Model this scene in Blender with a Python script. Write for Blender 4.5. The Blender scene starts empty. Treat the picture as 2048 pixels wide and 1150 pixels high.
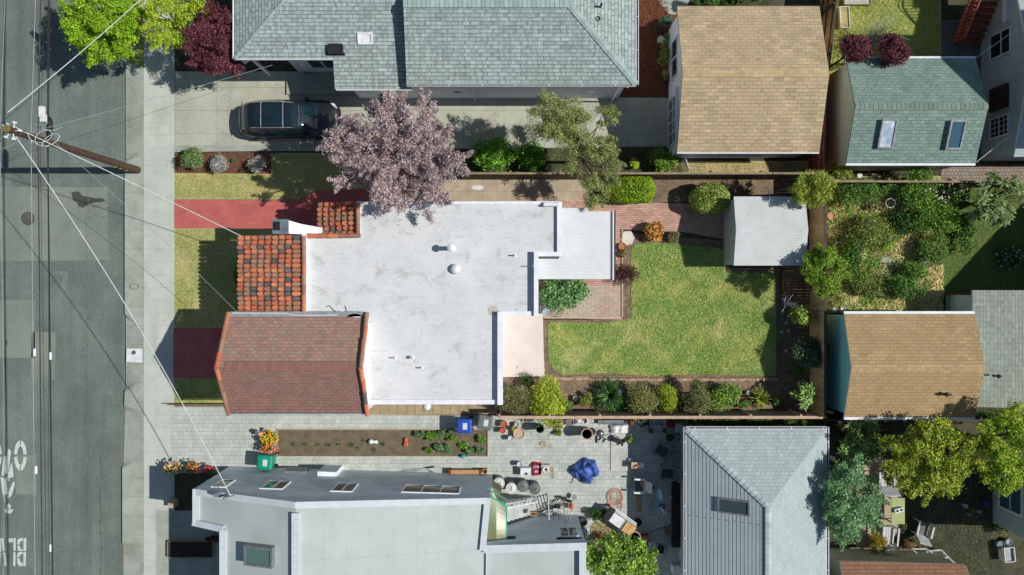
import bpy, math, random
import numpy as np
from mathutils import Vector
random.seed(7); RNG=np.random.default_rng(7)
# ---------------------------------------------------------------- camera, sky, sun
H=38.0; S=0.025                      # camera height (m); metres per plan unit on the ground
SC=bpy.context.scene
COL=SC.collection
cam=bpy.data.cameras.new("Camera"); camo=bpy.data.objects.new("Camera",cam); COL.objects.link(camo)
camo.location=(0,0,H); camo.rotation_euler=(0,0,0)
cam.sensor_width=36; cam.lens=36*H/(2048*S); cam.clip_end=2000; cam.clip_start=.5
SC.camera=camo
SUN_EL=math.radians(47.7)            # the sun stands due east (+x)
w=bpy.data.worlds.new("World"); SC.world=w; w.use_nodes=True
nt=w.node_tree; bg=nt.nodes["Background"]
sky=nt.nodes.new("ShaderNodeTexSky"); sky.sky_type='NISHITA'; sky.sun_disc=False
sky.sun_elevation=SUN_EL; sky.sun_rotation=math.radians(90); sky.air_density=1.2; sky.dust_density=.5
nt.links.new(sky.outputs[0],bg.inputs[0]); bg.inputs[1].default_value=.06
sl=bpy.data.lights.new("Sun",'SUN'); sl.energy=4.0; sl.angle=math.radians(.5); sl.color=(1,.965,.9)
so=bpy.data.objects.new("Sun",sl); COL.objects.link(so)
so.rotation_euler=(0,math.radians(90)-SUN_EL,0); so.location=(40,0,40)
SC.view_settings.view_transform='Standard'; SC.view_settings.look='None'
SC.view_settings.exposure=.08; SC.view_settings.gamma=1
# ---------------------------------------------------------------- helpers
def c(r,g,b):
    f=lambda v:(v/255/12.92 if v/255<=.04045 else ((v/255+.055)/1.055)**2.4)
    return (f(r),f(g),f(b),1)
def U(gx,gy,z=0):                    # plan units -> metres
    return ((gx-1024)*S,(575-gy)*S,z)
def T(px,py,h=0):                    # a point measured at height h -> plan units
    k=1-h/H
    return (1024+(px-1024)*k,575+(py-575)*k)
def TU(px,py,h=0):
    a,b=T(px,py,h); return U(a,b,h)
ORG={}
class MB:
    def __init__(s): s.v=[];s.f=[];s.mi=[];s.c=[]
    def add(s,vs,fs,mi=0,col=None):
        o=len(s.v); s.v+=[tuple(p) for p in vs]
        for f in fs: s.f.append(tuple(i+o for i in f)); s.mi.append(mi); s.c.append(col or (1,1,1,1))
    def box(s,x0,y0,z0,x1,y1,z1,mi=0,col=None):
        s.add([(x0,y0,z0),(x1,y0,z0),(x1,y1,z0),(x0,y1,z0),(x0,y0,z1),(x1,y0,z1),(x1,y1,z1),(x0,y1,z1)],
              [(0,3,2,1),(4,5,6,7),(0,1,5,4),(1,2,6,5),(2,3,7,6),(3,0,4,7)],mi,col); return s
    def obox(s,cx,cy,z0,z1,lx,ly,rot=0,mi=0,col=None):
        ca,sa=math.cos(rot),math.sin(rot); P=[(-lx/2,-ly/2),(lx/2,-ly/2),(lx/2,ly/2),(-lx/2,ly/2)]
        return s.prism([(cx+a*ca-b*sa,cy+a*sa+b*ca) for a,b in P],z0,z1,mi,col)
    def prism(s,pts,z0,z1,mi=0,col=None):
        a=sum(pts[i][0]*pts[(i+1)%len(pts)][1]-pts[(i+1)%len(pts)][0]*pts[i][1] for i in range(len(pts)))
        if a<0: pts=pts[::-1]
        n=len(pts); s.add([(x,y,z0) for x,y in pts]+[(x,y,z1) for x,y in pts],
            [tuple(range(n-1,-1,-1)),tuple(range(n,2*n))]+[(i,(i+1)%n,n+(i+1)%n,n+i) for i in range(n)],mi,col); return s
    def slab(s,pts,t,mi=0,mis=None,col=None):   # pts: any planar roof polygon (top), thickness t downwards
        n=len(pts); nx=sum((pts[i][0]*pts[(i+1)%n][1]-pts[(i+1)%n][0]*pts[i][1]) for i in range(n))
        if nx<0: pts=pts[::-1]
        low=[(x,y,z-t) for x,y,z in pts]; mis=mi if mis is None else mis
        o=len(s.v); s.v+=[tuple(p) for p in pts]+low
        s.f.append(tuple(range(o,o+n))); s.mi.append(mi); s.c.append(col or (1,1,1,1))
        s.f.append(tuple(range(o+2*n-1,o+n-1,-1))); s.mi.append(mis); s.c.append((1,1,1,1))
        for i in range(n):
            j=(i+1)%n; s.f.append((o+j,o+i,o+n+i,o+n+j)); s.mi.append(mis); s.c.append((1,1,1,1))
        return s
    def tube(s,path,r,n=6,mi=0,col=None,cap=True):
        P=[Vector(p) for p in path]; m=len(P); rs=r if isinstance(r,(list,tuple)) else [r]*m
        vs=[];fs=[]; ref=None
        for i,p in enumerate(P):
            d=(P[min(i+1,m-1)]-P[max(i-1,0)]); d=d.normalized() if d.length>1e-9 else Vector((0,0,1))
            if ref is None: ref=Vector((0,0,1)) if abs(d.z)<.9 else Vector((1,0,0))
            a=d.cross(ref); 
            if a.length<1e-6: a=d.cross(Vector((0,1,.3)))
            a.normalize(); b=a.cross(d).normalized(); ref=b
            for k in range(n):
                t=2*math.pi*k/n; vs.append(p+a*(math.cos(t)*rs[i])+b*(math.sin(t)*rs[i]))
        for i in range(m-1):
            for k in range(n): fs.append((i*n+k,i*n+(k+1)%n,(i+1)*n+(k+1)%n,(i+1)*n+k))
        if cap: fs.append(tuple(range(n-1,-1,-1))); fs.append(tuple(range((m-1)*n,m*n)))
        s.add(vs,fs,mi,col); return s
    def lathe(s,cx,cy,prof,n=16,mi=0,col=None,cap=True,sx=1,sy=1):   # prof: list (r,z)
        vs=[];fs=[]
        for r,z in prof:
            for k in range(n):
                t=2*math.pi*k/n; vs.append((cx+r*sx*math.cos(t),cy+r*sy*math.sin(t),z))
        m=len(prof)
        for i in range(m-1):
            for k in range(n): fs.append((i*n+k,i*n+(k+1)%n,(i+1)*n+(k+1)%n,(i+1)*n+k))
        if cap: fs.append(tuple(range(n-1,-1,-1))); fs.append(tuple(range((m-1)*n,m*n)))
        s.add(vs,fs,mi,col); return s
    def build(s,name,mats,parent=None,smooth=False,label=None,cat=None,group=None,kind=None,loc=None,bevel=0):
        if not isinstance(mats,(list,tuple)): mats=[mats]
        if parent is not None: org=ORG[parent]
        elif loc is not None: org=Vector(loc)
        else: org=Vector((0,0,0))
        me=bpy.data.meshes.new(name); me.from_pydata([(x-org[0],y-org[1],z-org[2]) for x,y,z in s.v],[],s.f)
        for m in mats: me.materials.append(m)
        me.polygons.foreach_set("material_index",s.mi)
        if any(cc!=(1,1,1,1) for cc in s.c):
            at=me.color_attributes.new("Col",'FLOAT_COLOR','CORNER'); arr=np.array(s.c,dtype=np.float32)
            ln=np.empty(len(s.f),dtype=np.int32); me.polygons.foreach_get("loop_total",ln)
            at.data.foreach_set("color",np.repeat(arr,ln,axis=0).ravel())
        if smooth: me.polygons.foreach_set("use_smooth",[True]*len(s.f))
        me.update()
        o=bpy.data.objects.new(name,me); COL.objects.link(o)
        if parent is not None: o.parent=parent
        else: o.location=org
        ORG[o]=org
        if bevel:
            b=o.modifiers.new("Bevel",'BEVEL'); b.width=bevel; b.segments=2; b.limit_method='ANGLE'
        setp(o,label,cat,group,kind); return o
def setp(o,label=None,cat=None,group=None,kind=None):
    if label: o["label"]=label
    if cat: o["category"]=cat
    if group: o["group"]=group
    if kind: o["kind"]=kind
def thing(name,label,cat,loc=(0,0,0),group=None):
    o=bpy.data.objects.new(name,None); COL.objects.link(o); o.empty_display_size=.2
    o.location=loc; ORG[o]=Vector(loc); setp(o,label,cat,group); return o
def dup(root,loc,rot=0,label=None,group=None,scale=None):
    r=root.copy(); COL.objects.link(r); r.location=loc; r.rotation_euler=(0,0,rot); ORG[r]=Vector(loc)
    if scale: r.scale=(scale,)*3
    if label: r["label"]=label
    if group: r["group"]=group
    for ch in list(root.children):
        k=ch.copy(); COL.objects.link(k); k.parent=r
        for g in list(ch.children):
            d=g.copy(); COL.objects.link(d); d.parent=k
    return r
# ---------------------------------------------------------------- materials
def _n(t,k,**kw):
    n=t.nodes.new(k)
    for a,b in kw.items(): setattr(n,a,b)
    return n
def mat(name,c1,c2=None,ns=2.,fine=40.,fa=.25,rough=.85,bump=.3,metal=0.,brick=None,brick2=None,attr=False,lo=.4,hi=.6,spec=.3,
        stain=None,wave=None,streak=None,cracks=None,stain2=None):
    m=bpy.data.materials.new(name); m.use_nodes=True; t=m.node_tree; L=t.links.new
    bs=t.nodes["Principled BSDF"]; bs.inputs["Roughness"].default_value=rough; bs.inputs["Metallic"].default_value=metal
    bs.inputs["Specular IOR Level"].default_value=spec
    tc=_n(t,"ShaderNodeTexCoord"); co=tc.outputs["Object"]; c2=c2 or c1
    n1=_n(t,"ShaderNodeTexNoise"); n1.inputs["Scale"].default_value=ns; n1.inputs["Detail"].default_value=6; n1.inputs["Roughness"].default_value=.65; L(co,n1.inputs["Vector"])
    mr=_n(t,"ShaderNodeMapRange"); mr.inputs[1].default_value=lo; mr.inputs[2].default_value=hi; L(n1.outputs[0],mr.inputs[0])
    mx=_n(t,"ShaderNodeMix",data_type='RGBA'); mx.inputs[6].default_value=c1; mx.inputs[7].default_value=c2; L(mr.outputs[0],mx.inputs[0])
    cur=mx.outputs[2]
    if attr:
        at=_n(t,"ShaderNodeAttribute",attribute_name="Col"); mm=_n(t,"ShaderNodeMix",data_type='RGBA',blend_type='MULTIPLY'); mm.inputs[0].default_value=1
        L(cur,mm.inputs[6]); L(at.outputs[0],mm.inputs[7]); cur=mm.outputs[2]
    if stain:      # (colour, scale, lo, hi, amount): blotches with a shape of their own
        n3=_n(t,"ShaderNodeTexNoise"); n3.inputs["Scale"].default_value=stain[1]; n3.inputs["Detail"].default_value=8; n3.inputs["Roughness"].default_value=.7
        n3.inputs["Distortion"].default_value=.6; L(co,n3.inputs["Vector"])
        m3=_n(t,"ShaderNodeMapRange"); m3.inputs[1].default_value=stain[2]; m3.inputs[2].default_value=stain[3]; m3.inputs[4].default_value=stain[4]; L(n3.outputs[0],m3.inputs[0])
        x3=_n(t,"ShaderNodeMix",data_type='RGBA'); x3.inputs[7].default_value=stain[0]; L(m3.outputs[0],x3.inputs[0]); L(cur,x3.inputs[6]); cur=x3.outputs[2]
    if stain2:
        n3=_n(t,"ShaderNodeTexNoise"); n3.inputs["Scale"].default_value=stain2[1]; n3.inputs["Detail"].default_value=9; n3.inputs["Roughness"].default_value=.75
        mp=_n(t,"ShaderNodeMapping"); mp.inputs["Location"].default_value=(7.3,2.1,0); L(co,mp.inputs["Vector"]); L(mp.outputs[0],n3.inputs["Vector"])
        m3=_n(t,"ShaderNodeMapRange"); m3.inputs[1].default_value=stain2[2]; m3.inputs[2].default_value=stain2[3]; m3.inputs[4].default_value=stain2[4]; L(n3.outputs[0],m3.inputs[0])
        x3=_n(t,"ShaderNodeMix",data_type='RGBA'); x3.inputs[7].default_value=stain2[0]; L(m3.outputs[0],x3.inputs[0]); L(cur,x3.inputs[6]); cur=x3.outputs[2]
    if cracks:     # (colour, scale, width, amount, stretch)
        n4=_n(t,"ShaderNodeTexNoise"); n4.inputs["Scale"].default_value=cracks[1]; n4.inputs["Detail"].default_value=5; n4.inputs["Roughness"].default_value=.6; n4.inputs["Distortion"].default_value=.4
        mp=_n(t,"ShaderNodeMapping"); mp.inputs["Scale"].default_value=cracks[4]; L(co,mp.inputs["Vector"]); L(mp.outputs[0],n4.inputs["Vector"])
        a1=_n(t,"ShaderNodeMath",operation='SUBTRACT'); a1.inputs[1].default_value=.5; L(n4.outputs[0],a1.inputs[0]); a2=_n(t,"ShaderNodeMath",operation='ABSOLUTE'); L(a1.outputs[0],a2.inputs[0])
        m4=_n(t,"ShaderNodeMapRange"); m4.inputs[1].default_value=0; m4.inputs[2].default_value=cracks[2]; m4.inputs[3].default_value=cracks[3]; m4.inputs[4].default_value=0; L(a2.outputs[0],m4.inputs[0])
        n5=_n(t,"ShaderNodeTexNoise"); n5.inputs["Scale"].default_value=.8; L(co,n5.inputs["Vector"]); m5=_n(t,"ShaderNodeMapRange"); m5.inputs[1].default_value=.45; m5.inputs[2].default_value=.6; L(n5.outputs[0],m5.inputs[0])
        mm4=_n(t,"ShaderNodeMath",operation='MULTIPLY'); L(m4.outputs[0],mm4.inputs[0]); L(m5.outputs[0],mm4.inputs[1])
        x4=_n(t,"ShaderNodeMix",data_type='RGBA'); x4.inputs[7].default_value=cracks[0]; L(mm4.outputs[0],x4.inputs[0]); L(cur,x4.inputs[6]); cur=x4.outputs[2]
    if streak:     # (scale, amount, (sx,sy,sz))
        n6=_n(t,"ShaderNodeTexNoise"); n6.inputs["Scale"].default_value=streak[0]; n6.inputs["Detail"].default_value=6; n6.inputs["Roughness"].default_value=.7
        mp=_n(t,"ShaderNodeMapping"); mp.inputs["Scale"].default_value=streak[2]; L(co,mp.inputs["Vector"]); L(mp.outputs[0],n6.inputs["Vector"])
        m6=_n(t,"ShaderNodeMapRange"); m6.inputs[1].default_value=.3; m6.inputs[2].default_value=.7; m6.inputs[3].default_value=1-streak[1]; m6.inputs[4].default_value=1+streak[1]; L(n6.outputs[0],m6.inputs[0])
        x6=_n(t,"ShaderNodeMix",data_type='RGBA',blend_type='MULTIPLY'); x6.inputs[0].default_value=1; L(cur,x6.inputs[6]); L(m6.outputs[0],x6.inputs[7]); cur=x6.outputs[2]
    hgt=None
    for bk in (brick,brick2):
        if not bk: continue
        # bk: dict(w,h,m,a,b,mc,rot,off)
        mp=_n(t,"ShaderNodeMapping"); mp.inputs["Rotation"].default_value=(0,0,bk.get('rot',0)); mp.inputs["Location"].default_value=bk.get('loc',(0,0,0)); L(co,mp.inputs["Vector"])
        b=_n(t,"ShaderNodeTexBrick"); b.offset=bk.get('off',.5); b.offset_frequency=2; b.inputs["Scale"].default_value=1
        b.inputs["Brick Width"].default_value=bk['w']; b.inputs["Row Height"].default_value=bk['h']; b.inputs["Mortar Size"].default_value=bk['m']; b.inputs["Mortar Smooth"].default_value=.2
        b.inputs["Color1"].default_value=bk['a']; b.inputs["Color2"].default_value=bk['b']; b.inputs["Mortar"].default_value=bk['mc']; b.inputs["Bias"].default_value=bk.get('bias',0)
        if bk.get('warp'):
            nw=_n(t,"ShaderNodeTexNoise"); nw.inputs["Scale"].default_value=1.5; L(co,nw.inputs["Vector"])
            vm=_n(t,"ShaderNodeVectorMath",operation='MULTIPLY_ADD'); vm.inputs[1].default_value=(bk['warp'],)*3; L(nw.outputs["Color"],vm.inputs[0]); L(mp.outputs[0],vm.inputs[2]); L(vm.outputs[0],b.inputs["Vector"])
        else: L(mp.outputs[0],b.inputs["Vector"])
        mb=_n(t,"ShaderNodeMix",data_type='RGBA',blend_type='MULTIPLY'); mb.inputs[0].default_value=1; L(cur,mb.inputs[6]); L(b.outputs["Color"],mb.inputs[7]); cur=mb.outputs[2]
        hgt=b.outputs["Fac"] if hgt is None else hgt
    if wave:       # (scale, lo multiplier, rot) fine boards or ribs
        mp=_n(t,"ShaderNodeMapping"); mp.inputs["Rotation"].default_value=(0,0,wave[2]); L(co,mp.inputs["Vector"])
        wv=_n(t,"ShaderNodeTexWave",wave_type='BANDS',bands_direction='X',wave_profile='SIN'); wv.inputs["Scale"].default_value=wave[0]; L(mp.outputs[0],wv.inputs["Vector"])
        wr=_n(t,"ShaderNodeMapRange"); wr.inputs[1].default_value=0; wr.inputs[2].default_value=.3; wr.inputs[3].default_value=wave[1]; wr.inputs[4].default_value=1; L(wv.outputs["Fac"],wr.inputs[0])
        mw=_n(t,"ShaderNodeMix",data_type='RGBA',blend_type='MULTIPLY'); mw.inputs[0].default_value=1; L(cur,mw.inputs[6]); L(wr.outputs[0],mw.inputs[7]); cur=mw.outputs[2]
    n2=_n(t,"ShaderNodeTexNoise"); n2.inputs["Scale"].default_value=fine; n2.inputs["Detail"].default_value=3; n2.inputs["Roughness"].default_value=.8; L(co,n2.inputs["Vector"])
    m2=_n(t,"ShaderNodeMapRange"); m2.inputs[1].default_value=.3; m2.inputs[2].default_value=.7; m2.inputs[3].default_value=1-fa; m2.inputs[4].default_value=1+fa; L(n2.outputs[0],m2.inputs[0])
    mf=_n(t,"ShaderNodeMix",data_type='RGBA',blend_type='MULTIPLY'); mf.inputs[0].default_value=1; L(cur,mf.inputs[6]); L(m2.outputs[0],mf.inputs[7])
    L(mf.outputs[2],bs.inputs["Base Color"])
    if bump:
        bp=_n(t,"ShaderNodeBump"); bp.inputs["Strength"].default_value=bump; bp.inputs["Distance"].default_value=.02; L(n2.outputs[0],bp.inputs["Height"])
        if hgt is not None:
            iv=_n(t,"ShaderNodeMath",operation='SUBTRACT'); iv.inputs[0].default_value=1; L(hgt,iv.inputs[1])
            b2=_n(t,"ShaderNodeBump"); b2.inputs["Strength"].default_value=.5; b2.inputs["Distance"].default_value=.012; L(iv.outputs[0],b2.inputs["Height"]); L(bp.outputs[0],b2.inputs["Normal"]); L(b2.outputs[0],bs.inputs["Normal"])
        else: L(bp.outputs[0],bs.inputs["Normal"])
    return m
def leafmat(name,tr=.35,gloss=.25):
    m=bpy.data.materials.new(name); m.use_nodes=True; t=m.node_tree; L=t.links.new
    bs=t.nodes["Principled BSDF"]; out=t.nodes["Material Output"]
    at=_n(t,"ShaderNodeAttribute",attribute_name="Col"); L(at.outputs[0],bs.inputs["Base Color"]); bs.inputs["Roughness"].default_value=.55; bs.inputs["Specular IOR Level"].default_value=gloss
    tl=_n(t,"ShaderNodeBsdfTranslucent"); L(at.outputs[0],tl.inputs[0]); mx=_n(t,"ShaderNodeMixShader"); mx.inputs[0].default_value=tr
    L(bs.outputs[0],mx.inputs[1]); L(tl.outputs[0],mx.inputs[2]); L(mx.outputs[0],out.inputs[0]); return m
def glass(name,col,rough=.08):
    return mat(name,col,fa=.05,bump=0,rough=rough,spec=.9)
HP=math.pi/2
W1=(1,1,1,1)
def g(v): return (v,v,v,1)
MT={}
def shingle(key,ca,cb,v1,v2,rot=0,w=.3,h=.14,mort=.35,w2=.16,ns=1.2,m=.012,st=None,hi2=.06,bias=0.,warp=0):
    MT[key]=mat(key,ca,cb,ns=ns,fine=45,fa=.16,rough=.95,bump=.25,lo=.3,hi=.7,stain=st,
        brick=dict(w=w,h=h,m=m,a=g(v1),b=g(v2),mc=g(mort),rot=rot,warp=warp),brick2=dict(w=w2,h=h,m=.0,a=g(1.+hi2),b=g(v1+.04),mc=g(1),rot=rot,off=.3,bias=bias))
# greys: upper house and neighbours
shingle('shingle_sage',c(158,171,168),c(143,156,153),.86,1.04,w=.5,h=.158,w2=.125,mort=.42,m=.016,hi2=.34,warp=.02)
shingle('shingle_sage_side',c(158,171,168),c(143,156,153),.86,1.04,rot=HP,w=.5,h=.158,w2=.125,mort=.42,m=.016,hi2=.34,warp=.02)
shingle('shingle_tan',c(196,176,142),c(176,156,124),.84,1.05,w=.38,h=.155,mort=.55,w2=.5,hi2=.1,warp=.012,st=(c(120,110,95),.7,.62,.75,.45))
shingle('shingle_orange',c(182,156,118),c(172,144,106),.88,1.0,w=.36,h=.15,mort=.6,w2=.42,hi2=.3,bias=.5,warp=.01)
shingle('shingle_green',c(134,156,146),c(120,142,133),.84,1.08,w=.32,h=.14,mort=.5,w2=.14,hi2=.1)
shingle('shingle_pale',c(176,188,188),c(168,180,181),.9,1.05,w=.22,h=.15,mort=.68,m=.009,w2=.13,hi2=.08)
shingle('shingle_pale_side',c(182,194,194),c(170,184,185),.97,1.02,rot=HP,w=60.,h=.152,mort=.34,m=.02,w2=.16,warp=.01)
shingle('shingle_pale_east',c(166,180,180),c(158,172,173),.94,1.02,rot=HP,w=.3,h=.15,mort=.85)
shingle('shingle_olive_side',c(160,166,154),c(148,156,145),.88,1.05,rot=HP,w=.5,h=.15,mort=.6,w2=.14,hi2=.15)
shingle('shingle_brown',c(150,112,90),c(138,104,84),.9,1.05,w=.5,h=.16,mort=.45)
shingle('shingle_brick',c(158,112,102),c(134,114,104),.88,1.06,w=.28,h=.14,mort=.62,ns=2.6)
shingle('shingle_red',c(178,130,116),c(148,136,122),.86,1.06,w=.28,h=.14,mort=.62,ns=2.6)
MT['ridge_sage']=mat('ridge_sage',c(160,178,173),c(150,168,163),fine=50,brick=dict(w=.2,h=2,m=.02,a=g(.9),b=g(1.05),mc=g(.35),off=0))
M_white=mat('white_paint',c(225,226,228),c(205,207,210),ns=3,fa=.06,rough=.6,bump=.1)
M_trim=mat('white_trim',c(228,229,232),c(214,216,220),ns=4,fa=.05,rough=.5,bump=.05)
M_dark=mat('dark_metal',c(40,42,46),c(28,30,34),fa=.2,rough=.6)
M_black=mat('black_rubber',c(22,22,24),fa=.2,rough=.8)
M_grey=mat('grey_metal',c(150,154,158),c(120,124,128),ns=6,fa=.1,rough=.5,metal=.3)
M_wallsage=mat('sage_wall',c(206,204,172),c(194,192,162),fa=.08)
M_wallblue=mat('blue_stucco',c(180,192,198),c(164,178,184),fa=.1,ns=3)
M_wallgrey=mat('grey_stucco',c(226,234,238),c(210,220,226),ns=.8,fine=30,fa=.06,streak=(1.2,.12,(.5,3,2)))
M_wallpale=mat('pale_wall',c(228,232,236),c(214,220,226),fa=.05)
M_teal=mat('teal_wall',c(150,216,216),c(140,206,208),ns=2,fa=.06)
M_glass=glass('window_glass',c(28,40,44)); M_glassb=glass('sky_glass',c(60,95,110)); M_glassw=mat('milky_glass',c(215,220,230),c(150,170,190),ns=2,fa=.1,rough=.15,spec=.9,bump=0)
M_asph=mat('asphalt',c(112,122,115),c(98,107,102),ns=.35,fine=22,fa=.3,rough=.9,stain=(c(146,152,142),7,.6,.7,.6),streak=(1.6,.16,(1,.04,1)),cracks=(c(60,62,58),1.1,.006,.7,(1.6,.5,1)))
M_asph2=mat('asphalt_patch',c(128,137,126),c(118,127,118),ns=.5,fine=30,fa=.16,rough=.9,streak=(1.2,.07,(1,.06,1)))
M_stain=mat('wet_stain',c(66,69,62),c(78,80,72),ns=3,fine=40,fa=.15,rough=.5)
M_walk=mat('sidewalk_concrete',c(191,196,186),c(180,187,178),ns=.7,fine=50,fa=.06,rough=.9,brick=dict(w=.775,h=.635,m=.006,a=g(1),b=g(.97),mc=g(.82),off=0),stain=(c(160,162,150),.5,.55,.7,.5),cracks=(c(120,122,112),.8,.004,.8,(1,1,1)),stain2=(c(158,160,150),7,.62,.72,.35))
M_apron=mat('apron_concrete',c(168,174,163),c(152,158,146),ns=.8,fine=50,fa=.1,stain=(c(130,134,122),.9,.52,.7,.6),stain2=(c(120,122,110),6,.6,.72,.4),cracks=(c(104,106,96),1.,.006,.8,(1,1,1)),brick=dict(w=5,h=.95,m=.006,a=g(1),b=g(.95),mc=g(.6),off=0))
M_drive=mat('driveway_concrete',c(183,184,170),c(170,170,154),ns=.5,fine=40,fa=.08,stain=(c(146,144,126),.6,.5,.75,.6),stain2=(c(150,148,132),5,.6,.72,.35),cracks=(c(110,108,94),.7,.005,.8,(1,1,1)),brick=dict(w=2.05,h=1.15,m=.009,a=g(1),b=g(.96),mc=g(.55),off=0,loc=(.4,.35,0)))
M_redcon=mat('red_concrete',c(190,104,98),c(174,92,88),ns=1.2,fine=50,fa=.08,stain=(c(192,120,112),1.4,.55,.75,.5),brick=dict(w=1.35,h=9,m=.012,a=g(1),b=g(.95),mc=g(1.3),off=0),stain2=(c(140,74,70),4,.58,.72,.4),cracks=(c(110,60,56),.9,.005,.7,(1,1,1)))
M_paver=mat('grey_pavers',c(194,198,190),c(174,182,177),ns=.6,fine=35,fa=.1,lo=.3,hi=.7,brick=dict(w=.31,h=.2,m=.009,a=g(1.06),b=g(.9),mc=g(.76)),brick2=dict(w=.26,h=.4,m=.008,a=g(1.03),b=g(.92),mc=g(.76),off=.35),stain=(c(205,205,192),.35,.5,.7,.5))
M_brick=mat('brick_paving',c(206,160,144),c(184,150,134),ns=1.5,fine=30,fa=.12,brick=dict(w=.22,h=.1,m=.01,a=g(1.1),b=g(.78),mc=g(.5)),stain=(c(190,178,160),.7,.52,.7,.6))
M_brickpale=mat('worn_brick_paving',c(196,158,142),c(178,162,146),ns=1.3,fine=30,fa=.1,brick=dict(w=.22,h=.11,m=.01,a=g(1.08),b=g(.84),mc=g(.62),off=0),stain=(c(196,190,170),.8,.45,.65,.7))
M_tanconc=mat('tan_concrete',c(182,168,146),c(168,152,130),ns=1.5,fine=40,fa=.1,brick=dict(w=.74,h=.6,m=.008,a=g(1.03),b=g(.95),mc=g(.6),off=0),stain=(c(150,134,112),1,.55,.7,.5))
M_pinkslab=mat('pink_slab',c(216,204,197),c(208,196,188),ns=1,fine=50,fa=.05,stain=(c(222,200,186),.8,.5,.7,.6))
M_bark=mat('bark_mulch',c(112,66,44),c(86,52,38),ns=6,fine=28,fa=.5,bump=.8)
M_mulch=mat('brown_mulch',c(118,78,60),c(92,66,52),ns=5,fine=30,fa=.5,bump=.8)
M_soil=mat('garden_soil',c(136,116,96),c(112,96,78),ns=2,fine=22,fa=.35,bump=.7)
M_soilb=mat('bed_soil',c(118,106,88),c(100,90,74),ns=2,fine=25,fa=.3,bump=.7)
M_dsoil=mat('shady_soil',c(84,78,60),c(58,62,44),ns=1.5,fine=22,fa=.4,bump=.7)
M_lawnb=mat('lawn_base',c(148,156,86),c(176,172,108),ns=1.1,fine=30,fa=.4,bump=.8,stain=(c(150,134,84),.6,.6,.68,.7))
M_lawnf=mat('front_lawn_base',c(160,160,98),c(182,172,122),ns=1.3,fine=30,fa=.35,bump=.8,lo=.35,hi=.65)
M_dry=mat('dry_grass_base',c(186,170,130),c(160,156,104),ns=2,fine=25,fa=.4,bump=.9)
M_wood=mat('fence_wood',c(150,126,102),c(128,106,84),ns=3,fine=20,fa=.25)
M_woodb=mat('brown_boards',c(140,98,60),c(104,72,46),ns=2,fine=14,fa=.3)
M_woodred=mat('red_boards',c(140,62,44),c(120,52,38),ns=3,fa=.2)
M_woodpale=mat('pale_timber',c(200,182,158),c(180,160,136),ns=4,fa=.15)
M_plank=mat('plank_wood',c(190,150,104),c(176,134,90),ns=4,fa=.12)
M_trunk=mat('bark_grey',c(104,88,74),c(78,66,56),ns=8,fine=20,fa=.35,bump=1)
M_polew=mat('pole_wood',c(92,74,60),c(70,56,46),ns=6,fine=20,fa=.3,bump=.6)
M_leaf=leafmat('leaf'); M_leafg=leafmat('leaf_glossy',.25,.6); M_grass=leafmat('grass_blade',.3,.2)
# ---------------------------------------------------------------- ground, street, paving
def sheet(name,pts,z,m,kind='structure'):
    b=MB(); b.slab([U(x,y,z) for x,y in pts],.03 if z>0 else .004,0); return b.build(name,m,kind=kind)
def rect(x0,y0,x1,y1): return [(x0,y0),(x1,y0),(x1,y1),(x0,y1)]
b=MB(); b.slab([(-250,-250,-.18),(250,-250,-.18),(250,250,-.18),(-250,250,-.18)],.05); b.build('ground',M_dsoil,kind='structure')
RZ=-.15
b=MB(); b.slab([U(-1500,-2500,RZ),U(247,-2500,RZ),U(247,3600,RZ),U(-1500,3600,RZ)],.02); b.build('street',M_asph,kind='structure')
for p in [[(-60,372),(212,374),(212,455),(216,520),(-60,523)],[(-60,600),(66,600),(66,716),(-60,716)],[(60,664),(108,664),(106,760),(58,760)],[(30,911),(70,911),(70,991),(28,990)]]:
    b=MB(); b.slab([U(x,y,RZ+.004) for x,y in p],.003); b.build('road_patch',M_asph2,kind='structure')
# irregular water stain by the kerb
random.seed(3); _p=[(140,384),(152,382),(164,392),(182,394),(204,397),(207,402),(190,404),(178,406),(170,410),(166,414),(154,413),(150,404),(142,400)]
pts=[]
for _i in range(len(_p)):
    (xa,ya),(xb,yb)=_p[_i],_p[(_i+1)%len(_p)]
    for _k in range(5): pts.append((xa+(xb-xa)*_k/5+random.uniform(-1.3,1.3),ya+(yb-ya)*_k/5+random.uniform(-1.1,1.1)))
b=MB(); b.slab([U(x,y,RZ+.008) for x,y in pts],.002); b.build('wet_stain',M_stain,kind='structure')
b=MB()
for i in range(26):
    x,y=random.uniform(176,216),random.uniform(398,436); r=random.uniform(.4,1.6)
    b.slab([U(x+r*math.cos(t),y+r*math.sin(t)*.8,RZ+.0085) for t in [k*1.05 for k in range(6)]],.002)
b.build('wet_spots',M_stain,kind='structure')
b=MB(); pf=[(105,543),(128,541),(132,546),(130,562),(126,582),(120,592),(114,586),(120,565),(122,550),(106,547)]
b.slab([U(x,y,RZ+.008) for x,y in pf],.002); b.build('faded_paint',mat('faded_paint',c(128,134,128),c(104,112,108),ns=9,fa=.2),kind='structure')
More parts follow.
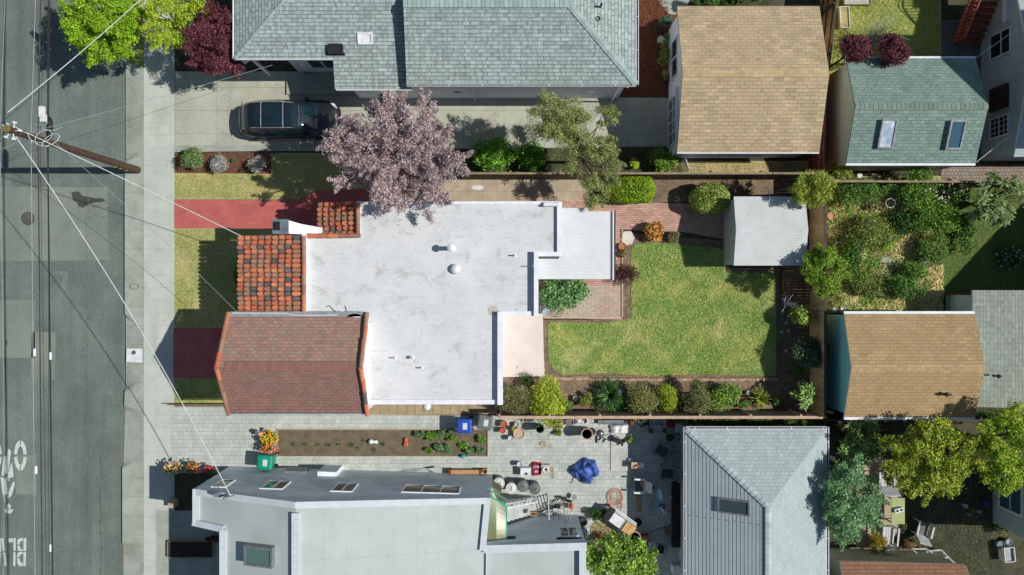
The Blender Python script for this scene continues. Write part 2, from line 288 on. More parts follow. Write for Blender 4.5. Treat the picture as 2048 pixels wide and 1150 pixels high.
# tar cracks in the asphalt
M_crack=mat('crack_filler',c(128,116,94),c(70,68,60),ns=4,fa=.4)
for k,(x0,y0,y1,wd) in enumerate([(170,370,760,.02),(172,880,1150,.03),(84,440,700,.012),(200,900,1160,.05),(118,150,400,.012),(175,150,310,.012)]):
    b=MB(); L=[];R=[]; x=x0; y=y0
    while y<y1:
        x+=random.uniform(-1.6,1.6)+(x0-x)*.08; wv=wd*random.uniform(.4,1.3)/S/2; L.append((x-wv,y)); R.append((x+wv,y)); y+=random.uniform(3,8)
    for i in range(len(L)-1): b.add([U(*L[i],RZ+.0095),U(*R[i],RZ+.0095),U(*R[i+1],RZ+.0095),U(*L[i+1],RZ+.0095)],[(0,3,2,1)])
    b.build('road_crack',M_crack,kind='structure')
# yard soil east of the walk
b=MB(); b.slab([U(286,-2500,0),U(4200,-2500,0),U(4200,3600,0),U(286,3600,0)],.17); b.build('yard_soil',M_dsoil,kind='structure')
# kerb and apron strip: dips at the driveways
def dip(x,y):
    u=(x-250)/36.
    def st(a): return min(1,max(0,(y-a)/7.))
    d=0
    d=max(d,min(st(122+14*u),1-st(318-20*u)))
    d=max(d,min(st(628+27*u),1-st(775-20*u)))
    d=max(d,min(st(812+10*u),1-st(928-16*u)))
    d=max(d,min(st(1086),1-st(1300)))
    return d
b=MB(); ys=list(np.arange(-300,1500,2.)); xs=[249.5,252,258,266,276,286,290]
kx=lambda y: 0 if y<780 else -min(5,(y-780)/30.)
vs=[];fs=[]
for y in ys:
    for x in xs:
        t=max(0,min(1,(286-x)/35.)); vs.append(U(x+kx(y)*t,y,.005-dip(x,y)*t*.13))
    
n=len(xs)
for i in range(len(ys)-1):
    for j in range(n-1): fs.append((i*n+j,(i+1)*n+j,(i+1)*n+j+1,i*n+j+1))
b.add(vs,fs)
vs=[];fs=[]
for y in ys:
    for (x,z) in ((249.5,.005-dip(249.5,y)*.13),(248.8,RZ-.02)): vs.append(U(x+kx(y),y,z))
for i in range(len(ys)-1): fs.append((i*2,i*2+1,i*2+3,i*2+2))
b.add(vs,fs); b.build('kerb_and_apron',M_apron,kind='structure')
sheet('sidewalk',rect(288,-400,349,1500),.02,M_walk)
sheet('planting_strip',[(252,-400),(287,-400),(287,136),(252,122)],.012,M_lawnb)
# dark pink edge line of leaf dust in the gutter
b=MB(); 
for (y0,y1) in ((130,315),(815,1150)):
    y=y0; L=[];R=[]
    while y<y1: 
        xx=248.2+kx(y); L.append((xx-random.uniform(.6,3.2),y)); R.append((xx,y)); y+=4
    for i in range(len(L)-1): b.add([U(*L[i],RZ+.006),U(*R[i],RZ+.006),U(*R[i+1],RZ+.006),U(*L[i+1],RZ+.006)],[(0,3,2,1)])
b.build('gutter_dust',mat('gutter_dust',c(132,120,102),c(104,98,86),ns=8,fa=.4),kind='structure')
sheet('upper_driveway',[(349,143),(640,143),(640,190),(1342,196),(1342,293),(349,304)],.024,M_drive)
b=MB(); b.slab([U(x,y,.034) for x,y in [(349,291),(700,291),(700,302),(349,302)]],.02); b.build('driveway_edge_strip',M_apron,kind='structure')
sheet('bark_bed',[(1235,-60),(1375,-60),(1345,192),(1235,192)],.012,M_bark)
sheet('garden_path',[(1300,-60),(1400,-60),(1375,10),(1350,30),(1338,28),(1318,5)],.026,M_apron)
sheet('front_flower_bed',[(349,305),(541,306),(543,348),(349,346)],.02,M_mulch)
sheet('front_lawn_upper',[(349,346),(543,348),(543,306),(742,306),(742,380),(640,380),(598,399),(349,399)],.016,M_lawnf)
sheet('front_path',[(349,400),(599,400),(640,381),(746,379),(746,425),(660,470),(520,457),(349,457)],.03,M_redcon)
sheet('front_lawn_middle',rect(349,457,560,656),.017,M_lawnf)
sheet('red_driveway',rect(347,656,560,756),.03,M_redcon)
sheet('front_lawn_strip',rect(347,756,540,808),.017,M_lawnb)
sheet('paver_driveway',[(343,813),(742,813),(742,829),(1000,831),(1260,838),(1370,842),(1400,852),(1400,1260),(440,1260),(440,945),(343,945)],.022,M_paver)
sheet('stepping_slab_strip',rect(738,790,994,829),.03,mat('tan_slabs',c(176,156,124),c(158,140,110),ns=2,brick=dict(w=.44,h=9,m=.012,a=g(1.03),b=g(.93),mc=g(.4),off=0)))
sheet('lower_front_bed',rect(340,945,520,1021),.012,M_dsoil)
sheet('lower_driveway',rect(313,1021,520,1300),.025,M_apron)
sheet('vegetable_bed',rect(556,859,975,911),.034,M_soilb)
b=MB()
for r in ((555,857.4,976,859),(555,911,976,912.6),(554,857.4,556,912.6),(975,857.4,977,912.6)):
    x0,y0,_=U(r[0],r[3]); x1,y1,_=U(r[2],r[1]); b.box(x0,y0,0,x1,y1,.08)
b.build('bed_edging',M_tanconc,kind='structure')
sheet('side_path_tan',rect(745,357,1182,430),.02,M_tanconc)
sheet('brick_path',[(1160,384),(1215,402),(1447,410),(1447,478),(1368,464),(1290,462),(1246,458),(1246,640),(1070,634),(1070,400),(1160,400)],.024,M_brick)
sheet('brick_patio',rect(1087,572,1243,634),.03,M_brickpale)
b=MB()
for r in ((1243,458,1245.5,637),(1087,634,1245.5,636.5)):
    x0,y0,_=U(r[0],r[3]); x1,y1,_=U(r[2],r[1]); b.box(x0,y0,0,x1,y1,.09)
b.build('patio_edging',M_woodpale,kind='structure')
sheet('side_bed_soil',[(1215,352),(1620,352),(1620,402),(1450,402),(1300,404)],.008,M_soil)
sheet('back_garden_soil',[(1087,640),(1246,640),(1246,465),(1447,482),(1447,536),(1620,536),(1620,826),(1000,824),(1000,755),(1087,755)],.01,M_soil)
LAWN=[(1096,648),(1104,644),(1200,646),(1254,640),(1263,630),(1262,500),(1270,489),(1300,484),(1362,489),(1380,492),(1448,498),(1450,545),(1548,546),(1552,560),(1551,752),(1400,748),(1300,752),(1220,745),(1130,750),(1106,738),(1097,718)]
sheet('back_lawn',LAWN,.02,M_lawnb)
sheet('pink_patio_slab',[(1000,624),(1086,625),(1087,690),(1089,753),(1000,754)],.04,M_pinkslab)
sheet('dry_side_strip',rect(1330,322,1622,350),.014,M_dry)
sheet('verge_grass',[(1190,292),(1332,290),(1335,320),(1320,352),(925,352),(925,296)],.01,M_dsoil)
sheet('overgrown_soil',[(1625,352),(1885,352),(1885,625),(1625,625)],.012,M_dry)
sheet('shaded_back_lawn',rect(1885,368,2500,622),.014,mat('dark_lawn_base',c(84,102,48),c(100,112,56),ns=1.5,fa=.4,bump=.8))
sheet('top_right_lawn',rect(1640,-300,1882,150),.014,M_lawnb)
sheet('grey_paved_yard',rect(1882,40,1962,350),.02,mat('dark_pavers',c(110,116,112),c(92,100,98),brick=dict(w=.2,h=.2,m=.01,a=g(1.05),b=g(.85),mc=g(.6))))
sheet('round_brick_path',rect(1882,330,2300,366),.026,mat('round_bricks',c(160,134,120),c(146,140,130),brick=dict(w=.17,h=.17,m=.02,a=g(1.1),b=g(.8),mc=g(.5))))
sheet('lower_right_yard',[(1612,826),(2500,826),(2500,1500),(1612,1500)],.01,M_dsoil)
sheet('lower_right_slab',[(1712,915),(1762,915),(1775,940),(1795,962),(1795,1060),(1775,1098),(1712,1098)],.022,M_tanconc)
sheet('grey_side_strip',rect(1345,822,1620,842),.013,M_soil)
# road lettering: rotated half a turn, read from the other direction
M_mark=mat('road_paint',c(205,210,206),c(180,188,184),ns=8,fine=60,fa=.12,stain=(c(120,126,120),9,.62,.75,.6))
MZ=RZ+.012
def mark(name,polys,label):
    b=MB()
    for p in polys: b.slab([U(x,y,MZ) for x,y in p],.003)
    return b.build(name,M_mark,kind='structure')
def stroke(pts,wd):        # polyline band in plan units
    out=[]
    for (x0,y0),(x1,y1) in zip(pts[:-1],pts[1:]):
        d=math.hypot(x1-x0,y1-y0) or 1; nx,ny=-(y1-y0)/d*wd/2,(x1-x0)/d*wd/2; out.append([(x0+nx,y0+ny),(x1+nx,y1+ny),(x1-nx,y1-ny),(x0-nx,y0-ny)])
    return out
def tp(P): return [T(x,y,RZ) for x,y in P]
Bp=[[(47.5,1076),(53,1076),(52.5,1102),(47.3,1102)],[(47.3,1104),(52.3,1104),(51.5,1132),(47,1132)],
    [(46,1076),(40,1076),(36,1079),(35,1083),(34.8,1089),(39.6,1089),(40,1084),(42,1082),(46,1082)],
    [(34.8,1091.5),(39.6,1091.5),(41,1097),(46,1099.5),(46,1102),(38,1102),(35.5,1098)],
    [(46,1104),(46,1107),(41,1109),(39.4,1114),(34,1114),(35,1108),(38,1104)],
    [(34,1116.5),(39.2,1116.5),(41,1124),(46,1126),(46,1132),(39,1132),(35,1127)]]
Lp=[[(27.5,1076),(31.5,1076),(31.5,1101),(27,1101)],[(27,1104),(31.3,1104),(31,1132),(26.6,1132)],[(17,1076.5),(25.8,1076),(25.8,1084),(17.5,1085)]]
Vp=[[(3,1076),(6.5,1076),(10.5,1102),(6,1102)],[(6.5,1105),(11,1105),(13.5,1131),(9,1132)],[(2,1076),(3,1104),(-1,1104),(-1.5,1076)],[(-1,1106),(2,1106),(0,1132),(-5,1132)],]
Dp=[[(-14,1076),(-10,1076),(-10,1102),(-14,1102)],[(-14,1104),(-10,1104),(-10,1132),(-14,1132)],[(-16,1076),(-26,1082),(-28,1104),(-26,1126),(-16,1132),(-16,1126),(-22,1120),(-23,1104),(-22,1088),(-16,1082)]]
for i,P in enumerate((Bp,Lp,Vp,Dp)): mark('road_letter',[tp(p) for p in P],'')
def ring(cx,cy,rx,ry,ix,iy,a0,a1,n=12):
    o=[(cx+rx*math.cos(a0+(a1-a0)*i/n),cy+ry*math.sin(a0+(a1-a0)*i/n)) for i in range(n+1)]
    q=[(cx+ix*math.cos(a0+(a1-a0)*i/n),cy+iy*math.sin(a0+(a1-a0)*i/n)) for i in range(n+1)]
    return [[o[i],o[i+1],q[i+1],q[i]] for i in range(n)]
P=[]
for cx in (41,-9):
    for a in range(4): P+=ring(cx,911,12.6,30.5,6.2,18.5,a*HP+.1,(a+1)*HP-.1,6)
P+=[[(16.5,897),(22.5,902),(16.5,945),(12.5,949),(9.5,944),(13,915)],[(22.5,926),(24.5,928),(27.5,954),(12,957),(17,945)],[(7,914),(12,912),(9,950),(3,952)],
    [(1,953),(9,957),(14,961),(17,985),(17,996),(10.5,1004),(5,985)],[(18,957),(11,957),(13,963),(19,961)],[(28,962),(30,968),(24,990),(18,996),(18,983),(25,966)]]
mark('bicycle_symbol',[tp(p) for p in P],'')
mark('road_arrow',[tp(p) for p in ([(14,1010),(17,1006.5),(20,1008),(22,1012),(21.5,1018),(14,1018)],[(8.5,1018),(14,1019),(21.5,1019),(27.5,1018),(24,1025),(18,1027.5),(12,1025)])],'')
# manhole, meter lids
def lid(px,py,rx,ry,name,label,cat,m,n=24,z=RZ):
    x,y,_=TU(px,py,z); t=thing(name,label,cat,(x,y,z))
    b=MB(); b.lathe(x,y,[(rx,z),(rx,z+.012),(rx*.86,z+.012),(rx*.86,z+.004)],n,sx=1,sy=ry/rx); b.build('frame',M_grey2,t)
    b=MB(); b.lathe(x,y,[(rx*.84,z),(rx*.84,z+.01),(rx*.15,z+.013)],n,sx=1,sy=ry/rx)
    for k in range(7):
        a=-.6+.2*k; b.box(x-rx*.6*math.cos(a),y+a*ry*.9-.008,z+.01,x+rx*.6*math.cos(a),y+a*ry*.9+.008,z+.02)
    b.build('cover',m,t)
M_grey2=mat('cast_iron',c(92,92,86),c(74,74,70),fa=.3,rough=.7)
lid(56,437,.34,.34,'manhole_cover','round iron manhole cover set in the street asphalt','manhole cover',mat('iron_lid',c(96,94,86),c(80,80,76),fa=.3))
lid(268.5,573,.22,.14,'meter_cover','oval meter cover in the kerb strip across from the middle lawn','meter cover',mat('lid_conc',c(160,162,146)),z=.006)
b=MB(); b.slab([TU(x,y,.03) for x,y in ((252.5,697),(284,697),(284,725),(252.5,724))],.03)
t=thing('meter_box','pale concrete meter box with a small round iron lid in the driveway apron','meter box',TU(268,711,.03)); b.build('slab',M_white,t)
b=MB(); x,y,_=TU(268,705); b.lathe(x,y,[(.11,.03),(.11,.042),(.03,.05)],16); b.build('lid',M_grey2,t)
# low boards and edgings
def wall(name,p0,p1,h,th,m,label,cat,z0=0,parent=None):
    (x0,y0),(x1,y1)=p0,p1; a=U(x0,y0); e=U(x1,y1); L=math.hypot(e[0]-a[0],e[1]-a[1]); r=math.atan2(e[1]-a[1],e[0]-a[0])
    b=MB(); b.obox((a[0]+e[0])/2,(a[1]+e[1])/2,z0,h,L,th,r)
    return b.build(name,m,parent,label=label,cat=cat,loc=((a[0]+e[0])/2,(a[1]+e[1])/2,0))
wall('garden_wall',T(333,810,.55),T(520,810,.55),.55,.05,M_wood,'low dark board wall between the lawn strip and the grey pavers','wall')
t=thing('scalloped_edging','scalloped concrete edging curb along the bottom of the back lawn','garden edging',U(1330,756))
b=MB()
for i in range(150):
    xx=1112+i*2.95; yy=756 if xx>1180 else 761
    if random.random()<.06: continue
    x,y,_=U(xx,yy+random.uniform(-.4,.4)); b.lathe(x,y,[(.036,0),(.036,.09),(.02,.115)],7,sy=.8)
b.box(*U(1110,761.5)[:2],0,*U(1556,755)[:2],.03); b.build('edging_strip',mat('edging_conc',c(190,164,136),c(150,120,100),ns=5),t)
b=MB()
x,y,_=U(1180,752)
for (xa,xb) in ((1180,1262),(1140,1182)): b.box(*U(xa,753.5)[:2],0,*U(xb,751.5)[:2],.1)
b.build('board',M_wood,t)
t=thing('side_edging','dark scalloped edging down the right side of the back lawn','garden edging',U(1556,650)); b=MB()
for i in range(75):
    x,y,_=U(1556.5,540+i*2.9); b.lathe(x,y,[(.036,0),(.036,.09),(.02,.115)],7,sx=.8)
b.box(*U(1555.4,758)[:2],0,*U(1557.6,539)[:2],.03); b.build('edging_strip',mat('edging_dark',c(120,110,98)),t)
# ---------------------------------------------------------------- buildings
def P3(gx,gy,z): return U(gx,gy,z)
def win(parent,p0,p1,z0,z1,out,n=2,fm=None,gm=None,name='window',grid=None,fw=.06,label=None,hmull=None):
    fm=fm or M_trim; gm=gm or M_glass
    a=Vector(U(*p0)); e=Vector(U(*p1)); d=(e-a); L=d.length; d.normalize(); o=Vector((out[0],out[1],0)).normalized()
    def bar(s0,s1,h0,h1,t0,t1,b):
        q=[a+d*s0+o*t0,a+d*s1+o*t0,a+d*s1+o*t1,a+d*s0+o*t1]; b.prism([(p.x,p.y) for p in q],h0,h1)
    b=MB(); bar(0,L,z0,z0+fw,-.02,.05,b); bar(0,L,z1-fw,z1,-.02,.05,b)
    for i in range(n+1):
        s=i*(L-fw)/n; bar(s,s+fw,z0+fw,z1-fw,-.02,.05,b)
    if hmull:
        for hm in hmull: bar(fw,L-fw,z0+(z1-z0)*hm-.025,z0+(z1-z0)*hm+.025,-.015,.04,b)
    if grid:
        for i in range(1,grid[0]): s=L*i/grid[0]; bar(s-.012,s+.012,z0+fw,z1-fw,-.01,.03,b)
        for i in range(1,grid[1]): z=z0+(z1-z0)*i/grid[1]; bar(fw,L-fw,z-.012,z+.012,-.01,.028,b)
    f=b.build(name,fm,parent,label=label)
    for i in range(n):
        s=i*(L-fw)/n+fw; b=MB(); bar(s,s+(L-fw)/n-fw,z0+fw,z1-fw,-.015,.012,b); b.build('pane',gm,f)
    return f
def body(parent,pts,z1,m,name='wall',z0=0):
    b=MB(); b.prism([U(x,y)[:2] for x,y in pts],z0,z1); return b.build(name,m,parent)
def gablebody(parent,x0,x1,y0,y1,he,hr,axis,m):
    # walls with gable ends; axis = direction of the ridge
    b=MB(); 
    if axis=='x':
        ym=(y0+y1)/2
        A=[U(x0,y0),U(x1,y0),U(x1,y1),U(x0,y1)]
        vs=[(p[0],p[1],0) for p in A]+[(p[0],p[1],he) for p in A]+[U(x0,ym,hr),U(x1,ym,hr)]
        fs=[(0,1,5,4),(2,3,7,6),(1,2,6,9,5),(3,0,4,8,7),(4,5,9,8),(8,9,6,7)]
    b.add(vs,fs); return b.build('wall',m,parent)
def gableroof(parent,x0,x1,y0,y1,he,hr,ms,mf,ridge=None,yr=None,t=.1,capw=.16,ms2=None):
    yr=(y0+y1)/2 if yr is None else yr
    b=MB(); b.slab([U(x0,y0,he),U(x1,y0,he),U(x1,yr,hr),U(x0,yr,hr)],t,0,1)
    b.slab([U(x0,yr,hr+.002),U(x1,yr,hr+.002),U(x1,y1,he),U(x0,y1,he)],t,2 if ms2 else 0,1)
    r=b.build('roof',[ms,mf]+([ms2] if ms2 else []),parent)
    if ridge:
        dn=(hr-he)/abs(yr-y0)*(capw/S); b=MB(); n=int((x1-x0)*S/.2); 
        for i in range(n):
            xa=x0+(x1-x0)*i/n; xb=x0+(x1-x0)*(i+1)/n+.4; z=hr+.012; zz=z+.014; cc=random.uniform(.8,1.08)
            w_=capw/S
            b.slab([U(xa,yr-w_,zz-dn),U(xb,yr-w_,z-dn),U(xb,yr,z),U(xa,yr,zz)],.015,0,0,(cc,cc,cc,1))
            b.slab([U(xa,yr,zz),U(xb,yr,z),U(xb,yr+w_,z-dn),U(xa,yr+w_,zz-dn)],.015,0,0,(cc,cc,cc,1))
        b.build('ridge_cap',ridge,r)
    return r
def gutter(parent,p0,p1,z,out,wd=.12,m=None,brk=1.5):
    """open gutter along an eave: dark channel, white lip, brackets"""
    m=m or M_trim
    a=Vector(U(*p0)); e=Vector(U(*p1)); d=e-a; L=d.length; d.normalize(); o=Vector((out[0],out[1],0))
    def bar(s0,s1,t0,t1,h0,h1,b,mi=0):
        q=[a+d*s0+o*t0,a+d*s1+o*t0,a+d*s1+o*t1,a+d*s0+o*t1]; b.prism([(p.x,p.y) for p in q],h0,h1,mi)
    b=MB(); bar(0,L,wd-.025,wd,z-.11,z+.0,b); bar(0,L,.0,.02,z-.11,z-.02,b); bar(0,L,.02,wd-.025,z-.11,z-.095,b,1)
    s=.4
    while s<L: bar(s,s+.03,.02,wd-.025,z-.03,z-.004,b); s+=brk
    return b.build('gutter',[m,M_dark],parent)
def pipe(parent,x,y,z0,z1,r,m,name='vent_pipe',n=10,cap=None,skirt=None):
    b=MB()
    if skirt: b.lathe(x,y,[(skirt,z0-.02),(skirt,z0+.015),(r*1.3,z0+.05)],n)
    b.lathe(x,y,[(r,z0-.15),(r,z1),(r*.7,z1),(r*.7,z1-.1)],n)
    if cap: b.lathe(x,y,[(cap,z1+.04),(cap*.9,z1+.1),(cap*.2,z1+.16)],n)
    return b.build(name,m,parent,smooth=False)
def skylight(parent,cx,cy,zf,lx,ly,hh,fm,gm,tilt=None,inner=None,fw=.07):
    """box skylight; zf(x,y) gives roof height in plan units"""
    hx,hy=lx/2/S,ly/2/S; C=[(cx-hx,cy-hy),(cx+hx,cy-hy),(cx+hx,cy+hy),(cx-hx,cy+hy)]
    b=MB(); lo=[U(x,y,zf(x,y)-.1) for x,y in C]; hi=[U(x,y,zf(x,y)+hh) for x,y in C]
    fx,fy=fw/S,fw/S; Ci=[(cx-hx+fx,cy-hy+fy),(cx+hx-fx,cy-hy+fy),(cx+hx-fx,cy+hy-fy),(cx-hx+fx,cy+hy-fy)]
    ii=[U(x,y,zf(x,y)+hh) for x,y in Ci]; id_=[U(x,y,zf(x,y)+hh-.05) for x,y in Ci]
    fs=[]
    for i in range(4):
        j=(i+1)%4; fs+= [(i,j,4+j,4+i),(4+i,4+j,8+j,8+i),(8+i,8+j,12+j,12+i)]
    b.add(lo+hi+ii+id_,fs); s=b.build('skylight',fm,parent)
    b=MB(); b.add([U(x,y,zf(x,y)+hh-.045) for x,y in Ci],[(0,3,2,1)]); b.build('pane',gm,s); return s
# ---- main white-roofed house
ZR=3.9
mh=thing('main_house','white flat-roofed house with clay tile eaves at the front, centre of the photo','house',U(860,600,0))
M_roofw=mat('white_roof_coating',c(212,213,214),c(200,203,204),ns=.6,fine=24,fa=.06,rough=.75,bump=.2,stain=(c(170,168,160),1.2,.55,.68,.7),stain2=(c(150,150,146),5.5,.6,.72,.55),cracks=(c(140,140,138),2.2,.012,.6,(.6,1.5,1)),streak=(2.2,.055,(.4,2.5,1)),lo=.35,hi=.65)
M_par=mat('parapet_white',c(232,233,238),c(218,220,228),ns=3,fa=.04,rough=.6)
OUT=[(747,421.5),(1112,421.5),(1112,519),(1070,519),(1070,625),(1007.5,625),(1007.5,783.5),(766,783.5),(766,622),(651,622),(651,481),(747,481)]
body(mh,[(749,424),(1110,424),(1110,516.5),(1067.5,516.5),(1067.5,622.5),(1005,622.5),(1005,781),(766,781),(766,622),(540,622),(540,484),(700,484),(700,424)],3.2,M_par)
b=MB(); b.prism([U(x,y)[:2] for x,y in OUT],3.2,ZR-.001); b.build('flat_roof',M_roofw,mh)
# gently domed stains come from the coating; parapet curbs
b=MB(); CQ=[0]
def curb(p0,p1,hh,th=.22):
    CQ[0]+=.004; hh+=CQ[0]
    a=U(*p0); e=U(*p1); L=math.hypot(e[0]-a[0],e[1]-a[1]); b.obox((a[0]+e[0])/2,(a[1]+e[1])/2,ZR-.03,ZR+hh,L,th,math.atan2(e[1]-a[1],e[0]-a[0]))
curb((747,423.5),(1108,423.5),.1,.14); curb((1109,421.5),(1109,517),.16); curb((1066,515),(1113,515),.16,.18)
curb((1067,511),(1067,626),.3,.2); curb((1003,621.5),(1070,621.5),.16,.2); curb((1003,618),(1003,784),.26,.24); curb((766,780),(1008,780),.1,.2); curb((768,640),(768,784),.1,.14)
b.build('parapet',M_par,mh)
b=MB()   # seams and patches in the coating
for (x0,y0,x1,y1) in ((760,560,764,622),):
    b.box(*U(x0,y1)[:2],ZR,*U(x1,y0)[:2],ZR+.006)
# clay tile eaves
ORA=[c(196,118,88),c(204,128,96),c(186,112,86),c(182,122,96),c(168,116,94),c(154,112,92),c(208,132,92),c(160,126,106),c(190,106,80)]
GRY=[c(104,100,98),c(112,104,98),c(92,92,94)]
M_clay=mat('clay_tile',(1,1,1,1),g(.88),ns=9,fine=30,fa=.2,attr=True,rough=.8)
def tcol():
    k=random.random(); cc=random.choice(GRY) if k<.09 else random.choice(ORA); f=random.uniform(.9,1.08); return (cc[0]*f,cc[1]*f,cc[2]*f,1)
def tiles(parent,xe,xr,y0,y1,ze,zr,rows,name='tile_eave'):
    b=MB(); b.slab([U(xe+3,y0,ze-.05),U(xr,y0,zr-.05),U(xr,y1,zr-.05),U(xe+3,y1,ze-.05)],.08,1,1)
    Lx=(xr-xe); n=max(2,round(math.hypot(Lx*S,zr-ze)/.33)); dy=(y1-y0)/rows
    for r in range(rows):
        yc=y0+dy*(r+.5); j=random.uniform(-1.2,1.2)
        for k in range(n):
            xa=xe+Lx*k/n-.8+j; xb=xe+Lx*(k+1)/n+1.2+j; xb=min(xb,xr); za=ze+(zr-ze)*(k/n)+.095; zb=ze+(zr-ze)*((k+1)/n)+.0
            ra=dy*S*.52; rb=dy*S*.42; vs=[];m=7
            yj=random.uniform(-.35,.35)
            for (x,z,rr) in ((xa,za,ra),(xb,zb,rb)):
                X,Y,_=U(x,yc+yj)
                for q in range(m):
                    t=math.pi*q/(m-1); vs.append((X-(.12*math.sin(t)-.03 if x==xa else -.02),Y+rr*math.cos(t),z+rr*.85*math.sin(t)))
            fs=[(q,q+1,m+q+1,m+q) for q in range(m-1)]+[tuple(range(m-1,-1,-1))]; b.add(vs,fs,0,tcol())
            # end lip thickness shows as a dark line through the pan below
    return b.build(name,[M_clay,mat('tile_pan',c(70,52,44),fa=.3)],parent,smooth=False)
tiles(mh,531,651,481,624,3.42,4.12,17)
tiles(mh,672,747,419,481,3.05,3.8,7)
def coping(parent,p0,z0,p1,z1,r=.13,ln=.36,name='tile_coping',gap=0):
    b=MB(); a=Vector(U(*p0,z0)); e=Vector(U(*p1,z1)); d=e-a; L=d.length; n=max(1,round(L/ln)); d.normalize()
    for i in range(n):
        s=a+d*(L*i/n); f=a+d*(L*(i+1)/n+.03); jj=Vector((random.uniform(-.012,.012),random.uniform(-.012,.012),random.uniform(0,.01)))
        b.tube([s+jj,f+jj],[r*1.08,r*.92],10,0,tcol() if random.random()<.5 else tuple(random.choice(ORA)))
    return b.build(name,M_clay,parent,smooth=False)
b=MB(); b.box(*U(650,624)[:2],3.3,*U(658,479)[:2],4.2); b.box(*U(658,486)[:2],3.6,*U(752,479)[:2],4.0); b.box(*U(745,484)[:2],3.2,*U(752,420)[:2],3.95); b.build('parapet',M_par,mh)
coping(mh,(654,483),4.22,(654,622),4.22,.1,.46); coping(mh,(658,482.5),4.03,(752,482.5),4.03,.11,.5); coping(mh,(748.5,424),3.98,(748.5,480),3.98,.1,.5)
# chimney
ch=MB(); x0,y0,_=U(607,480); x1,y1,_=U(632,457); ch.box(x0,y0,0,x1,y1,4.75)
A=[U(632,458),U(678,466),U(678,480),U(632,480)]; ch.prism([p[:2] for p in A],0,3.45)
ch.add([U(632,458,3.45),U(632,480,3.45),U(632,480,4.5),U(632,458,4.5),U(672,467,3.45),U(672,480,3.45)],[(0,4,3),(1,2,5),(3,4,5,2)])
cho=ch.build('chimney',M_par,mh)
b=MB(); b.box(x0-.03,y0-.03,4.75,x1+.03,y1+.03,4.85); b.build('cap',mat('chimney_cap',c(120,132,142),c(96,104,112)),cho)
b=MB(); b.box(x0+.06,y0+.12,4.85,x0+.3,y1-.08,4.93); b.build('flue',M_dark,cho)
# shingled gable wing over the street drive
RG=mh
b=MB(); zE,zG=4.3,5.6
vs=[U(526,626,0),U(766,626,0),U(766,795,0),U(526,795,0),U(526,626,zE),U(766,626,zE),U(766,795,zE),U(526,795,zE),U(526,710.5,zG-.03),U(766,710.5,zG-.03)]
b.add(vs,[(0,1,5,4),(2,3,7,6),(1,2,6,9,5),(3,0,4,8,7)]); b.build('gable_wall',M_par,mh)
gr=gableroof(mh,524,768,623,797,4.35,5.68,MT['shingle_red'],M_dark,yr=711,ms2=MT['shingle_brick'])
b=MB()
b.slab([U(534,702,5.6),U(758,702,5.6),U(758,711,5.7),U(534,711,5.7)],.02); b.slab([U(534,711,5.701),U(758,711,5.701),U(758,718,5.62),U(534,718,5.62)],.02)
b.build('ridge_cap',mat('red_ridge',c(156,108,98),c(142,108,98),ns=5,brick=dict(w=.12,h=3,m=.008,a=g(1),b=g(.85),mc=g(.6))),gr)
b=MB(); b.tube([U(534,701.5,5.6),U(758,701.5,5.6)],.009,5); b.tube([U(534,718.5,5.62),U(758,718.5,5.62)],.009,5); b.tube([U(534,701.5,5.6),U(534,718.5,5.62)],.009,5); b.build('ridge_edging',M_grey,gr)
coping(mh,(523,620),4.45,(523,711),5.78,.1,.62); coping(mh,(523,711),5.78,(523,799),4.42,.1,.62)
coping(mh,(768,620),4.45,(768,711),5.78,.1,.62); coping(mh,(768,711),5.78,(768,800),4.42,.1,.62)
b=MB(); b.obox(*U(645,622)[:2],4.25,4.42,239*S,.22,0); b.build('flashing',mat('flashing',c(150,156,160),c(130,134,138),ns=6,fa=.15),mh)
b=MB(); b.obox(*U(645,798.5)[:2],4.2,4.32,242*S,.06,0); b.build('flashing',M_grey,mh)
b=MB(); b.tube([U(530,620,4.47),U(625,620.5,4.47),U(640,624,4.5),U(700,624,4.44),U(760,620,4.3)],.02,6); b.build('cable',M_trim,mh)
# roof fittings of the main house
def px_(x,y,h): a=T(x,y,h); return U(*a)[:2]
x,y=px_(903,496,4.3); pipe(mh,x,y,ZR,4.65,.1,M_trim,'vent_pipe',12,cap=.17,skirt=.16)
x,y=px_(911,538,4.0)
b=MB(); b.lathe(x,y,[(.2,ZR),(.2,ZR+.1),(.23,ZR+.12),(.2,ZR+.2),(.1,ZR+.26),(.02,ZR+.28)],18); b.build('roof_vent',M_white,mh,smooth=True)
for (px,py) in ((790,716),(843,736),(1029,511)):
    x,y=px_(px,py,4.0); pipe(mh,x,y,ZR,4.2,.03,M_trim,n=8,skirt=.08)
x,y=px_(824,715,4.0); pipe(mh,x,y,ZR,4.15,.07,M_par,n=12,skirt=.1)
x,y=px_(1068,532,4.2); b=MB(); b.tube([(x,y,ZR),(x,y,4.45)],.02,6); b.tube([(x-.08,y,4.45),(x+.1,y,4.45)],.02,6); b.build('vent_pipe',M_trim,mh)
x,y=px_(1096,409,4.0); b=MB(); b.tube([(x-.2,y,4.08),(x+.5,y,4.05)],.1,12); b.build('roof_scupper',M_trim,mh)
x,y=px_(985,622,3.9); b=MB(); b.slab([(x+.28*math.cos(k)*random.uniform(.7,1.1),y+.28*math.sin(k)*random.uniform(.7,1.1),ZR+.004) for k in [i*.63 for i in range(10)]],.003); b.build('rust_stain',mat('rusty',c(176,164,150),c(196,190,182),ns=12),mh)
x,y=px_(853,814,2.6); b=MB(); b.lathe(x,y,[(.02,2.3),(.13,2.35),(.19,2.45),(.19,2.52),(.1,2.6),(.02,2.62)],14); b.tube([(x+.1,y+.1,2.5),(x+.35,y+.42,2.65)],.03,6); b.build('flood_lamp',M_trim,mh,smooth=True)
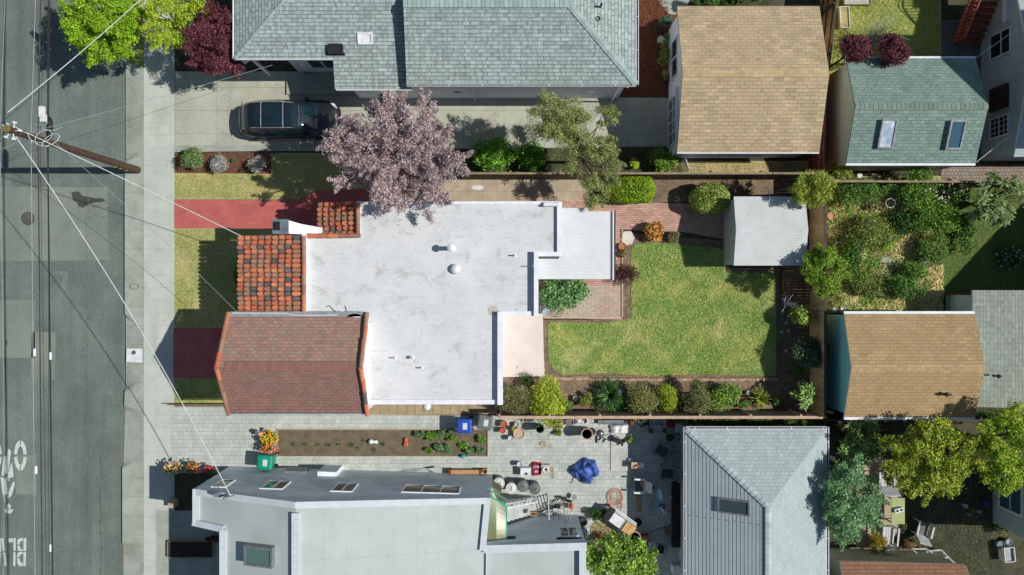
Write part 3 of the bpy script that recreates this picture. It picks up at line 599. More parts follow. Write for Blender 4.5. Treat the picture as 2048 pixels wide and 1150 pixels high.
# dish and mast on the roof edge, lying white
dt=thing('satellite_dish','white satellite dish with folded arms on the flat roof by the red shingle wing','satellite dish',(*px_(700,632,4.2),ZR))
x,y=px_(706,634,4.3)
b=MB(); b.lathe(x+.1,y,[(.34,4.42),(.3,4.36),(.15,4.31),(.02,4.3)],16,sx=1,sy=.45); b.build('dish',M_white,dt,smooth=True)
b=MB(); b.tube([(x-.1,y,ZR),(x-.05,y,4.3)],.03,6); b.tube([(x-.75,y+.42,4.5),(x-.62,y+.5,4.5),(x-.5,y+.3,4.42),(x-.1,y-.05,4.3)],.022,5); b.tube([(x+.02,y+.1,4.3),(x+.1,y+.5,4.5)],.02,5); b.tube([(x-.6,y-.05,ZR+.05),(x+.5,y+.02,ZR+.3)],.02,5); b.build('arm',M_trim,dt)
# patio cover
pc=thing('patio_cover','white ribbed metal patio cover behind the white-roofed house','patio cover',U(1140,520))
M_rib=mat('ribbed_metal',c(212,215,218),c(203,207,210),ns=.8,fa=.03,rough=.45,bump=.05,stain2=(c(190,192,194),2.,.55,.75,.5),wave=(2.,.94,HP))
b=MB(); zf=lambda x:2.75-(x-1068)*.0012
Y0,Y1=420.5,559.5; n=44
def pcx(i): return Y0+(Y1-Y0)*i/n
for i in range(n):
    ya,yb=pcx(i),pcx(i+1); ym=ya+(yb-ya)*.35; xs0=1111 if ya<520 else 1069
    if ya<432: xe=1165; 
    else: xe=1211
    if ya<426: continue
    b.slab([U(xs0,ya,zf(xs0)),U(xe,ya,zf(xe)),U(xe,ym,zf(xe)),U(xs0,ym,zf(xs0))],.03)
    b.slab([U(xs0,ym,zf(xs0)-.045),U(xe,ym,zf(xe)-.045),U(xe,yb,zf(xe)-.045),U(xs0,yb,zf(xs0)-.045)],.02)
b.build('roof_sheet',M_rib,pc)
b=MB(); b.obox(*U(1212.5,496.5)[:2],2.42,2.66,.06,130*S); b.build('gutter',[M_trim],pc)
b=MB(); b.obox(*U(1215.5,496)[:2],2.4,2.5,.1,130*S); b.build('fascia',M_dark,pc)
for gy in (440,500,556):
    b=MB(); b.obox(*U(1207,gy)[:2],0,2.5,.09,.09); b.build('post',M_trim,pc)
# ---- upper house (sage shingles)
uh=thing('upper_house','long sage-grey shingled house with white gutters at the top of the photo','house',U(860,100))
M_fa=M_trim
zL=lambda y:3.15+(y-0)*0+ (210-y)*S*.27 if True else 0      # left roof plane height from plan y
YE=212; 
def zl(y): return 3.25+(YE-y)*S*.27
b=MB(); y117=575-458*(1-3.6/38)
b.slab([U(522,y117,zl(y117)),U(700,y117,zl(y117)),U(700,YE,zl(YE)),U(841,YE,zl(YE)),U(841,0,zl(0)),U(700,0,zl(0)),U(522+(y117-0),0,zl(0))],.1,0,2)
b.slab([U(522,y117,zl(y117)),U(522+y117,0,zl(0)),U(522,0-y117,zl(y117))],.1,1,2)
lr=b.build('roof',[MT['shingle_sage'],MT['shingle_sage_side'],M_fa],uh)
def hipcap(parent,p0,z0,p1,z1,m,w_=.13,ln=.22):
    b=MB(); a=Vector(U(*p0,z0)); e=Vector(U(*p1,z1)); d=e-a; L=d.length; n=max(1,round(L/ln)); d.normalize(); s=d.cross(Vector((0,0,1))).normalized()
    for i in range(n):
        s0=a+d*(L*i/n); s1=a+d*(L*(i+1)/n+.02); cc=random.uniform(.82,1.08)
        up0=Vector((0,0,.05)); up1=Vector((0,0,.03)); dn=Vector((0,0,-.035))
        b.add([s0-s*w_+up0+dn,s1-s*w_+up1+dn,s1+up1,s0+up0,s1+s*w_+up1+dn,s0+s*w_+up0+dn,s0-s*w_+dn,s0+dn*.2,s0+s*w_+dn],[(0,1,2,3),(3,2,4,5),(0,3,7,6),(3,5,8,7)],0,(cc,cc,cc,1))
    return b.build('ridge_cap',m,parent)
M_capsage=mat('cap_sage',c(160,178,173),c(146,165,160),ns=4,fa=.1,attr=True)
hipcap(lr,(522,y117),zl(y117),(522+y117,0),zl(0),M_capsage,.1)
YR,YEr=79,208
zr_=lambda y:3.75+(YEr-y)*S*.33
xrid=575-0
b=MB(); hx=1024+113*(1-zr_(79)/38); ex=1024+248*(1-3.75/38)
b.slab([U(834,YEr,zr_(YEr)),U(ex,YEr,zr_(YEr)),U(hx,YR,zr_(YR)),U(834,YR,zr_(YR))],.12,0,2)
b.slab([U(ex,YEr,zr_(YEr)),U(ex,YR-129,zr_(YEr)),U(hx,YR,zr_(YR))],.12,1,2)
b.slab([U(834,YR,zr_(YR)),U(hx,YR,zr_(YR)),U(ex,YR-129,zr_(YEr)),U(834,YR-129,zr_(YEr))],.12,0,2)
rr=b.build('roof',[MT['shingle_sage'],MT['shingle_sage_side'],M_fa],uh)
hipcap(rr,(ex,YEr),zr_(YEr),(hx,YR),zr_(YR),M_capsage,.15); hipcap(rr,(834,YR),zr_(YR),(hx,YR),zr_(YR),M_capsage,.17,.2)
gutter(uh,(834,YEr),(ex,YEr),3.76,(0,-1),.11); gutter(uh,(ex+.5,YR-129),(ex+.5,YEr+2),3.76,(1,0),.11)
gutter(uh,(702,YE),(841,YE),3.24,(0,-1),.06,brk=9); gutter(uh,(522,y117),(700,y117),zl(y117),(0,-1),.06,brk=9); gutter(uh,(520,0),(520,y117),zl(y117),(-1,0),.05,brk=9)
body(uh,[(720,0),(1236,0),(1236,197),(720,197)],3.2,M_wallpale); body(uh,[(600,-60),(720,-60),(720,146),(600,146)],3.3,M_wallpale); body(uh,[(838,60),(1236,60),(1236,196.5),(838,196.5)],3.62,M_wallpale,z0=3.2)
win(uh,(606,146),(628,146),.1,2.1,(0,-1),1,fm=M_trim,gm=M_white,name='front_door'); win(uh,(634,146),(690,146),.9,2.3,(0,-1),2)
b=MB(); b.obox(*U(541,150)[:2],0,3.4,.12,.12); b.build('porch_post',M_trim,uh)
b=MB(); b.obox(*U(534,152)[:2],2.6,3.1,.5,.08,.6); b.build('porch_bracket',M_trim,uh)
b=MB(); b.box(*U(575,190)[:2],.03,*U(720,146)[:2],.16); b.build('porch_slab',M_apron,uh)
x,y=U(1222,204)[:2]; b=MB(); b.tube([(x,y,.1),(x+.05,y+.03,2.9),(x+.3,y-.2,3.6)],.04,6); b.tube([(x-.0,y,.06),(x,y-.2,.05)],.045,6); b.build('downspout',M_trim,uh)
x,y=U(950,201)[:2]; b=MB(); b.tube([(x,y,.05),(x,y,2.9),(x-.05,y-.2,3.6)],.04,6); b.build('downspout',M_trim,uh)
for (gx,ww) in ((918,14),(1175,14)): b=MB(); b.obox(*U(gx,197.5)[:2],1.2,1.34,ww*S,.05); b.build('wall_vent',M_grey,uh)
def zu(x,y): return zl(y)
cx,cy=T(729,75,3.9+.1); skylight(uh,cx,cy,zu,.68,.5,.06,M_trim,M_white)
cx,cy=T(670,97,3.8+.1); s=skylight(uh,cx,cy,zu,.66,.42,.2,M_dark,M_dark)
b=MB(); q=T(670,106,3.8); b.slab([U(q[0]-17,q[1]-2,zl(q[1]-2)+.03),U(q[0]+17,q[1]-2,zl(q[1]-2)+.03),U(q[0]+17,q[1]+3,zl(q[1]+3)+.03),U(q[0]-17,q[1]+3,zl(q[1]+3)+.03)],.03); b.build('vent_flashing',M_dark,uh)
for (px,py,hh) in ((1198,16,.5),(1193,40,.2)):
    zz=4.2; q=T(px,py,zz); b=MB(); x,y,_=U(*q)
    b.slab([(x-.02,y-.25,zz-.08),(x+.25,y-.25,zz-.14),(x+.25,y+.25,zz-.14),(x-.02,y+.25,zz-.08)],.03); b.build('vent_flashing',M_white,uh)
    pipe(uh,x+.05,y,zz-.1,zz+hh,.05 if hh>.3 else .11,M_dark,n=10)
# ---- tan garage
tg=thing('tan_garage','pale garage with a tan shingled gable roof beside the wooden boundary fence','garage',U(1460,190))
gablebody(tg,1337,1589,60,316,2.62,3.65,'x',M_wallpale)
gableroof(tg,1331,1595,52,324,2.7,3.82,MT['shingle_tan'],M_grey,yr=190)
b=MB(); b.slab([U(1331,184,3.79),U(1595,184,3.79),U(1595,190,3.84),U(1331,190,3.84)],.02); b.slab([U(1331,190,3.84),U(1595,190,3.84),U(1595,196,3.79),U(1331,196,3.79)],.02)
b.build('ridge_cap',mat('tan_ridge',c(196,174,136),c(180,160,124),fine=50,brick=dict(w=.22,h=9,m=.006,a=g(1.05),b=g(.85),mc=g(.7),off=0)),tg)
win(tg,(1336.5,98),(1336.5,172),.9,2.2,(-1,0),2); win(tg,(1336.5,206),(1336.5,298),.1,2.25,(-1,0),4,gm=mat('door_panel',c(120,132,138),c(100,112,118)),name='garage_door',hmull=[.5])
b=MB(); b.obox(*U(1333,250)[:2],2.3,2.36,.14,104*S); b.build('door_head',M_trim,tg)
b=MB(); q=U(1463,325)
b.obox(q[0],q[1],2.58,2.68,264*S,.05); b.build('fascia',M_trim,tg)
b=MB(); b.obox(*U(1440,318)[:2],.55,.75,6.2*.6,.08); b.build('wall_batten',M_trim,tg)
# ---- green garage
gg=thing('green_garage','garage with a weathered green shingle gable roof and two roof windows','garage',U(1760,250))
gablebody(gg,1650,1874,156,342,2.75,3.65,'x',M_wallsage)
r_=gableroof(gg,1642,1881,149,348,2.85,3.82,MT['shingle_green'],M_grey,ridge=mat('cap_green',c(130,146,134),c(118,134,124),ns=3,fa=.1,attr=True),yr=248.5)
b=MB(); b.obox(*U(1761,347.5)[:2],2.78,2.88,239*S,.1); b.build('gutter',M_trim,gg); b=MB(); b.obox(*U(1761,149.5)[:2],2.78,2.89,239*S,.09); b.build('gutter',M_trim,gg)
zg=lambda x,y:3.82-abs(y-248.5)*.97/99.5
for (px,py,gm) in ((1775,268,M_glassw),(1912,270,M_glassb)):
    q=T(px,py,3.5); skylight(gg,q[0],q[1],zg,.72,1.25,.2,M_grey,gm,fw=.08)
# ---- teal garage with orange shingles
og=thing('teal_garage','teal-walled garage with an orange-tan shingled gable roof at the right','garage',U(1760,720))
gablebody(og,1648,1880,629,811,2.58,3.3,'x',M_teal)
gableroof(og,1642,1885,623,817,2.66,3.42,MT['shingle_orange'],M_trim,yr=721)
b=MB(); b.slab([U(1642,715,3.39),U(1885,715,3.39),U(1885,721,3.44),U(1642,721,3.44)],.02); b.slab([U(1642,721,3.441),U(1885,721,3.441),U(1885,727,3.39),U(1642,727,3.39)],.02)
b.build('ridge_cap',mat('orange_ridge',c(184,158,120),c(172,144,106),ns=6,fine=50,brick=dict(w=.2,h=9,m=.005,a=g(1.1),b=g(.88),mc=g(.75),off=0)),og)
for gy,sg in ((621.5,1),(818.5,-1)):
    b=MB(); b.obox(*U(1763,gy)[:2],2.56,2.68,243*S,.12); b.build('gutter',M_trim,og)
q=T(1890,788,3.1); x,y=U(*q)[:2]; b=MB(); b.lathe(x,y,[(.05,2.7),(.05,3.25),(.11,3.27),(.08,3.33),(.02,3.35)],10); b.tube([(x-.25,y,3.2),(x+.22,y-.02,3.2)],.05,8); b.build('vent_pipe',M_dark,og)
# ---- olive-roofed house behind the teal garage
fh=thing('rear_house','low house with olive-grey shingles behind the orange-roofed teal garage','house',U(1990,700))
body(fh,[(1893,590),(2300,590),(2300,792),(1893,792)],2.25,M_wallpale)
b=MB(); b.slab([U(1888,580,2.35),U(2140,580,3.4),U(2140,799,3.4),U(1888,799,2.35)],.1,0,1); b.slab([U(2140,580,3.4),U(2400,580,2.35),U(2400,799,2.35),U(2140,799,3.4)],.1,0,1); b.build('roof',[MT['shingle_olive_side'],M_trim],fh)
q=T(1994,752,2.9); x,y=U(*q)[:2]; b=MB(); b.lathe(x,y,[(.05,2.6),(.05,3.0),(.1,3.02),(.02,3.1)],10); b.tube([(x-.25,y,3.0),(x+.15,y,3.0)],.04,8); b.build('vent_pipe',M_dark,fh)
wd=thing('side_deck','small weathered plank deck beside the olive-roofed house','deck',U(1914,604))
b=MB()
for i in range(9): x0,y0,_=U(1885+i*6.6,626); x1,y1,_=U(1885+i*6.6+6.1,588); b.box(x0,y0,.3,x1,y1,.34)
b.build('plank',mat('deck_plank',c(176,164,134),c(156,146,120),ns=3),wd); b=MB(); b.obox(*U(1914,588)[:2],.2,.5,60*S,.1); b.build('rail',M_woodb,wd)
# ---- grey garage with hip roof (bottom)
hg=thing('hip_roof_garage','garage with a pale grey hip roof beside the cluttered paver yard','garage',U(1480,1000))
body(hg,[(1358,846),(1603,846),(1603,1300),(1358,1300)],2.35,M_wallblue)
zh=2.5; ap=(1481,966); zp=4.15
b=MB(); A_=(1349.5,839.5); B_=(1611.5,839.5)
b.slab([U(*A_,zh),U(*B_,zh),U(*ap,zp)],.1,0,3); b.slab([U(*A_,zh),U(*ap,zp),U(ap[0],1300,zp),U(A_[0],1300,zh)],.1,1,3); b.slab([U(*B_,zh),U(B_[0],1300,zh),U(ap[0],1300,zp),U(*ap,zp)],.1,2,3)
hr=b.build('roof',[MT['shingle_pale'],MT['shingle_pale_side'],MT['shingle_pale_east'],M_trim],hg)
M_cappale=mat('cap_pale',c(184,195,196),c(172,184,186),ns=4,fa=.08,attr=True)
hipcap(hr,A_,zh,ap,zp,M_cappale,.14,.23); hipcap(hr,ap,zp,(ap[0],1300),zp,M_cappale,.14,.23)
gutter(hg,A_,B_,zh+.02,(0,1),.12); gutter(hg,(A_[0],1300),(A_[0],A_[1]-4),zh+.02,(-1,0),.12); gutter(hg,(B_[0],1300),(B_[0],B_[1]-4),zh+.02,(1,0),.12)
q=T(1471,1018,3.9); skylight(hg,q[0],q[1],lambda x,y:zh+(x-A_[0])*(zp-zh)/(ap[0]-A_[0]),1.28,.68,.14,M_grey,glass('smoke_glass',c(70,82,86)),fw=.07)
# ---- white shed
ws=thing('garden_shed','small white metal-roofed shed standing at the corner of the back lawn','shed',U(1510,468))
b=MB(); vs=[U(1447,407,0),U(1574,407,0),U(1574,530,0),U(1447,530,0),U(1447,407,2.05),U(1574,407,2.05),U(1574,530,2.05),U(1447,530,2.05),U(1447,468,2.4),U(1574,468,2.4)]
b.add(vs,[(0,1,5,4),(2,3,7,6),(1,2,6,9,5),(3,0,4,8,7)]); b.build('wall',mat('shed_siding',c(190,200,198),c(176,188,188),fa=.05,wave=(3.,.6,HP)),ws)
gableroof(ws,1443,1578,403,533.5,2.1,2.48,mat('shed_roof',c(203,206,206),c(193,197,196),ns=1,fa=.04,rough=.5,wave=(2.6,.9,HP),stain=(c(180,178,172),2.,.6,.75,.6)),M_trim,yr=466,t=.05)
# ---- lower house (flat membrane roof with a low ridge)
lh=thing('lower_house','grey stucco house with a pale membrane roof and ribbed windows at the bottom left','house',U(740,1040))
M_mem=mat('membrane_roof',c(182,191,188),c(174,184,181),ns=.4,fine=30,fa=.04,rough=.7,bump=.1,brick=dict(w=.97,h=60,m=.007,a=g(1),b=g(.99),mc=g(.88),off=0),stain=(c(158,168,166),.8,.5,.8,.6),stain2=(c(150,156,152),3,.62,.75,.4))
th_=math.atan2(16,525)
NW=(460,932); ND=(985,948); RID=(657,938)
def zlow(gx): return 4.35+(gx-460)*(5.85-4.35)/197 if gx<657 else 5.85-(gx-657)*(5.85-4.3)/328
def slp(gx): return (gx,932+(gx-460)*16/525)
# body
b=MB()
def wpoly(pts,m=0):
    """vertical walls round a plan outline, tops following zlow"""
    n=len(pts)
    for i in range(n):
        (xa,ya),(xb,yb)=pts[i],pts[(i+1)%n]
        segs=[(xa,ya)]+([(657,ya+(yb-ya)*(657-xa)/(xb-xa))] if (xa-657)*(xb-657)<0 else [])+[(xb,yb)]
        for (p,q) in zip(segs[:-1],segs[1:]):
            b.add([U(*p,0),U(*q,0),U(*q,zlow(q[0])),U(*p,zlow(p[0]))],[(0,1,2,3)],m)
OL=[(460,932),(985,948),(978,1036),(975,1300),(514,1300),(514,1000),(460,994)]
wpoly(OL); b.build('wall',M_wallgrey,lh)
b=MB()
L1=[(460,932),(657,938),(657,1300),(514,1300),(514,1000),(460,994)]; R1=[(657,938),(985,948),(978,1036),(975,1300),(657,1300)]
for PP in (L1,R1): b.slab([U(x,y,zlow(x)-.12) for x,y in PP],.08)
b.build('roof',M_mem,lh)
b=MB()
CZ=[0]
def curbz(p,q,w=.28,up=.04):
    CZ[0]+=.003; up+=CZ[0]
    segs=[p]+([(657,p[1]+(q[1]-p[1])*(657-p[0])/(q[0]-p[0]))] if (p[0]-657)*(q[0]-657)<0 else [])+[q]
    for (a,e) in zip(segs[:-1],segs[1:]):
        A=Vector(U(*a,zlow(a[0])+up)); E=Vector(U(*e,zlow(e[0])+up)); d=(E-A).normalized(); s=d.cross(Vector((0,0,1))).normalized()*(w/2)
        A-=d*.02; E+=d*.02
        b.slab([tuple(A-s),tuple(E-s),tuple(E+s),tuple(A+s)],.22)
ins=5
for p,q in (((461,937),(984,953)),((465,932),(465,994)),((458,991),(519,997)),((519,999),(519,1300)),((981,948),(972,1040))): curbz(p,q)
M_par2=mat('lower_parapet',c(202,208,212),c(192,199,204),ns=3,fa=.04); b.build('parapet',M_par2,lh)
b=MB(); x0,y0,_=U(651,1300); x1,y1,_=U(663,957); 
b.box(x0,y0,5.7,x1,y1,5.86); b.build('ridge_vent',mat('ridge_vent_m',c(204,208,214),c(192,198,204),brick=dict(w=9,h=.3,m=.01,a=g(1),b=g(.95),mc=g(.75),off=0)),lh)
# lower wing
ZW=4.15
WP=[(974,1034),(1155,1029),(1153,1300),(974,1300)]
b=MB(); b.prism([U(x,y)[:2] for x,y in WP],0,ZW); b.build('wall',M_wallgrey,lh)
b=MB(); b.prism([U(x,y)[:2] for x,y in [(977,1037),(1152,1032),(1150,1299),(977,1299)]],ZW,ZW+.02); b.build('roof',M_mem,lh)
b=MB()
for p,q in (((974,1038),(1156,1033)),((1149,1029),(1149,1300))):
    a=U(*p); e=U(*q); L=math.hypot(e[0]-a[0],e[1]-a[1]); b.obox((a[0]+e[0])/2,(a[1]+e[1])/2,ZW-.15,ZW+.25+(.004 if p[1]<1035 and q[1]>1100 else 0),L,.3 if p[1]<1035 else .34,math.atan2(e[1]-a[1],e[0]-a[0]))
b.build('parapet',M_par2,lh)
gl2=glass('grey_green_glass',c(64,84,78))
N_=(math.sin(-th_)*-0,1)
for xa,xb,z0,z1,n in ((485,511,2.7,4.0,1),(572,613.5,2.65,4.02,2),(699,739,2.7,4.1,2),(825,929,2.65,3.9,3)):
    win(lh,slp(xa),slp(xb),z0,z1,(0,1),n,gm=gl2 if n>1 else M_glass)
win(lh,(1112,1030.3),(1146,1029.3),2.1,3.35,(0,1),2,gm=gl2)
b=MB(); b.obox(*U(1022,1031)[:2],3.2,3.42,.42,.05); b.build('wall_vent',M_dark,lh)
b=MB(); b.obox(*U(1128,1029)[:2],3.6,3.66,1.15,.1); b.build('window_hood',M_dark,lh)
b=MB(); b.obox(*U(602,934)[:2],.3,1.1,1.0,.12,-.03); b.build('meter_cabinet',M_grey,lh)
b=MB(); b.obox(*U(668,936)[:2],.0,1.5,.9,.35,-.03); b.build('utility_closet',M_wallgrey,lh)
q=T(527,1102,4.9); skylight(lh,q[0],q[1],lambda x,y:zlow(x)-.1,1.35,.85,.42,M_grey,glass('green_glass',c(92,120,112)),fw=.09)
q=T(586,932,.9)
# service mast and small dish at the roof corner
sm=thing('service_mast','grey service mast with a small dish on the north parapet of the lower house','service mast',U(*T(462,988,4.7),0))
x,y=U(*T(462,988,4.7))[:2]
b=MB(); b.tube([(x,y,4.2),(x,y,5.35)],.04,8); b.lathe(x,y,[(.09,5.35),(.07,5.45),(.02,5.48)],8); b.tube([(x,y,5.2),(x+.35,y+.1,5.3),(x+.5,y+.35,5.5)],.022,6); b.tube([(x,y,5.15),(x-.6,y+.06,5.0)],.02,6); b.build('mast',M_grey,sm)
b=MB(); b.lathe(x-.42,y+.06,[(.24,5.1),(.2,5.05),(.02,5.0)],14,sy=.45); b.build('dish',M_grey,sm)
b=MB(); b.tube([(x-.2,y-.2,4.62),(x+.4,y-.2,4.66)],.05,8); b.build('bracket',M_dark,sm)
# ---- brown roofed shed (bottom right)
bs_=thing('brown_roof_shed','building with brown shingles and pale green walls at the bottom edge, right','shed',U(1750,1150))
body(bs_,[(1642,1095),(1866,1101),(1866,1300),(1642,1300)],2.45,M_wallsage)
b=MB(); b.slab([U(1636,1085,2.55),U(1868,1091,2.55),U(1872,1098,2.6),U(1873,1200,4.0),U(1636,1200,4.0)],.08,0,1); b.build('roof',[MT['shingle_brown'],M_trim],bs_)
# ---- blue stucco house at the upper right
rh=thing('blue_stucco_house','blue-grey stucco house with white-framed windows at the upper right edge','house',U(2050,180))
gablebody(rh,1961,2500,20,322,3.0,4.1,'x',M_wallblue)
gableroof(rh,1949,2500,10,334,3.0,4.15,MT['shingle_pale'],M_trim,yr=172)
win(rh,(1960.5,84),(1960.5,132),.8,2.35,(-1,0),1,hmull=[.55]); win(rh,(1960.5,246),(1960.5,286),.8,2.2,(-1,0),1,grid=(4,4),hmull=[.5])
b=MB(); b.box(*U(1961,234)[:2],.9,*U(1955,189)[:2],2.2); b.build('wall_shutter',mat('brown_shutter',c(64,50,42),fa=.1),rh,bevel=.03)
b=MB(); x0,y0,_=U(2085,583); x1,y1,_=U(2500,60); b.box(*U(2065,320)[:2],0,*U(2500,70)[:2],8.1)
b.add([U(2065,70,8.1),U(2065,320,8.1),U(2065,70,10.5),U(2500,70,8.1),U(2500,320,8.1),U(2500,70,10.5)],[(0,1,2),(3,5,4),(0,2,5,3),(1,4,5,2)]); b.build('upper_storey',M_wallblue,rh)
b=MB(); b.obox(*U(1958,52)[:2],2.0,2.25,.25,1.1); b.build('wall_vent',M_trim,rh)
th2=thing('neighbour_house','tall neighbouring house just beyond the right edge that shades the garden','house',U(2300,490))
b=MB(); X0=2130
b.add([U(X0,400,0),U(X0,583,0),U(X0,583,6.9),U(X0,400,2.2),U(2600,400,0),U(2600,583,0),U(2600,583,6.9),U(2600,400,2.2)],[(0,1,2,3),(4,7,6,5),(1,5,6,2),(0,3,7,4),(3,2,6,7)]); b.build('wall',M_wallpale,th2)
# ---- dark teal house at the right edge, bottom
dh=thing('dim_teal_house','shaded teal-grey house wall with a white-framed window, bottom right edge','house',U(2040,1010))
body(dh,[(1985,925),(2500,925),(2500,1062),(1985,1046)],5,M_wallblue)
win(dh,(1984.5,940),(1984.5,1008),.5,2.3,(-1,0),1,gm=M_glassb,hmull=[.5],fw=.1)
# ---------------------------------------------------------------- vegetation
def leafmesh(name,pos,nrm,L,W,cols,m,parent=None,org=(0,0,0),fold=True,**kw):
    """many small leaf faces: pos, nrm (N,3), L,W lengths (N,), cols (N,3)"""
    N=len(pos); nrm=nrm/np.maximum(np.linalg.norm(nrm,axis=1,keepdims=True),1e-6)
    r=RNG.normal(size=(N,3)); a=r-nrm*(r*nrm).sum(1,keepdims=True); a/=np.maximum(np.linalg.norm(a,axis=1,keepdims=True),1e-6); b=np.cross(nrm,a)
    L=L[:,None];W=W[:,None]
    V=np.empty((N,4,3),dtype=np.float32); V[:,0]=pos-a*L/2; V[:,1]=pos+b*W/2-a*L*.05; V[:,2]=pos+a*L/2; V[:,3]=pos-b*W/2-a*L*.05
    V-=np.array(org,dtype=np.float32)
    me=bpy.data.meshes.new(name); me.vertices.add(N*4); me.vertices.foreach_set("co",V.ravel())
    me.loops.add(N*4); me.loops.foreach_set("vertex_index",np.arange(N*4,dtype=np.int32)); me.polygons.add(N)
    me.polygons.foreach_set("loop_start",np.arange(0,N*4,4,dtype=np.int32)); me.polygons.foreach_set("loop_total",np.full(N,4,dtype=np.int32))
    me.update(calc_edges=True); me.materials.append(m)
    at=me.color_attributes.new("Col",'FLOAT_COLOR','CORNER'); C=np.ones((N,4,4),dtype=np.float32); C[:,:,:3]=cols[:,None,:]; at.data.foreach_set("color",C.ravel())
    o=bpy.data.objects.new(name,me); COL.objects.link(o)
    if parent is not None: o.parent=parent; ORG[o]=ORG[parent]
    else: o.location=org; ORG[o]=Vector(org)
    setp(o,kw.get('label'),kw.get('cat'),kw.get('group'),kw.get('kind')); return o
def pick(pal,N,jit=.18):
    pal=np.array([p[:3] for p in pal],dtype=np.float32); i=RNG.integers(0,len(pal),N); return pal[i]*(1+RNG.uniform(-jit,jit,(N,1)).astype(np.float32))
def clumps(cx,cy,cz,rx,ry,rz,n,rc,seed=0,bias=.55):
    r=np.random.default_rng(seed); out=[]
    for i in range(n):
        d=r.normal(size=3); d/=np.linalg.norm(d); d[2]=d[2]*.9+.15
        u=bias+(1-bias)*r.random()**.5
        out.append((cx+d[0]*rx*u*(1-.0),cy+d[1]*ry*u,cz+d[2]*rz*u,rc*r.uniform(.6,1.25)))
    return out
def foliage(name,parent,cl,n,L,pal,m=None,asp=.5,up=.35,zs=.8,jit=.24,spread=(.3,1.15),org=None):
    cl=np.array(cl); wgt=cl[:,3]**1.7; wgt/=wgt.sum(); k=RNG.choice(len(cl),n,p=wgt)
    d=RNG.normal(size=(n,3)); d/=np.linalg.norm(d,axis=1,keepdims=True); d[:,2]=np.where(d[:,2]<-.3,-d[:,2]*.6,d[:,2])
    far=RNG.random(n)<.14; d[far]*=RNG.uniform(1.1,1.7,(far.sum(),1))
    rad=cl[k,3][:,None]*(spread[0]+(spread[1]-spread[0])*RNG.random((n,1))**.45)
    pos=cl[k,:3]+d*rad*np.array([1,1,zs]); pos[:,2]=np.maximum(pos[:,2],.03)
    nr=d*.5+RNG.normal(size=(n,3))*.55; nr[:,2]+=up
    cb=RNG.uniform(.85,1.15,len(cl))[k][:,None]; cols=pick(pal,n,jit)*cb*1.22
    Ls=L*RNG.uniform(.6,1.3,n)
    return leafmesh(name,pos,nr,Ls,Ls*asp,cols.astype(np.float32),m or M_leaf,parent,ORG[parent] if parent is not None else org or (0,0,0))
def trunk(parent,x,y,h,cl,r=.12,nb=7,m=None,stems=1,name='trunk'):
    b=MB(); rr=random.Random(int(abs(x*100)+abs(y*10)))
    for s in range(stems):
        ox,oy=(rr.uniform(-.2,.2),rr.uniform(-.2,.2)) if stems>1 else (0,0)
        b.tube([(x+ox*.3,y+oy*.3,-.02),(x+ox,y+oy,h*.5),(x+ox*1.6,y+oy*1.6,h)],[r,r*.8,r*.55],7)
    q=list(cl); rr.shuffle(q)
    for (a,e,f,_) in q[:nb]:
        t=rr.uniform(.5,1); st=(x+rr.uniform(-.03,.03),y,h*t); mid=((x+a)/2+rr.uniform(-.2,.2),(y+e)/2+rr.uniform(-.2,.2),(h*t+f)/2+.15)
        b.tube([st,mid,(a,e,f)],[r*.5,r*.32,r*.12],5)
    return b.build(name,m or M_trunk,parent)
def tree(name,label,cat,px,py,rx,ry,hc,rz,pal,n,L,nc=40,rc=.5,asp=.55,seed=1,group=None,tr=.14,nb=12,base=None,up=.35,bias=.55,m=None,extra=(),th=None,jit=.24,spread=(.3,1.15),spray=0,srad=.13):
    """px,py,rx,ry as measured on the photo at the crown's centre height hc; all turned into real metres"""
    k=1-hc/H; gx,gy=T(px,py,hc); x,y,_=U(gx,gy); rx=rx*S*k; ry=ry*S*k
    bx,by=(x,y) if base is None else U(*base)[:2]
    t=thing(name,label,cat,(bx,by,0),group)
    cl=clumps(x,y,hc,max(rx-rc*.8,.05),max(ry-rc*.8,.05),rz,nc,rc,seed,bias)
    for (ex,ey,er,ez,cnt) in extra:
        q=TU(ex,ey,ez); cl+=clumps(q[0],q[1],ez,er*S*k,er*S*k,rz*.5,cnt,rc*.8,seed+5)
    q_=random.Random(seed*31); base_cl=list(cl)
    for i in range(spray):
        sx_,sy_,sz_,_r=q_.choice(base_cl); dx,dy=sx_-x,sy_-y; dd=math.hypot(dx,dy) or 1; a_=math.atan2(dy,dx)+q_.uniform(-.7,.7); l_=q_.uniform(.25,.6)*min(1.1,max(rx,ry)*.45); up_=q_.uniform(.05,.7)
        for j in range(5):
            f=(j+.6)/5; cl.append((sx_+math.cos(a_)*l_*f,sy_+math.sin(a_)*l_*f,sz_+up_*l_*f,srad*(1.25-.6*f)))
    foliage('crown',t,cl,n,L,pal,m,asp,up,jit=jit,spread=spread)
    trunk(t,bx,by,(th or hc*.75),cl,tr,nb)
    return t
G=lambda *v:[c(*x) for x in v]
LIME=G((140,178,40),(156,190,52),(120,160,34),(172,200,70),(104,142,34))
YEL=G((176,190,60),(196,200,80),(150,170,50),(120,150,46),(206,196,92))
MIDG=G((84,124,52),(104,146,64),(70,106,44),(126,160,76),(94,130,62))
DKG=G((56,92,42),(72,112,52),(48,78,40),(90,128,66))
OLV=G((124,136,74),(144,152,88),(104,118,60),(160,162,104),(92,108,56))
PURP=G((112,60,72),(94,46,60),(134,78,86),(80,40,52),(146,96,96))
PLUM=G((176,160,164),(198,184,184),(152,132,140),(132,108,112),(212,204,204),(166,140,130),(186,162,148),(180,168,178))
GREYL=G((158,158,150),(180,178,172),(134,138,126),(196,194,190))
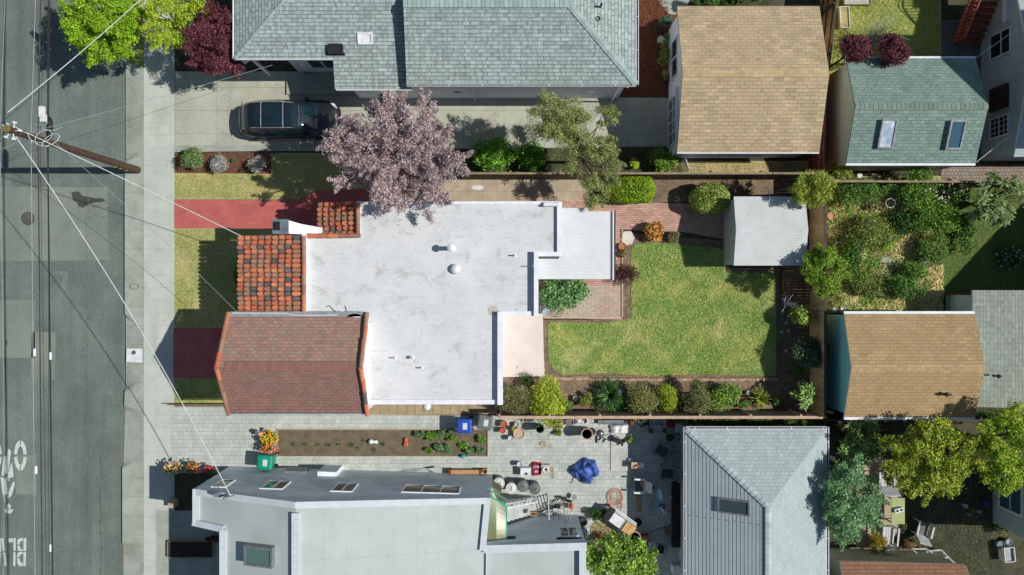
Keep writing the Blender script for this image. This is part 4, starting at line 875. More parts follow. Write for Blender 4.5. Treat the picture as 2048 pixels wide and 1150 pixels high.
tree('street_tree','bright lime-green street tree overhanging the road in the top left','tree',207,45,80,92,3.1,1.3,LIME,34000,.11,nc=150,rc=.3,spray=60,tr=.13,base=(262,52),seed=2,bias=.35)
tree('yellow_green_tree','yellow-green tree between the street tree and the dark purple maple','tree',338,45,60,72,3.4,1.0,LIME[:2]+YEL[:3],11000,.1,nc=60,rc=.25,spray=30,tr=.1,seed=3,bias=.3,extra=[(392,10,26,3.4,14),(300,20,22,3,8)])
tree('purple_maple','dark purple-leaved maple beside the corner of the upper house','tree',424,82,60,76,3.0,1.0,PURP,26000,.085,nc=110,rc=.27,spray=60,tr=.1,seed=4,bias=.3,extra=[(468,138,18,2.6,8)])
tree('plum_tree','large pinkish purple-leaved plum tree overhanging the driveway and white roof','tree',790,312,140,108,5.0,1.5,PLUM,76000,.115,nc=230,rc=.28,tr=.2,base=(800,354),seed=11,asp=.42,bias=.1,nb=60,up=.3,spray=230,srad=.14,
    extra=[(850,390,38,4.8,16),(785,220,22,5.2,8),(852,215,16,5,5),(690,280,26,5,7),(900,330,26,5,8)])
tree('airy_tree','tall airy olive-green tree drooping over the long fence','tree',1122,248,74,54,4.2,.9,G((150,160,96),(166,172,112),(126,140,76),(178,180,126),(112,126,70)),44000,.095,nc=90,rc=.27,tr=.09,base=(1150,325),seed=6,bias=.15,nb=26,asp=.35,spray=80,srad=.13,
    extra=[(1190,325,60,3.2,60),(1190,380,36,2.8,26),(1095,212,22,4.4,8),(1212,238,24,4,9)])
tree('back_corner_tree','fine-leaved olive-green tree overlapping the top right corner of the white shed','tree',1622,376,46,42,2.9,.8,OLV[:3]+LIME[2:3]+YEL[:2],12000,.09,nc=56,rc=.24,spray=50,tr=.08,seed=8,bias=.3,asp=.4)
tree('fence_tree','round yellow-green tree beside the white shed, over the back fence','tree',1646,546,48,58,2.7,.9,OLV[:2]+LIME+MIDG[:2],16000,.09,nc=70,rc=.24,spray=50,tr=.09,seed=9,bias=.3)
tree('yard_tree','big dense green tree with small pale leaves beside the hip-roofed garage','tree',1700,1000,58,92,3.2,1.1,G((106,150,94),(128,170,112),(86,128,76),(150,186,136),(176,204,166)),30000,.095,nc=130,rc=.28,spray=50,tr=.12,seed=10,bias=.35)
tree('golden_tree','large golden-green tree below the teal garage','tree',1852,915,98,84,3.8,1.2,YEL+DKG[:2],40000,.1,nc=120,rc=.28,tr=.15,seed=12,bias=.3,spray=110,srad=.17)
tree('corner_tree','golden-green tree at the right edge beside the larger golden tree','tree',2010,895,70,95,3.9,1.2,YEL[:4]+LIME[2:4]+DKG[1:2],28000,.1,nc=100,rc=.28,spray=80,srad=.17,tr=.14,seed=13,bias=.35)
tree('citrus_tree','bright leafy green tree against the end of the lower house wing','tree',1240,1118,82,58,3.1,1.0,G((122,160,44),(148,186,58),(96,132,42),(176,200,92),(88,116,60)),20000,.13,nc=90,rc=.28,spray=60,tr=.12,seed=14,bias=.4,asp=.5,m=M_leafg,extra=[(1190,1105,20,3,8)])
# shrubs
def shrub(name,label,px,py,rx,ry,h,pal,n,L,cat='shrub',nc=18,rc=None,asp=.55,seed=1,group=None,m=None,bias=.3,up=.4,stem=True,spread=(.4,1.05),flat=.5):
    hc=h*.6; k=1-hc/H; gx,gy=T(px,py,hc); x,y,_=U(gx,gy); RX=rx*S*k*1.1;RY=ry*S*k*1.1; n=int(n*1.15); rc=rc or min(RX,RY)*.42
    t=thing(name,label,cat,(x,y,0),group)
    cl=clumps(x,y,hc,max(RX-rc,.03),max(RY-rc,.03),h*flat*.6,nc,rc,seed,bias)
    foliage('foliage',t,cl,n,L,pal,m,asp,up,spread=spread)
    if stem: trunk(t,x,y,h*.5,cl,.03,6,name='stem',stems=3)
    return t
def box_shrub(name,label,px,py,rx,ry,h,pal,n,L,rnd=0,seed=1,cat='hedge',asp=.6,m=None):
    """clipped hedge: leaves over a rounded block"""
    hc=h; gx,gy=T(px,py,hc); x,y,_=U(gx,gy); k=1-hc/H; RX=rx*S*k;RY=ry*S*k; t=thing(name,label,cat,(x,y,0))
    r=np.random.default_rng(seed); u=r.uniform(-1,1,(n,3)); e=4 if not rnd else 2.2
    nn=(np.abs(u)**e).sum(1)**(1/e); u/=nn[:,None]; u*=(1-.14*r.random((n,1))**1.5)*(1+.05*np.sin(u[:,:1]*7+seed)*np.cos(u[:,1:2]*6))
    pos=np.stack([x+u[:,0]*RX,y+u[:,1]*RY,h/2+u[:,2]*h/2],1); pos[:,2]=np.maximum(pos[:,2],.03)
    nr=u+r.normal(size=(n,3))*.6; Ls=L*r.uniform(.6,1.3,n)
    leafmesh('foliage',pos,nr,Ls,Ls*asp,(pick(pal,n,.24)*1.15).astype(np.float32),m or M_leaf,t,ORG[t])
    trunk(t,x,y,h*.8,[(x+RX*.5*math.cos(a),y+RY*.5*math.sin(a),h*.7,1) for a in range(6)],.04,6,name='stem',stems=3)
    return t
box_shrub('clipped_hedge','bright yellow-green clipped hedge block right of the airy tree',1268,376,46,27,1.4,LIME+YEL[:1],9000,.08,seed=2)
box_shrub('round_shrub','rounded yellow-green variegated shrub beside the white shed',1427,394,41,33,1.5,G((134,164,58),(176,190,100),(104,136,46),(198,204,140)),9000,.1,rnd=1,seed=3,cat='shrub')
shrub('bush','bright glossy green bush under the plum tree, first along the fence',988,308,46,36,1.3,G((96,152,44),(124,180,58),(76,124,38),(150,196,84)),6500,.12,nc=26,seed=21)
shrub('bush','bright green bush between the plum tree and the airy tree',1062,314,30,32,1.2,G((88,140,48),(112,164,58),(70,116,40)),3600,.11,seed=22)
shrub('bush','green leafy shrub at the foot of the tan garage by its picket gate',1328,320,30,26,1.1,MIDG+YEL[:1],4000,.1,seed=23)
shrub('small_plant','small yellow-flowering plant in the shade left of the picket gate shrub',1268,328,14,12,.6,YEL,1000,.09,nc=8,seed=24,cat='plant')
shrub('bed_shrub','green and pink-tipped shrub, first in the brown mulch bed by the walk',385,316,25,25,1.0,MIDG+G((170,180,150),(150,130,120)),3600,.08,seed=25)
shrub('grey_shrub','silver-grey shrub in the middle of the brown mulch bed',440,328,19,20,.7,GREYL,3200,.07,seed=26)
shrub('grey_shrub','silver-grey shrub at the lawn end of the brown mulch bed',516,328,21,19,.7,GREYL,3200,.07,seed=27)
shrub('small_plant','tiny green sprout between the two silver-grey shrubs',467,320,6,6,.3,MIDG,300,.06,nc=4,seed=28,cat='plant',stem=False)
shrub('wall_hedge','narrow dark green hedge tucked under the clay tile eave',478,550,10,38,.9,DKG+LIME[2:3],3000,.08,seed=29,rc=.16,nc=16)
shrub('patio_shrub','broad glossy green shrub between patio cover and brick patio',1130,584,50,34,1.4,G((74,124,60),(98,150,80),(60,104,52),(128,170,104),(150,184,120)),6500,.16,nc=30,seed=30,asp=.42,m=M_leafg,spread=(.3,1.1))
shrub('orange_leaf_plant','orange-leaved shrub in the bed corner by the brick path',1311,462,24,20,.8,G((190,122,50),(208,146,66),(150,92,44),(120,130,60),(214,164,80)),1700,.13,cat='plant',nc=14,seed=31,m=M_leafg)
shrub('dark_plant','thin dark maroon-leaved plant at the corner of the patio cover',1250,549,29,24,1.0,G((86,52,54),(108,70,66),(64,42,44)),1000,.1,cat='plant',nc=16,seed=32,spread=(.2,1.15))
shrub('twiggy_plant','small dry grey plant beside the orange-leaved shrub',1347,474,16,14,.4,G((130,124,90),(150,144,110),(100,104,70)),1000,.07,cat='plant',seed=33)
# border along the lower fence
shrub('mottled_shrub','grey-green mottled shrub at the back corner of the white-roofed house',1030,802,34,42,1.5,OLV+G((140,120,116),(120,100,96)),7500,.08,nc=32,seed=34)
shrub('yellow_shrub','large bright yellow-green shrub by the fence near the planter',1096,801,40,48,1.7,YEL+LIME[:1],9500,.1,nc=34,seed=35)
shrub('small_shrub','small orange-tipped shrub left of the spiky agapanthus',1172,798,16,22,.7,MIDG+G((190,130,80),(160,150,80)),1500,.08,nc=10,seed=36)
shrub('mixed_shrub','green shrub with brown dry patches right of the agapanthus',1284,802,34,38,1.4,OLV+G((150,124,100),(170,170,110)),6500,.08,nc=28,seed=37)
shrub('round_yellow_shrub','small rounded yellow-green shrub in the middle of the lower border',1335,796,23,32,1.3,G((152,170,54),(172,188,70),(128,146,46)),4500,.07,nc=20,seed=38,rc=.3)
shrub('olive_shrub','tall oval olive-green shrub in the lower border below the lawn',1392,790,28,42,1.6,G((108,124,70),(132,146,92),(90,110,58),(158,160,120),(150,120,96)),6500,.08,nc=28,seed=39)
shrub('leafy_clump','leafy green and tan clump in the lower border right of the olive shrub',1448,792,40,32,1.1,MIDG+LIME[2:4]+G((170,160,110),),4200,.14,nc=26,seed=40,asp=.3)
def spiky(name,label,px,py,r,h,n,pal,cat='plant',flat=.35,wd=.03,seed=1):
    gx,gy=T(px,py,h*.5); x,y,_=U(gx,gy); t=thing(name,label,cat,(x,y,0)); rr=random.Random(seed); b=MB(); r*=S
    for i in range(n):
        a=rr.uniform(0,2*math.pi); Lh=r*rr.uniform(.5,1.05); top=h*rr.uniform(.5,1.1)*(1.2-Lh/r*.5); cc=rr.choice(pal); f=rr.uniform(.8,1.2); cc=(cc[0]*f,cc[1]*f,cc[2]*f,1)
        ux,uy=math.cos(a),math.sin(a); vx,vy=-uy*wd/2,ux*wd/2; P=[(0,.03),(Lh*.35,top*.8),(Lh*.7,top),(Lh,top*.7)]; vs=[]
        for i_,(q,z) in enumerate(P):
            s_=(1,.9,.7,.1)[i_]; vs+= [(x+ux*q-vx*s_,y+uy*q-vy*s_,z),(x+ux*q+vx*s_,y+uy*q+vy*s_,z)]
        b.add(vs,[(0,1,3,2),(2,3,5,4),(4,5,7,6)],0,cc)
    b.build('leaves',M_leafg,t); return t
ag=spiky('agapanthus','dark green spiky agapanthus clump with a lilac bloom in the lower border',1220,791,39,.9,420,G((52,96,40),(74,122,52),(40,76,34),(104,150,74)),seed=4,wd=.045)
b=MB(); x,y,_=TU(1239,783,1.1); 
for i in range(26): 
    a=random.uniform(0,6.28);q=random.uniform(0,.1); b.lathe(x+q*math.cos(a),y+q*math.sin(a),[(.005,1.02),(.025,1.05),(.005,1.08)],5)
b.tube([(x,y,.1),(x,y,1.02)],.01,4); b.build('flower_head',mat('lilac',c(120,110,190),c(90,84,160)),ag)
spiky('flax_plant','yellow-green spiky flax near the bottom corner of the garden',1520,797,26,.7,120,G((150,164,60),(176,184,80),(110,130,50)),seed=5,wd=.05)
spiky('grassy_tuft','grassy tuft at the end of the pink patio slab',1052,761,16,.4,90,G((84,130,56),(110,150,70)),seed=6)
def rosette(name,label,px,py,r,h,n,pal,seed=1,L=.3,wd=.08,whorls=6):
    """stems ending in whorls of long leaves (loquat / mango habit)"""
    gx,gy=T(px,py,h*.7); x,y,_=U(gx,gy); t=thing(name,label,'shrub',(x,y,0)); rr=random.Random(seed); b=MB(); s=MB()
    for k in range(whorls):
        a=rr.uniform(0,6.28); q=r*S*math.sqrt(rr.random()); X,Y,Z=x+q*math.cos(a),y+q*math.sin(a),h*rr.uniform(.65,1.05)
        s.tube([(x,y,0),((x+X)/2,(y+Y)/2,Z*.7),(X,Y,Z)],[.035,.02,.008],5)
        for i in range(n):
            a2=i*2*math.pi/n+rr.uniform(-.3,.3); Lr=L*rr.uniform(.7,1.2); ux,uy=math.cos(a2),math.sin(a2); w_=wd/2; cc=rr.choice(pal); f=rr.uniform(.8,1.2); cc=(cc[0]*f,cc[1]*f,cc[2]*f,1); dz=rr.uniform(-.08,.12)
            b.add([(X,Y,Z),(X+ux*Lr*.5-uy*w_,Y+uy*Lr*.5+ux*w_,Z+dz),(X+ux*Lr,Y+uy*Lr,Z+dz-.04),(X+ux*Lr*.5+uy*w_,Y+uy*Lr*.5-ux*w_,Z+dz),],[(0,3,2,1)],0,cc)
    b.build('foliage',M_leafg,t); s.build('stem',M_trunk,t); return t
rosette('loquat','pale green loquat sapling in the bottom right garden corner by the fence',1606,788,20,1.8,11,G((140,174,86),(166,196,112),(112,146,70)),seed=3,L=.26,whorls=18)
shrub('lit_shrub','sunlit yellow-green shrub by the bare white branch along the right fence',1602,630,24,24,1.5,G((128,156,60),(160,184,84),(96,124,50),(190,196,120)),2600,.12,nc=18,seed=42)
shrub('shaded_shrub','dark green shaded shrub leaning over the fence towards the teal garage',1618,706,40,32,1.8,G((66,94,60),(82,112,76),(54,80,52),(120,140,120)),8000,.09,nc=34,seed=43)
rosette('broadleaf_shrub','tall shrub with whorls of long leaves in the shade at the right edge',1990,400,52,2.6,11,G((104,128,64),(130,152,84),(84,108,56)),seed=5,L=.36,wd=.1,whorls=44)
rosette('broadleaf_shrub','tall shrub with long glossy leaves beside the upper corner of the hip-roofed garage',1712,880,44,2.6,11,G((120,156,70),(146,180,92),(96,128,56)),seed=7,L=.34,wd=.09,whorls=34)
# overgrown yard
for i,(px,py,rx,ry,h,pal,lb) in enumerate([
  (1715,385,46,36,1.5,MIDG,'mid-green bush behind the green garage, near the fence corner tree'),
  (1828,378,48,46,1.5,MIDG+LIME[2:3],'green bush with pink roses below the green garage'),
  (1865,430,52,42,1.5,LIME[2:]+MIDG,'bright green bush at the edge of the shaded lawn'),
  (1738,470,44,44,1.1,OLV+LIME[:1],'soft feathery yellow-green bush in the middle of the overgrown yard'),
  (1808,450,34,30,1.0,DKG,'dark green bush right of the planter box in the overgrown yard'),
  (1700,515,34,46,1.2,DKG+LIME[2:3],'tall feathery green bush beside the white ring frame'),
  (1868,500,36,42,1.0,MIDG+OLV[:2],'green bush above the white lantern'),
  (1812,572,50,28,1.1,MIDG+DKG,'sprawling green bush above the teal garage gutter'),
  (1745,575,44,24,.8,OLV+MIDG[:1],'low olive bush above the left end of the teal garage gutter'),
  (1902,384,40,26,1.3,MIDG,'bush with pale roses right of the green garage, against the fence'),
  (1682,342,26,30,1.8,YEL[1:4]+OLV,'tall yellow-green bush at the corner of the green garage'),
  (1665,600,26,20,.8,OLV,'low pale bush at the top left corner of the teal garage'),
  (1775,480,30,26,.8,LIME[2:]+OLV[:2],'pale fluffy weed clump in the centre of the overgrown yard'),
  (1760,372,34,20,1.2,MIDG+DKG[:1],'low green bush hugging the fence above the planter box'),
  (1830,540,30,22,.9,MIDG+LIME[3:4],'green clump just below the white lantern'),
  (1720,560,30,26,.9,OLV+LIME[2:3],'yellow-green weeds between the round fence tree and the silvery boards'),
  (1850,395,30,24,1.4,LIME[3:]+MIDG,'bright leafy bush directly below the green garage eave, near its right end'),
  (1980,836,40,20,1.6,MIDG+DKG,'dark green bush below the olive-roofed house'),
  (1925,470,26,50,.8,DKG+MIDG,'low dark shrubs at the shade line of the right-hand lawn')]):
    shrub('wild_bush',lb,px,py,rx,ry,h,pal,int(4200*rx*ry/1800),.1,nc=22,seed=60+i,bias=.15,flat=.6)
def flowers(name,label,cx,cy,rx,ry,h,n,pal,r=.05,cat='flowers',parent=None):
    x,y,_=TU(cx,cy,h); t=MB(); X0=x
    for i in range(n):
        a=random.uniform(0,6.28); q=math.sqrt(random.random()); cc=random.choice(pal); X,Y=x+rx*S*q*math.cos(a),y+ry*S*q*math.sin(a); z=h*random.uniform(.85,1.1); R=r*random.uniform(.6,1.2)
        t.lathe(X,Y,[(R*.4,z-.02),(R,z),(R*.6,z+.025),(R*.1,z+.03)],6,0,cc)
    if parent is not None: return t.build('blossoms',M_leaf,parent)
    return t.build(name,M_leaf,label=label,cat=cat,loc=(x,y,0))
PINK=G((232,200,204),(240,222,222),(226,170,180),(244,240,236))
_b=[o for o in bpy.data.objects if o.get('label')=='bush with pale roses right of the green garage, against the fence'][0]
flowers('pale_roses','',1895,385,48,22,1.5,46,PINK,.055,parent=_b)
_b=shrub('flowering_shrub','low dark shrub with small white blossoms in the shade at the right edge',2020,515,30,26,.5,DKG,2200,.09,seed=120,nc=20,bias=.1)
flowers('white_blossoms','',2020,515,28,24,.6,34,G((190,196,220),(220,224,236)),.045,parent=_b)
rt=shrub('rose_bush','peach rose bush at the walk corner of the lower front garden',346,936,20,15,.7,MIDG+G((206,160,120),(224,190,140)),1600,.08,seed=50,nc=12)
flowers('peach_roses','cream and peach roses on the rose bush nearest the walk',346,936,19,13,.85,60,G((230,200,150),(220,150,110),(240,222,180)),.05,parent=rt)
rt2=shrub('rose_bush','orange rose bush, middle one of the lower front garden',386,936,15,13,.7,MIDG+G((206,120,80),),1300,.08,seed=51,nc=10)
flowers('orange_roses','orange roses on the middle rose bush',386,936,14,12,.85,46,G((220,140,90),(230,170,110),(206,104,76)),.05,parent=rt2)
rt3=shrub('rose_bush','pink rose bush touching the lower house front corner',417,940,14,9,.6,MIDG,900,.08,seed=52,nc=8)
flowers('pink_roses','hot pink and red roses on the bush by the lower house corner',417,939,14,8,.7,44,G((206,70,100),(222,110,120),(190,50,70)),.045,parent=rt3)
rt4=shrub('flower_clump','round clump of yellow and coral flowers at the street end of the vegetable bed',538,884,19,25,.6,MIDG+LIME[:2],1800,.08,seed=53,nc=12)
flowers('yellow_flowers','yellow and orange blooms at the street end of the vegetable bed',538,876,18,14,.75,75,G((232,196,60),(236,168,50),(240,212,90)),.055,parent=rt4)
flowers('coral_flowers','coral red blooms beside the green bin',538,898,18,9,.7,60,G((224,110,90),(232,140,110),(210,90,80)),.05,parent=rt4)
tree('purple_bush','dark red-purple bush at the top left corner of the green garage roof','shrub',1712,98,36,32,3.0,.7,PURP,9000,.09,nc=50,rc=.24,tr=.06,seed=54,bias=.2,spray=30)
tree('purple_bush','dark purple bush overhanging the middle of the green garage gutter','shrub',1783,104,36,36,3.25,.7,PURP+G((130,90,100),),10000,.09,nc=55,rc=.24,tr=.06,seed=55,bias=.2,spray=30,base=(1752,128))
# bare silvery shrub
bt=thing('bare_shrub','bare silvery twiggy shrub between the two purple bushes','shrub',(*px_(1748,75,1.5),0)); b=MB(); rr=random.Random(5); x,y=px_(1752,88,1)
for i in range(150):
    a=rr.uniform(0,6.28); q=rr.uniform(.3,1.25); z=rr.uniform(1.0,2.2); p1=(x+q*.45*math.cos(a),y+.35+q*.4*math.sin(a),z*.6); p2=(p1[0]+q*.5*math.cos(a+rr.uniform(-.6,.6)),p1[1]+q*.5*math.sin(a+rr.uniform(-.6,.6)),z)
    b.tube([(x,y+.2,.05),p1,p2],[.012,.01,.006],3,cap=False)
b.build('branches',mat('silver_twig',c(170,180,172),c(140,150,142)),bt)
x,y=px_(1577,607,.6); bt=thing('white_branch','bare white branch standing in the dark bed by the right fence','branch',(x,y,0)); b=MB(); rr=random.Random(8)
for i in range(9):
    a=rr.uniform(-1,4); p1=(x+.2*math.cos(a),y+.2*math.sin(a),.5); b.tube([(x,y,0),p1,(p1[0]+.25*math.cos(a+rr.uniform(-1,1)),p1[1]+.25*math.sin(a+rr.uniform(-1,1)),.8)],[.03,.022,.01],5)
b.build('branches',M_white,bt)
# ivy hedge along the hip-roofed garage
shrub('ivy_hedge','long strip of green ivy between the lower fence and the hip-roofed garage',1500,843,130,8,1.0,MIDG+DKG+YEL[:1],11000,.09,nc=110,rc=.15,seed=56,stem=False,cat='hedge')
shrub('fence_creeper','creeper in the corner where the two back fences meet',1640,838,18,14,1.2,DKG+MIDG[:1],1800,.09,seed=57)
shrub('yellow_weeds','orange and yellow bush between the slatted chair and the tree',1752,1085,18,24,.9,G((176,150,60),(190,130,60),(140,150,60),(110,130,56)),2400,.09,seed=58)
shrub('dry_plant','dried brown plant at the corner of the tan concrete patio',1820,1089,12,13,.6,G((160,130,90),(180,150,110),(120,96,66)),900,.09,seed=59,cat='plant')
shrub('shaded_weeds','dim yellow-green weeds beside the shaded teal wall',2005,1055,22,14,.6,OLV,1000,.09,seed=61,cat='plant')
shrub('potted_shrub','leggy yellow-green shrub against the tan garage wall',1327,105,11,32,1.1,OLV+YEL[:1],2200,.1,seed=62,nc=14)
shrub('pot_foliage','blue-green plant at the top corner of the tan garage wall',1333,44,14,12,.8,G((70,104,84),(90,126,100)),1200,.09,seed=63,cat='plant')
shrub('top_bush','green bush with yellow flowers above the tan garage roof',1450,0,70,14,1.6,MIDG+DKG,5000,.1,seed=64,nc=24)
shrub('small_plant','small leafy plant on the pavers under the planter box',1116,867,9,9,.3,MIDG+YEL[:1],400,.09,nc=6,seed=65,cat='plant',stem=False)
shrub('small_plant','small plant at the edge of the white slab in the paver yard',1259,877,7,12,.4,MIDG+YEL[1:3],500,.08,nc=6,seed=66,cat='plant',stem=False)
# vegetable bed planting
veg=[(838,868,14,7,.3),(862,872,18,9,.35),(890,866,16,8,.3),(905,878,14,8,.3),(885,897,20,11,.4),(858,900,10,7,.3),(938,902,12,9,.3),(962,880,9,12,.35),(960,900,10,9,.3),(925,890,14,10,.15),(905,862,12,5,.3)]
for i,(px,py,rx,ry,h) in enumerate(veg):
    shrub('vegetable_plant',['grey-green leafy vegetable near the end of the strip bed','bright green leafy vegetable in the strip bed'][i%2],px,py,rx,ry,h,(G((110,140,96),(130,158,114),(90,120,76)) if i%2==0 else MIDG+LIME[2:4]),int(rx*ry*5),.09,cat='vegetable',nc=10,seed=80+i,stem=False,group='leafy vegetables in the strip bed',asp=.7)
rr=random.Random(4)
for i,(px,py) in enumerate([(588,888),(610,889),(636,889),(657,889),(678,889),(702,891),(717,896),(727,880),(704,888),(748,898),(767,888)]):
    x,y,_=TU(px,py); b=MB(); 
    for k in range(16):
        a=rr.uniform(0,6.28); L_=rr.uniform(.04,.09); cc=rr.choice(DKG+MIDG); b.add([(x,y,.03),(x+L_*math.cos(a-.3),y+L_*math.sin(a-.3),.1),(x+1.3*L_*math.cos(a),y+1.3*L_*math.sin(a),.12),(x+L_*math.cos(a+.3),y+L_*math.sin(a+.3),.1)],[(0,3,2,1)],0,cc)
    b.build('seedling',M_leaf,label='tiny green seedling in the row along the bare part of the strip bed',cat='seedling',group='seedlings in the strip bed',loc=(x,y,.03))
# grass
def inpoly(P,x,y):
    ins=np.zeros(len(x),bool); n=len(P); j=n-1
    for i in range(n):
        xi,yi=P[i];xj,yj=P[j]; cnd=((yi>y)!=(yj>y))&(x<(xj-xi)*(y-yi)/((yj-yi) or 1e-9)+xi); ins^=cnd; j=i
    return ins
def vnoise(x,y,s,seed):
    r=np.random.default_rng(seed); g_=r.random((64,64)); u=x/s; v=y/s; i=np.floor(u).astype(int); j=np.floor(v).astype(int); fu=u-i; fv=v-j; fu=fu*fu*(3-2*fu); fv=fv*fv*(3-2*fv)
    A=lambda a,b_:g_[a%64,b_%64]
    return (A(i,j)*(1-fu)+A(i+1,j)*fu)*(1-fv)+(A(i,j+1)*(1-fu)+A(i+1,j+1)*fu)*fv
def grass(name,P,dens,h,pa,pb,pc,seed=1,L=.07,label=None,up=.75,thr=(.45,.62),gap=.0):
    r=np.random.default_rng(seed); P=[p for p in P]; xs=[p[0] for p in P]; ys=[p[1] for p in P]
    area=(max(xs)-min(xs))*(max(ys)-min(ys))*S*S; n=int(area*dens); x=r.uniform(min(xs),max(xs),n); y=r.uniform(min(ys),max(ys),n)
    k=inpoly(P,x+r.normal(size=n)*1.4,y+r.normal(size=n)*1.4); x=x[k];y=y[k]
    v=.6*vnoise(x,y,34,seed)+.4*vnoise(x,y,9,seed+1); v2=.5*vnoise(x,y,60,seed+2)+.5*vnoise(x,y,14,seed+3)
    keep=(v2<(1-gap)*.95)|(r.random(len(x))<.25) if gap else np.ones(len(x),bool); x=x[keep];y=y[keep];v=v[keep];v2=v2[keep]; N=len(x)
    pal=lambda p:pick(p,N,.22); A=pal(pa);B=pal(pb);C=pal(pc); t=np.clip((v-thr[0])/(thr[1]-thr[0])+r.normal(size=N)*.25,0,1)[:,None]; cc=A*(1-t)+B*t; m=(v2+r.normal(size=N)*.12>.69)[:,None]; cc=np.where(m,C,cc)
    pos=np.stack([(x-1024)*S,(575-y)*S,.02+h*r.random(N)],1); nr=r.normal(size=(N,3))*.75; nr[:,2]=np.abs(nr[:,2])+up*.5
    Ls=L*r.uniform(.5,1.4,N); return leafmesh(name,pos,nr,Ls,Ls*.32,np.clip(cc*1.32,0,.95).astype(np.float32),M_grass,kind='stuff',label=label)
GA=G((120,164,76),(100,150,64),(142,180,100)); GB=G((176,188,104),(160,178,96),(200,204,130)); GC=G((214,200,150),(206,190,130),(190,176,110)); GW=G((200,216,180),(186,206,160))
grass('back_lawn_grass',LAWN,1300,.06,GA,GB,GC+GW,seed=5,thr=(.45,.75),gap=.14)
grass('front_lawn_grass',rect(350,459,520,655),650,.04,G((148,158,92),(132,150,82)),G((186,180,122),(178,172,114)),GC,seed=6)
grass('front_lawn_grass',[(350,350),(543,350),(543,308),(740,308),(740,378),(640,378),(598,398),(350,398)],650,.04,G((148,158,92),(132,150,82)),G((186,180,122),(178,172,114)),GC,seed=7)
grass('strip_grass',rect(348,757,520,807),600,.05,GA,GB,GC,seed=8)
grass('corner_grass',[(252,-60),(287,-60),(287,134),(252,121)],600,.05,GA,GB,GC,seed=9)
grass('upper_right_grass',rect(1640,-20,1880,148),700,.06,G((112,146,50),(128,160,58)),G((160,176,76),(146,166,66)),G((186,184,110),(190,190,120)),seed=10)
grass('verge_weeds',[(1190,294),(1332,291),(1335,320),(1320,350),(930,350),(930,297)],260,.06,GA,G((90,90,50),(110,100,60)),G((140,116,86),),seed=11)
grass('wild_grass',[(1655,385),(1885,385),(1885,620),(1655,620)],700,.14,G((176,170,112),(150,160,88)),G((214,204,156),(200,190,140)),G((126,160,72),(110,150,66)),seed=12,L=.17,thr=(.35,.6))
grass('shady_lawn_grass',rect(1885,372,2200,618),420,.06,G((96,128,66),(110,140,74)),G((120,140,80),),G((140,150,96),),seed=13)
grass('dry_strip_grass',rect(1366,326,1620,347),700,.04,G((196,178,132),(178,160,112)),G((212,194,150),),G((150,150,96),),seed=14)
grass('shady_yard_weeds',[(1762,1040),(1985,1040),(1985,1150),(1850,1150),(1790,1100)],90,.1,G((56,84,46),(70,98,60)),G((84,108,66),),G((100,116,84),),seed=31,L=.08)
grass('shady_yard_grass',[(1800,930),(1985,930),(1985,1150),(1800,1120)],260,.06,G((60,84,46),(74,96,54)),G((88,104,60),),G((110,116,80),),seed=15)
grass('bed_weeds',rect(1560,540,1618,820),140,.05,GA,GB,GC,seed=16)
# leaf litter and mulch chips
def litter(name,P,dens,pal,L=.05,seed=1,h=.02,z0=.03):
    r=np.random.default_rng(seed); xs=[p[0] for p in P]; ys=[p[1] for p in P]; n=int((max(xs)-min(xs))*(max(ys)-min(ys))*S*S*dens); x=r.uniform(min(xs),max(xs),n); y=r.uniform(min(ys),max(ys),n); k=inpoly(P,x,y); x=x[k];y=y[k]; N=len(x)
    pos=np.stack([(x-1024)*S,(575-y)*S,z0+h*r.random(N)],1); nr=r.normal(size=(N,3))*.35; nr[:,2]=1; Ls=L*r.uniform(.4,1.5,N)
    leafmesh(name,pos,nr,Ls,Ls*.6,pick(pal,N,.3).astype(np.float32),M_leaf,kind='stuff')
BR=G((120,80,60),(150,104,80),(90,60,46),(170,130,100))
litter('bark_chips',[(1236,-20),(1338,-20),(1338,190),(1236,190)],320,G((130,70,44),(104,56,38),(150,90,56)),.06,1)
litter('mulch_chips',rect(352,308,540,346),320,BR,.05,2)
litter('leaf_litter',[(1090,640),(1246,640),(1246,465),(1447,482),(1447,536),(1560,540),(1560,760),(1600,824),(1000,822),(1000,757),(1090,757)],70,G((150,126,96),(110,90,66),(176,150,110)),.05,3)
litter('leaf_litter',rect(1560,530,1618,820),80,G((110,100,80),(90,80,60),(140,130,110)),.05,4)
litter('soil_clods',rect(558,862,973,909),90,G((140,126,104),(100,86,68)),.04,5,.03)
litter('leaf_litter',[(1225,355),(1620,355),(1620,402),(1225,402)],70,BR,.05,6)
litter('fallen_leaves',rect(1800,940,1985,1140),30,G((120,130,120),(150,150,130)),.06,7)

litter('paver_debris',[(345,830),(1360,845),(1360,1120),(1180,1040),(990,945),(345,940)],9,G((120,110,80),(150,130,96),(96,90,70),(170,160,130)),.05,40,.01)
litter('paver_debris',rect(1072,868,1102,900),60,G((170,150,110),(140,120,90),(190,176,140)),.06,41,.02)
litter('walk_debris',rect(250,-20,348,1150),3,G((120,110,80),(140,120,90)),.04,42,.01)

litter('driveway_debris',rect(350,150,1330,300),5,G((120,110,80),(150,120,110),(110,96,80)),.04,44,.01)


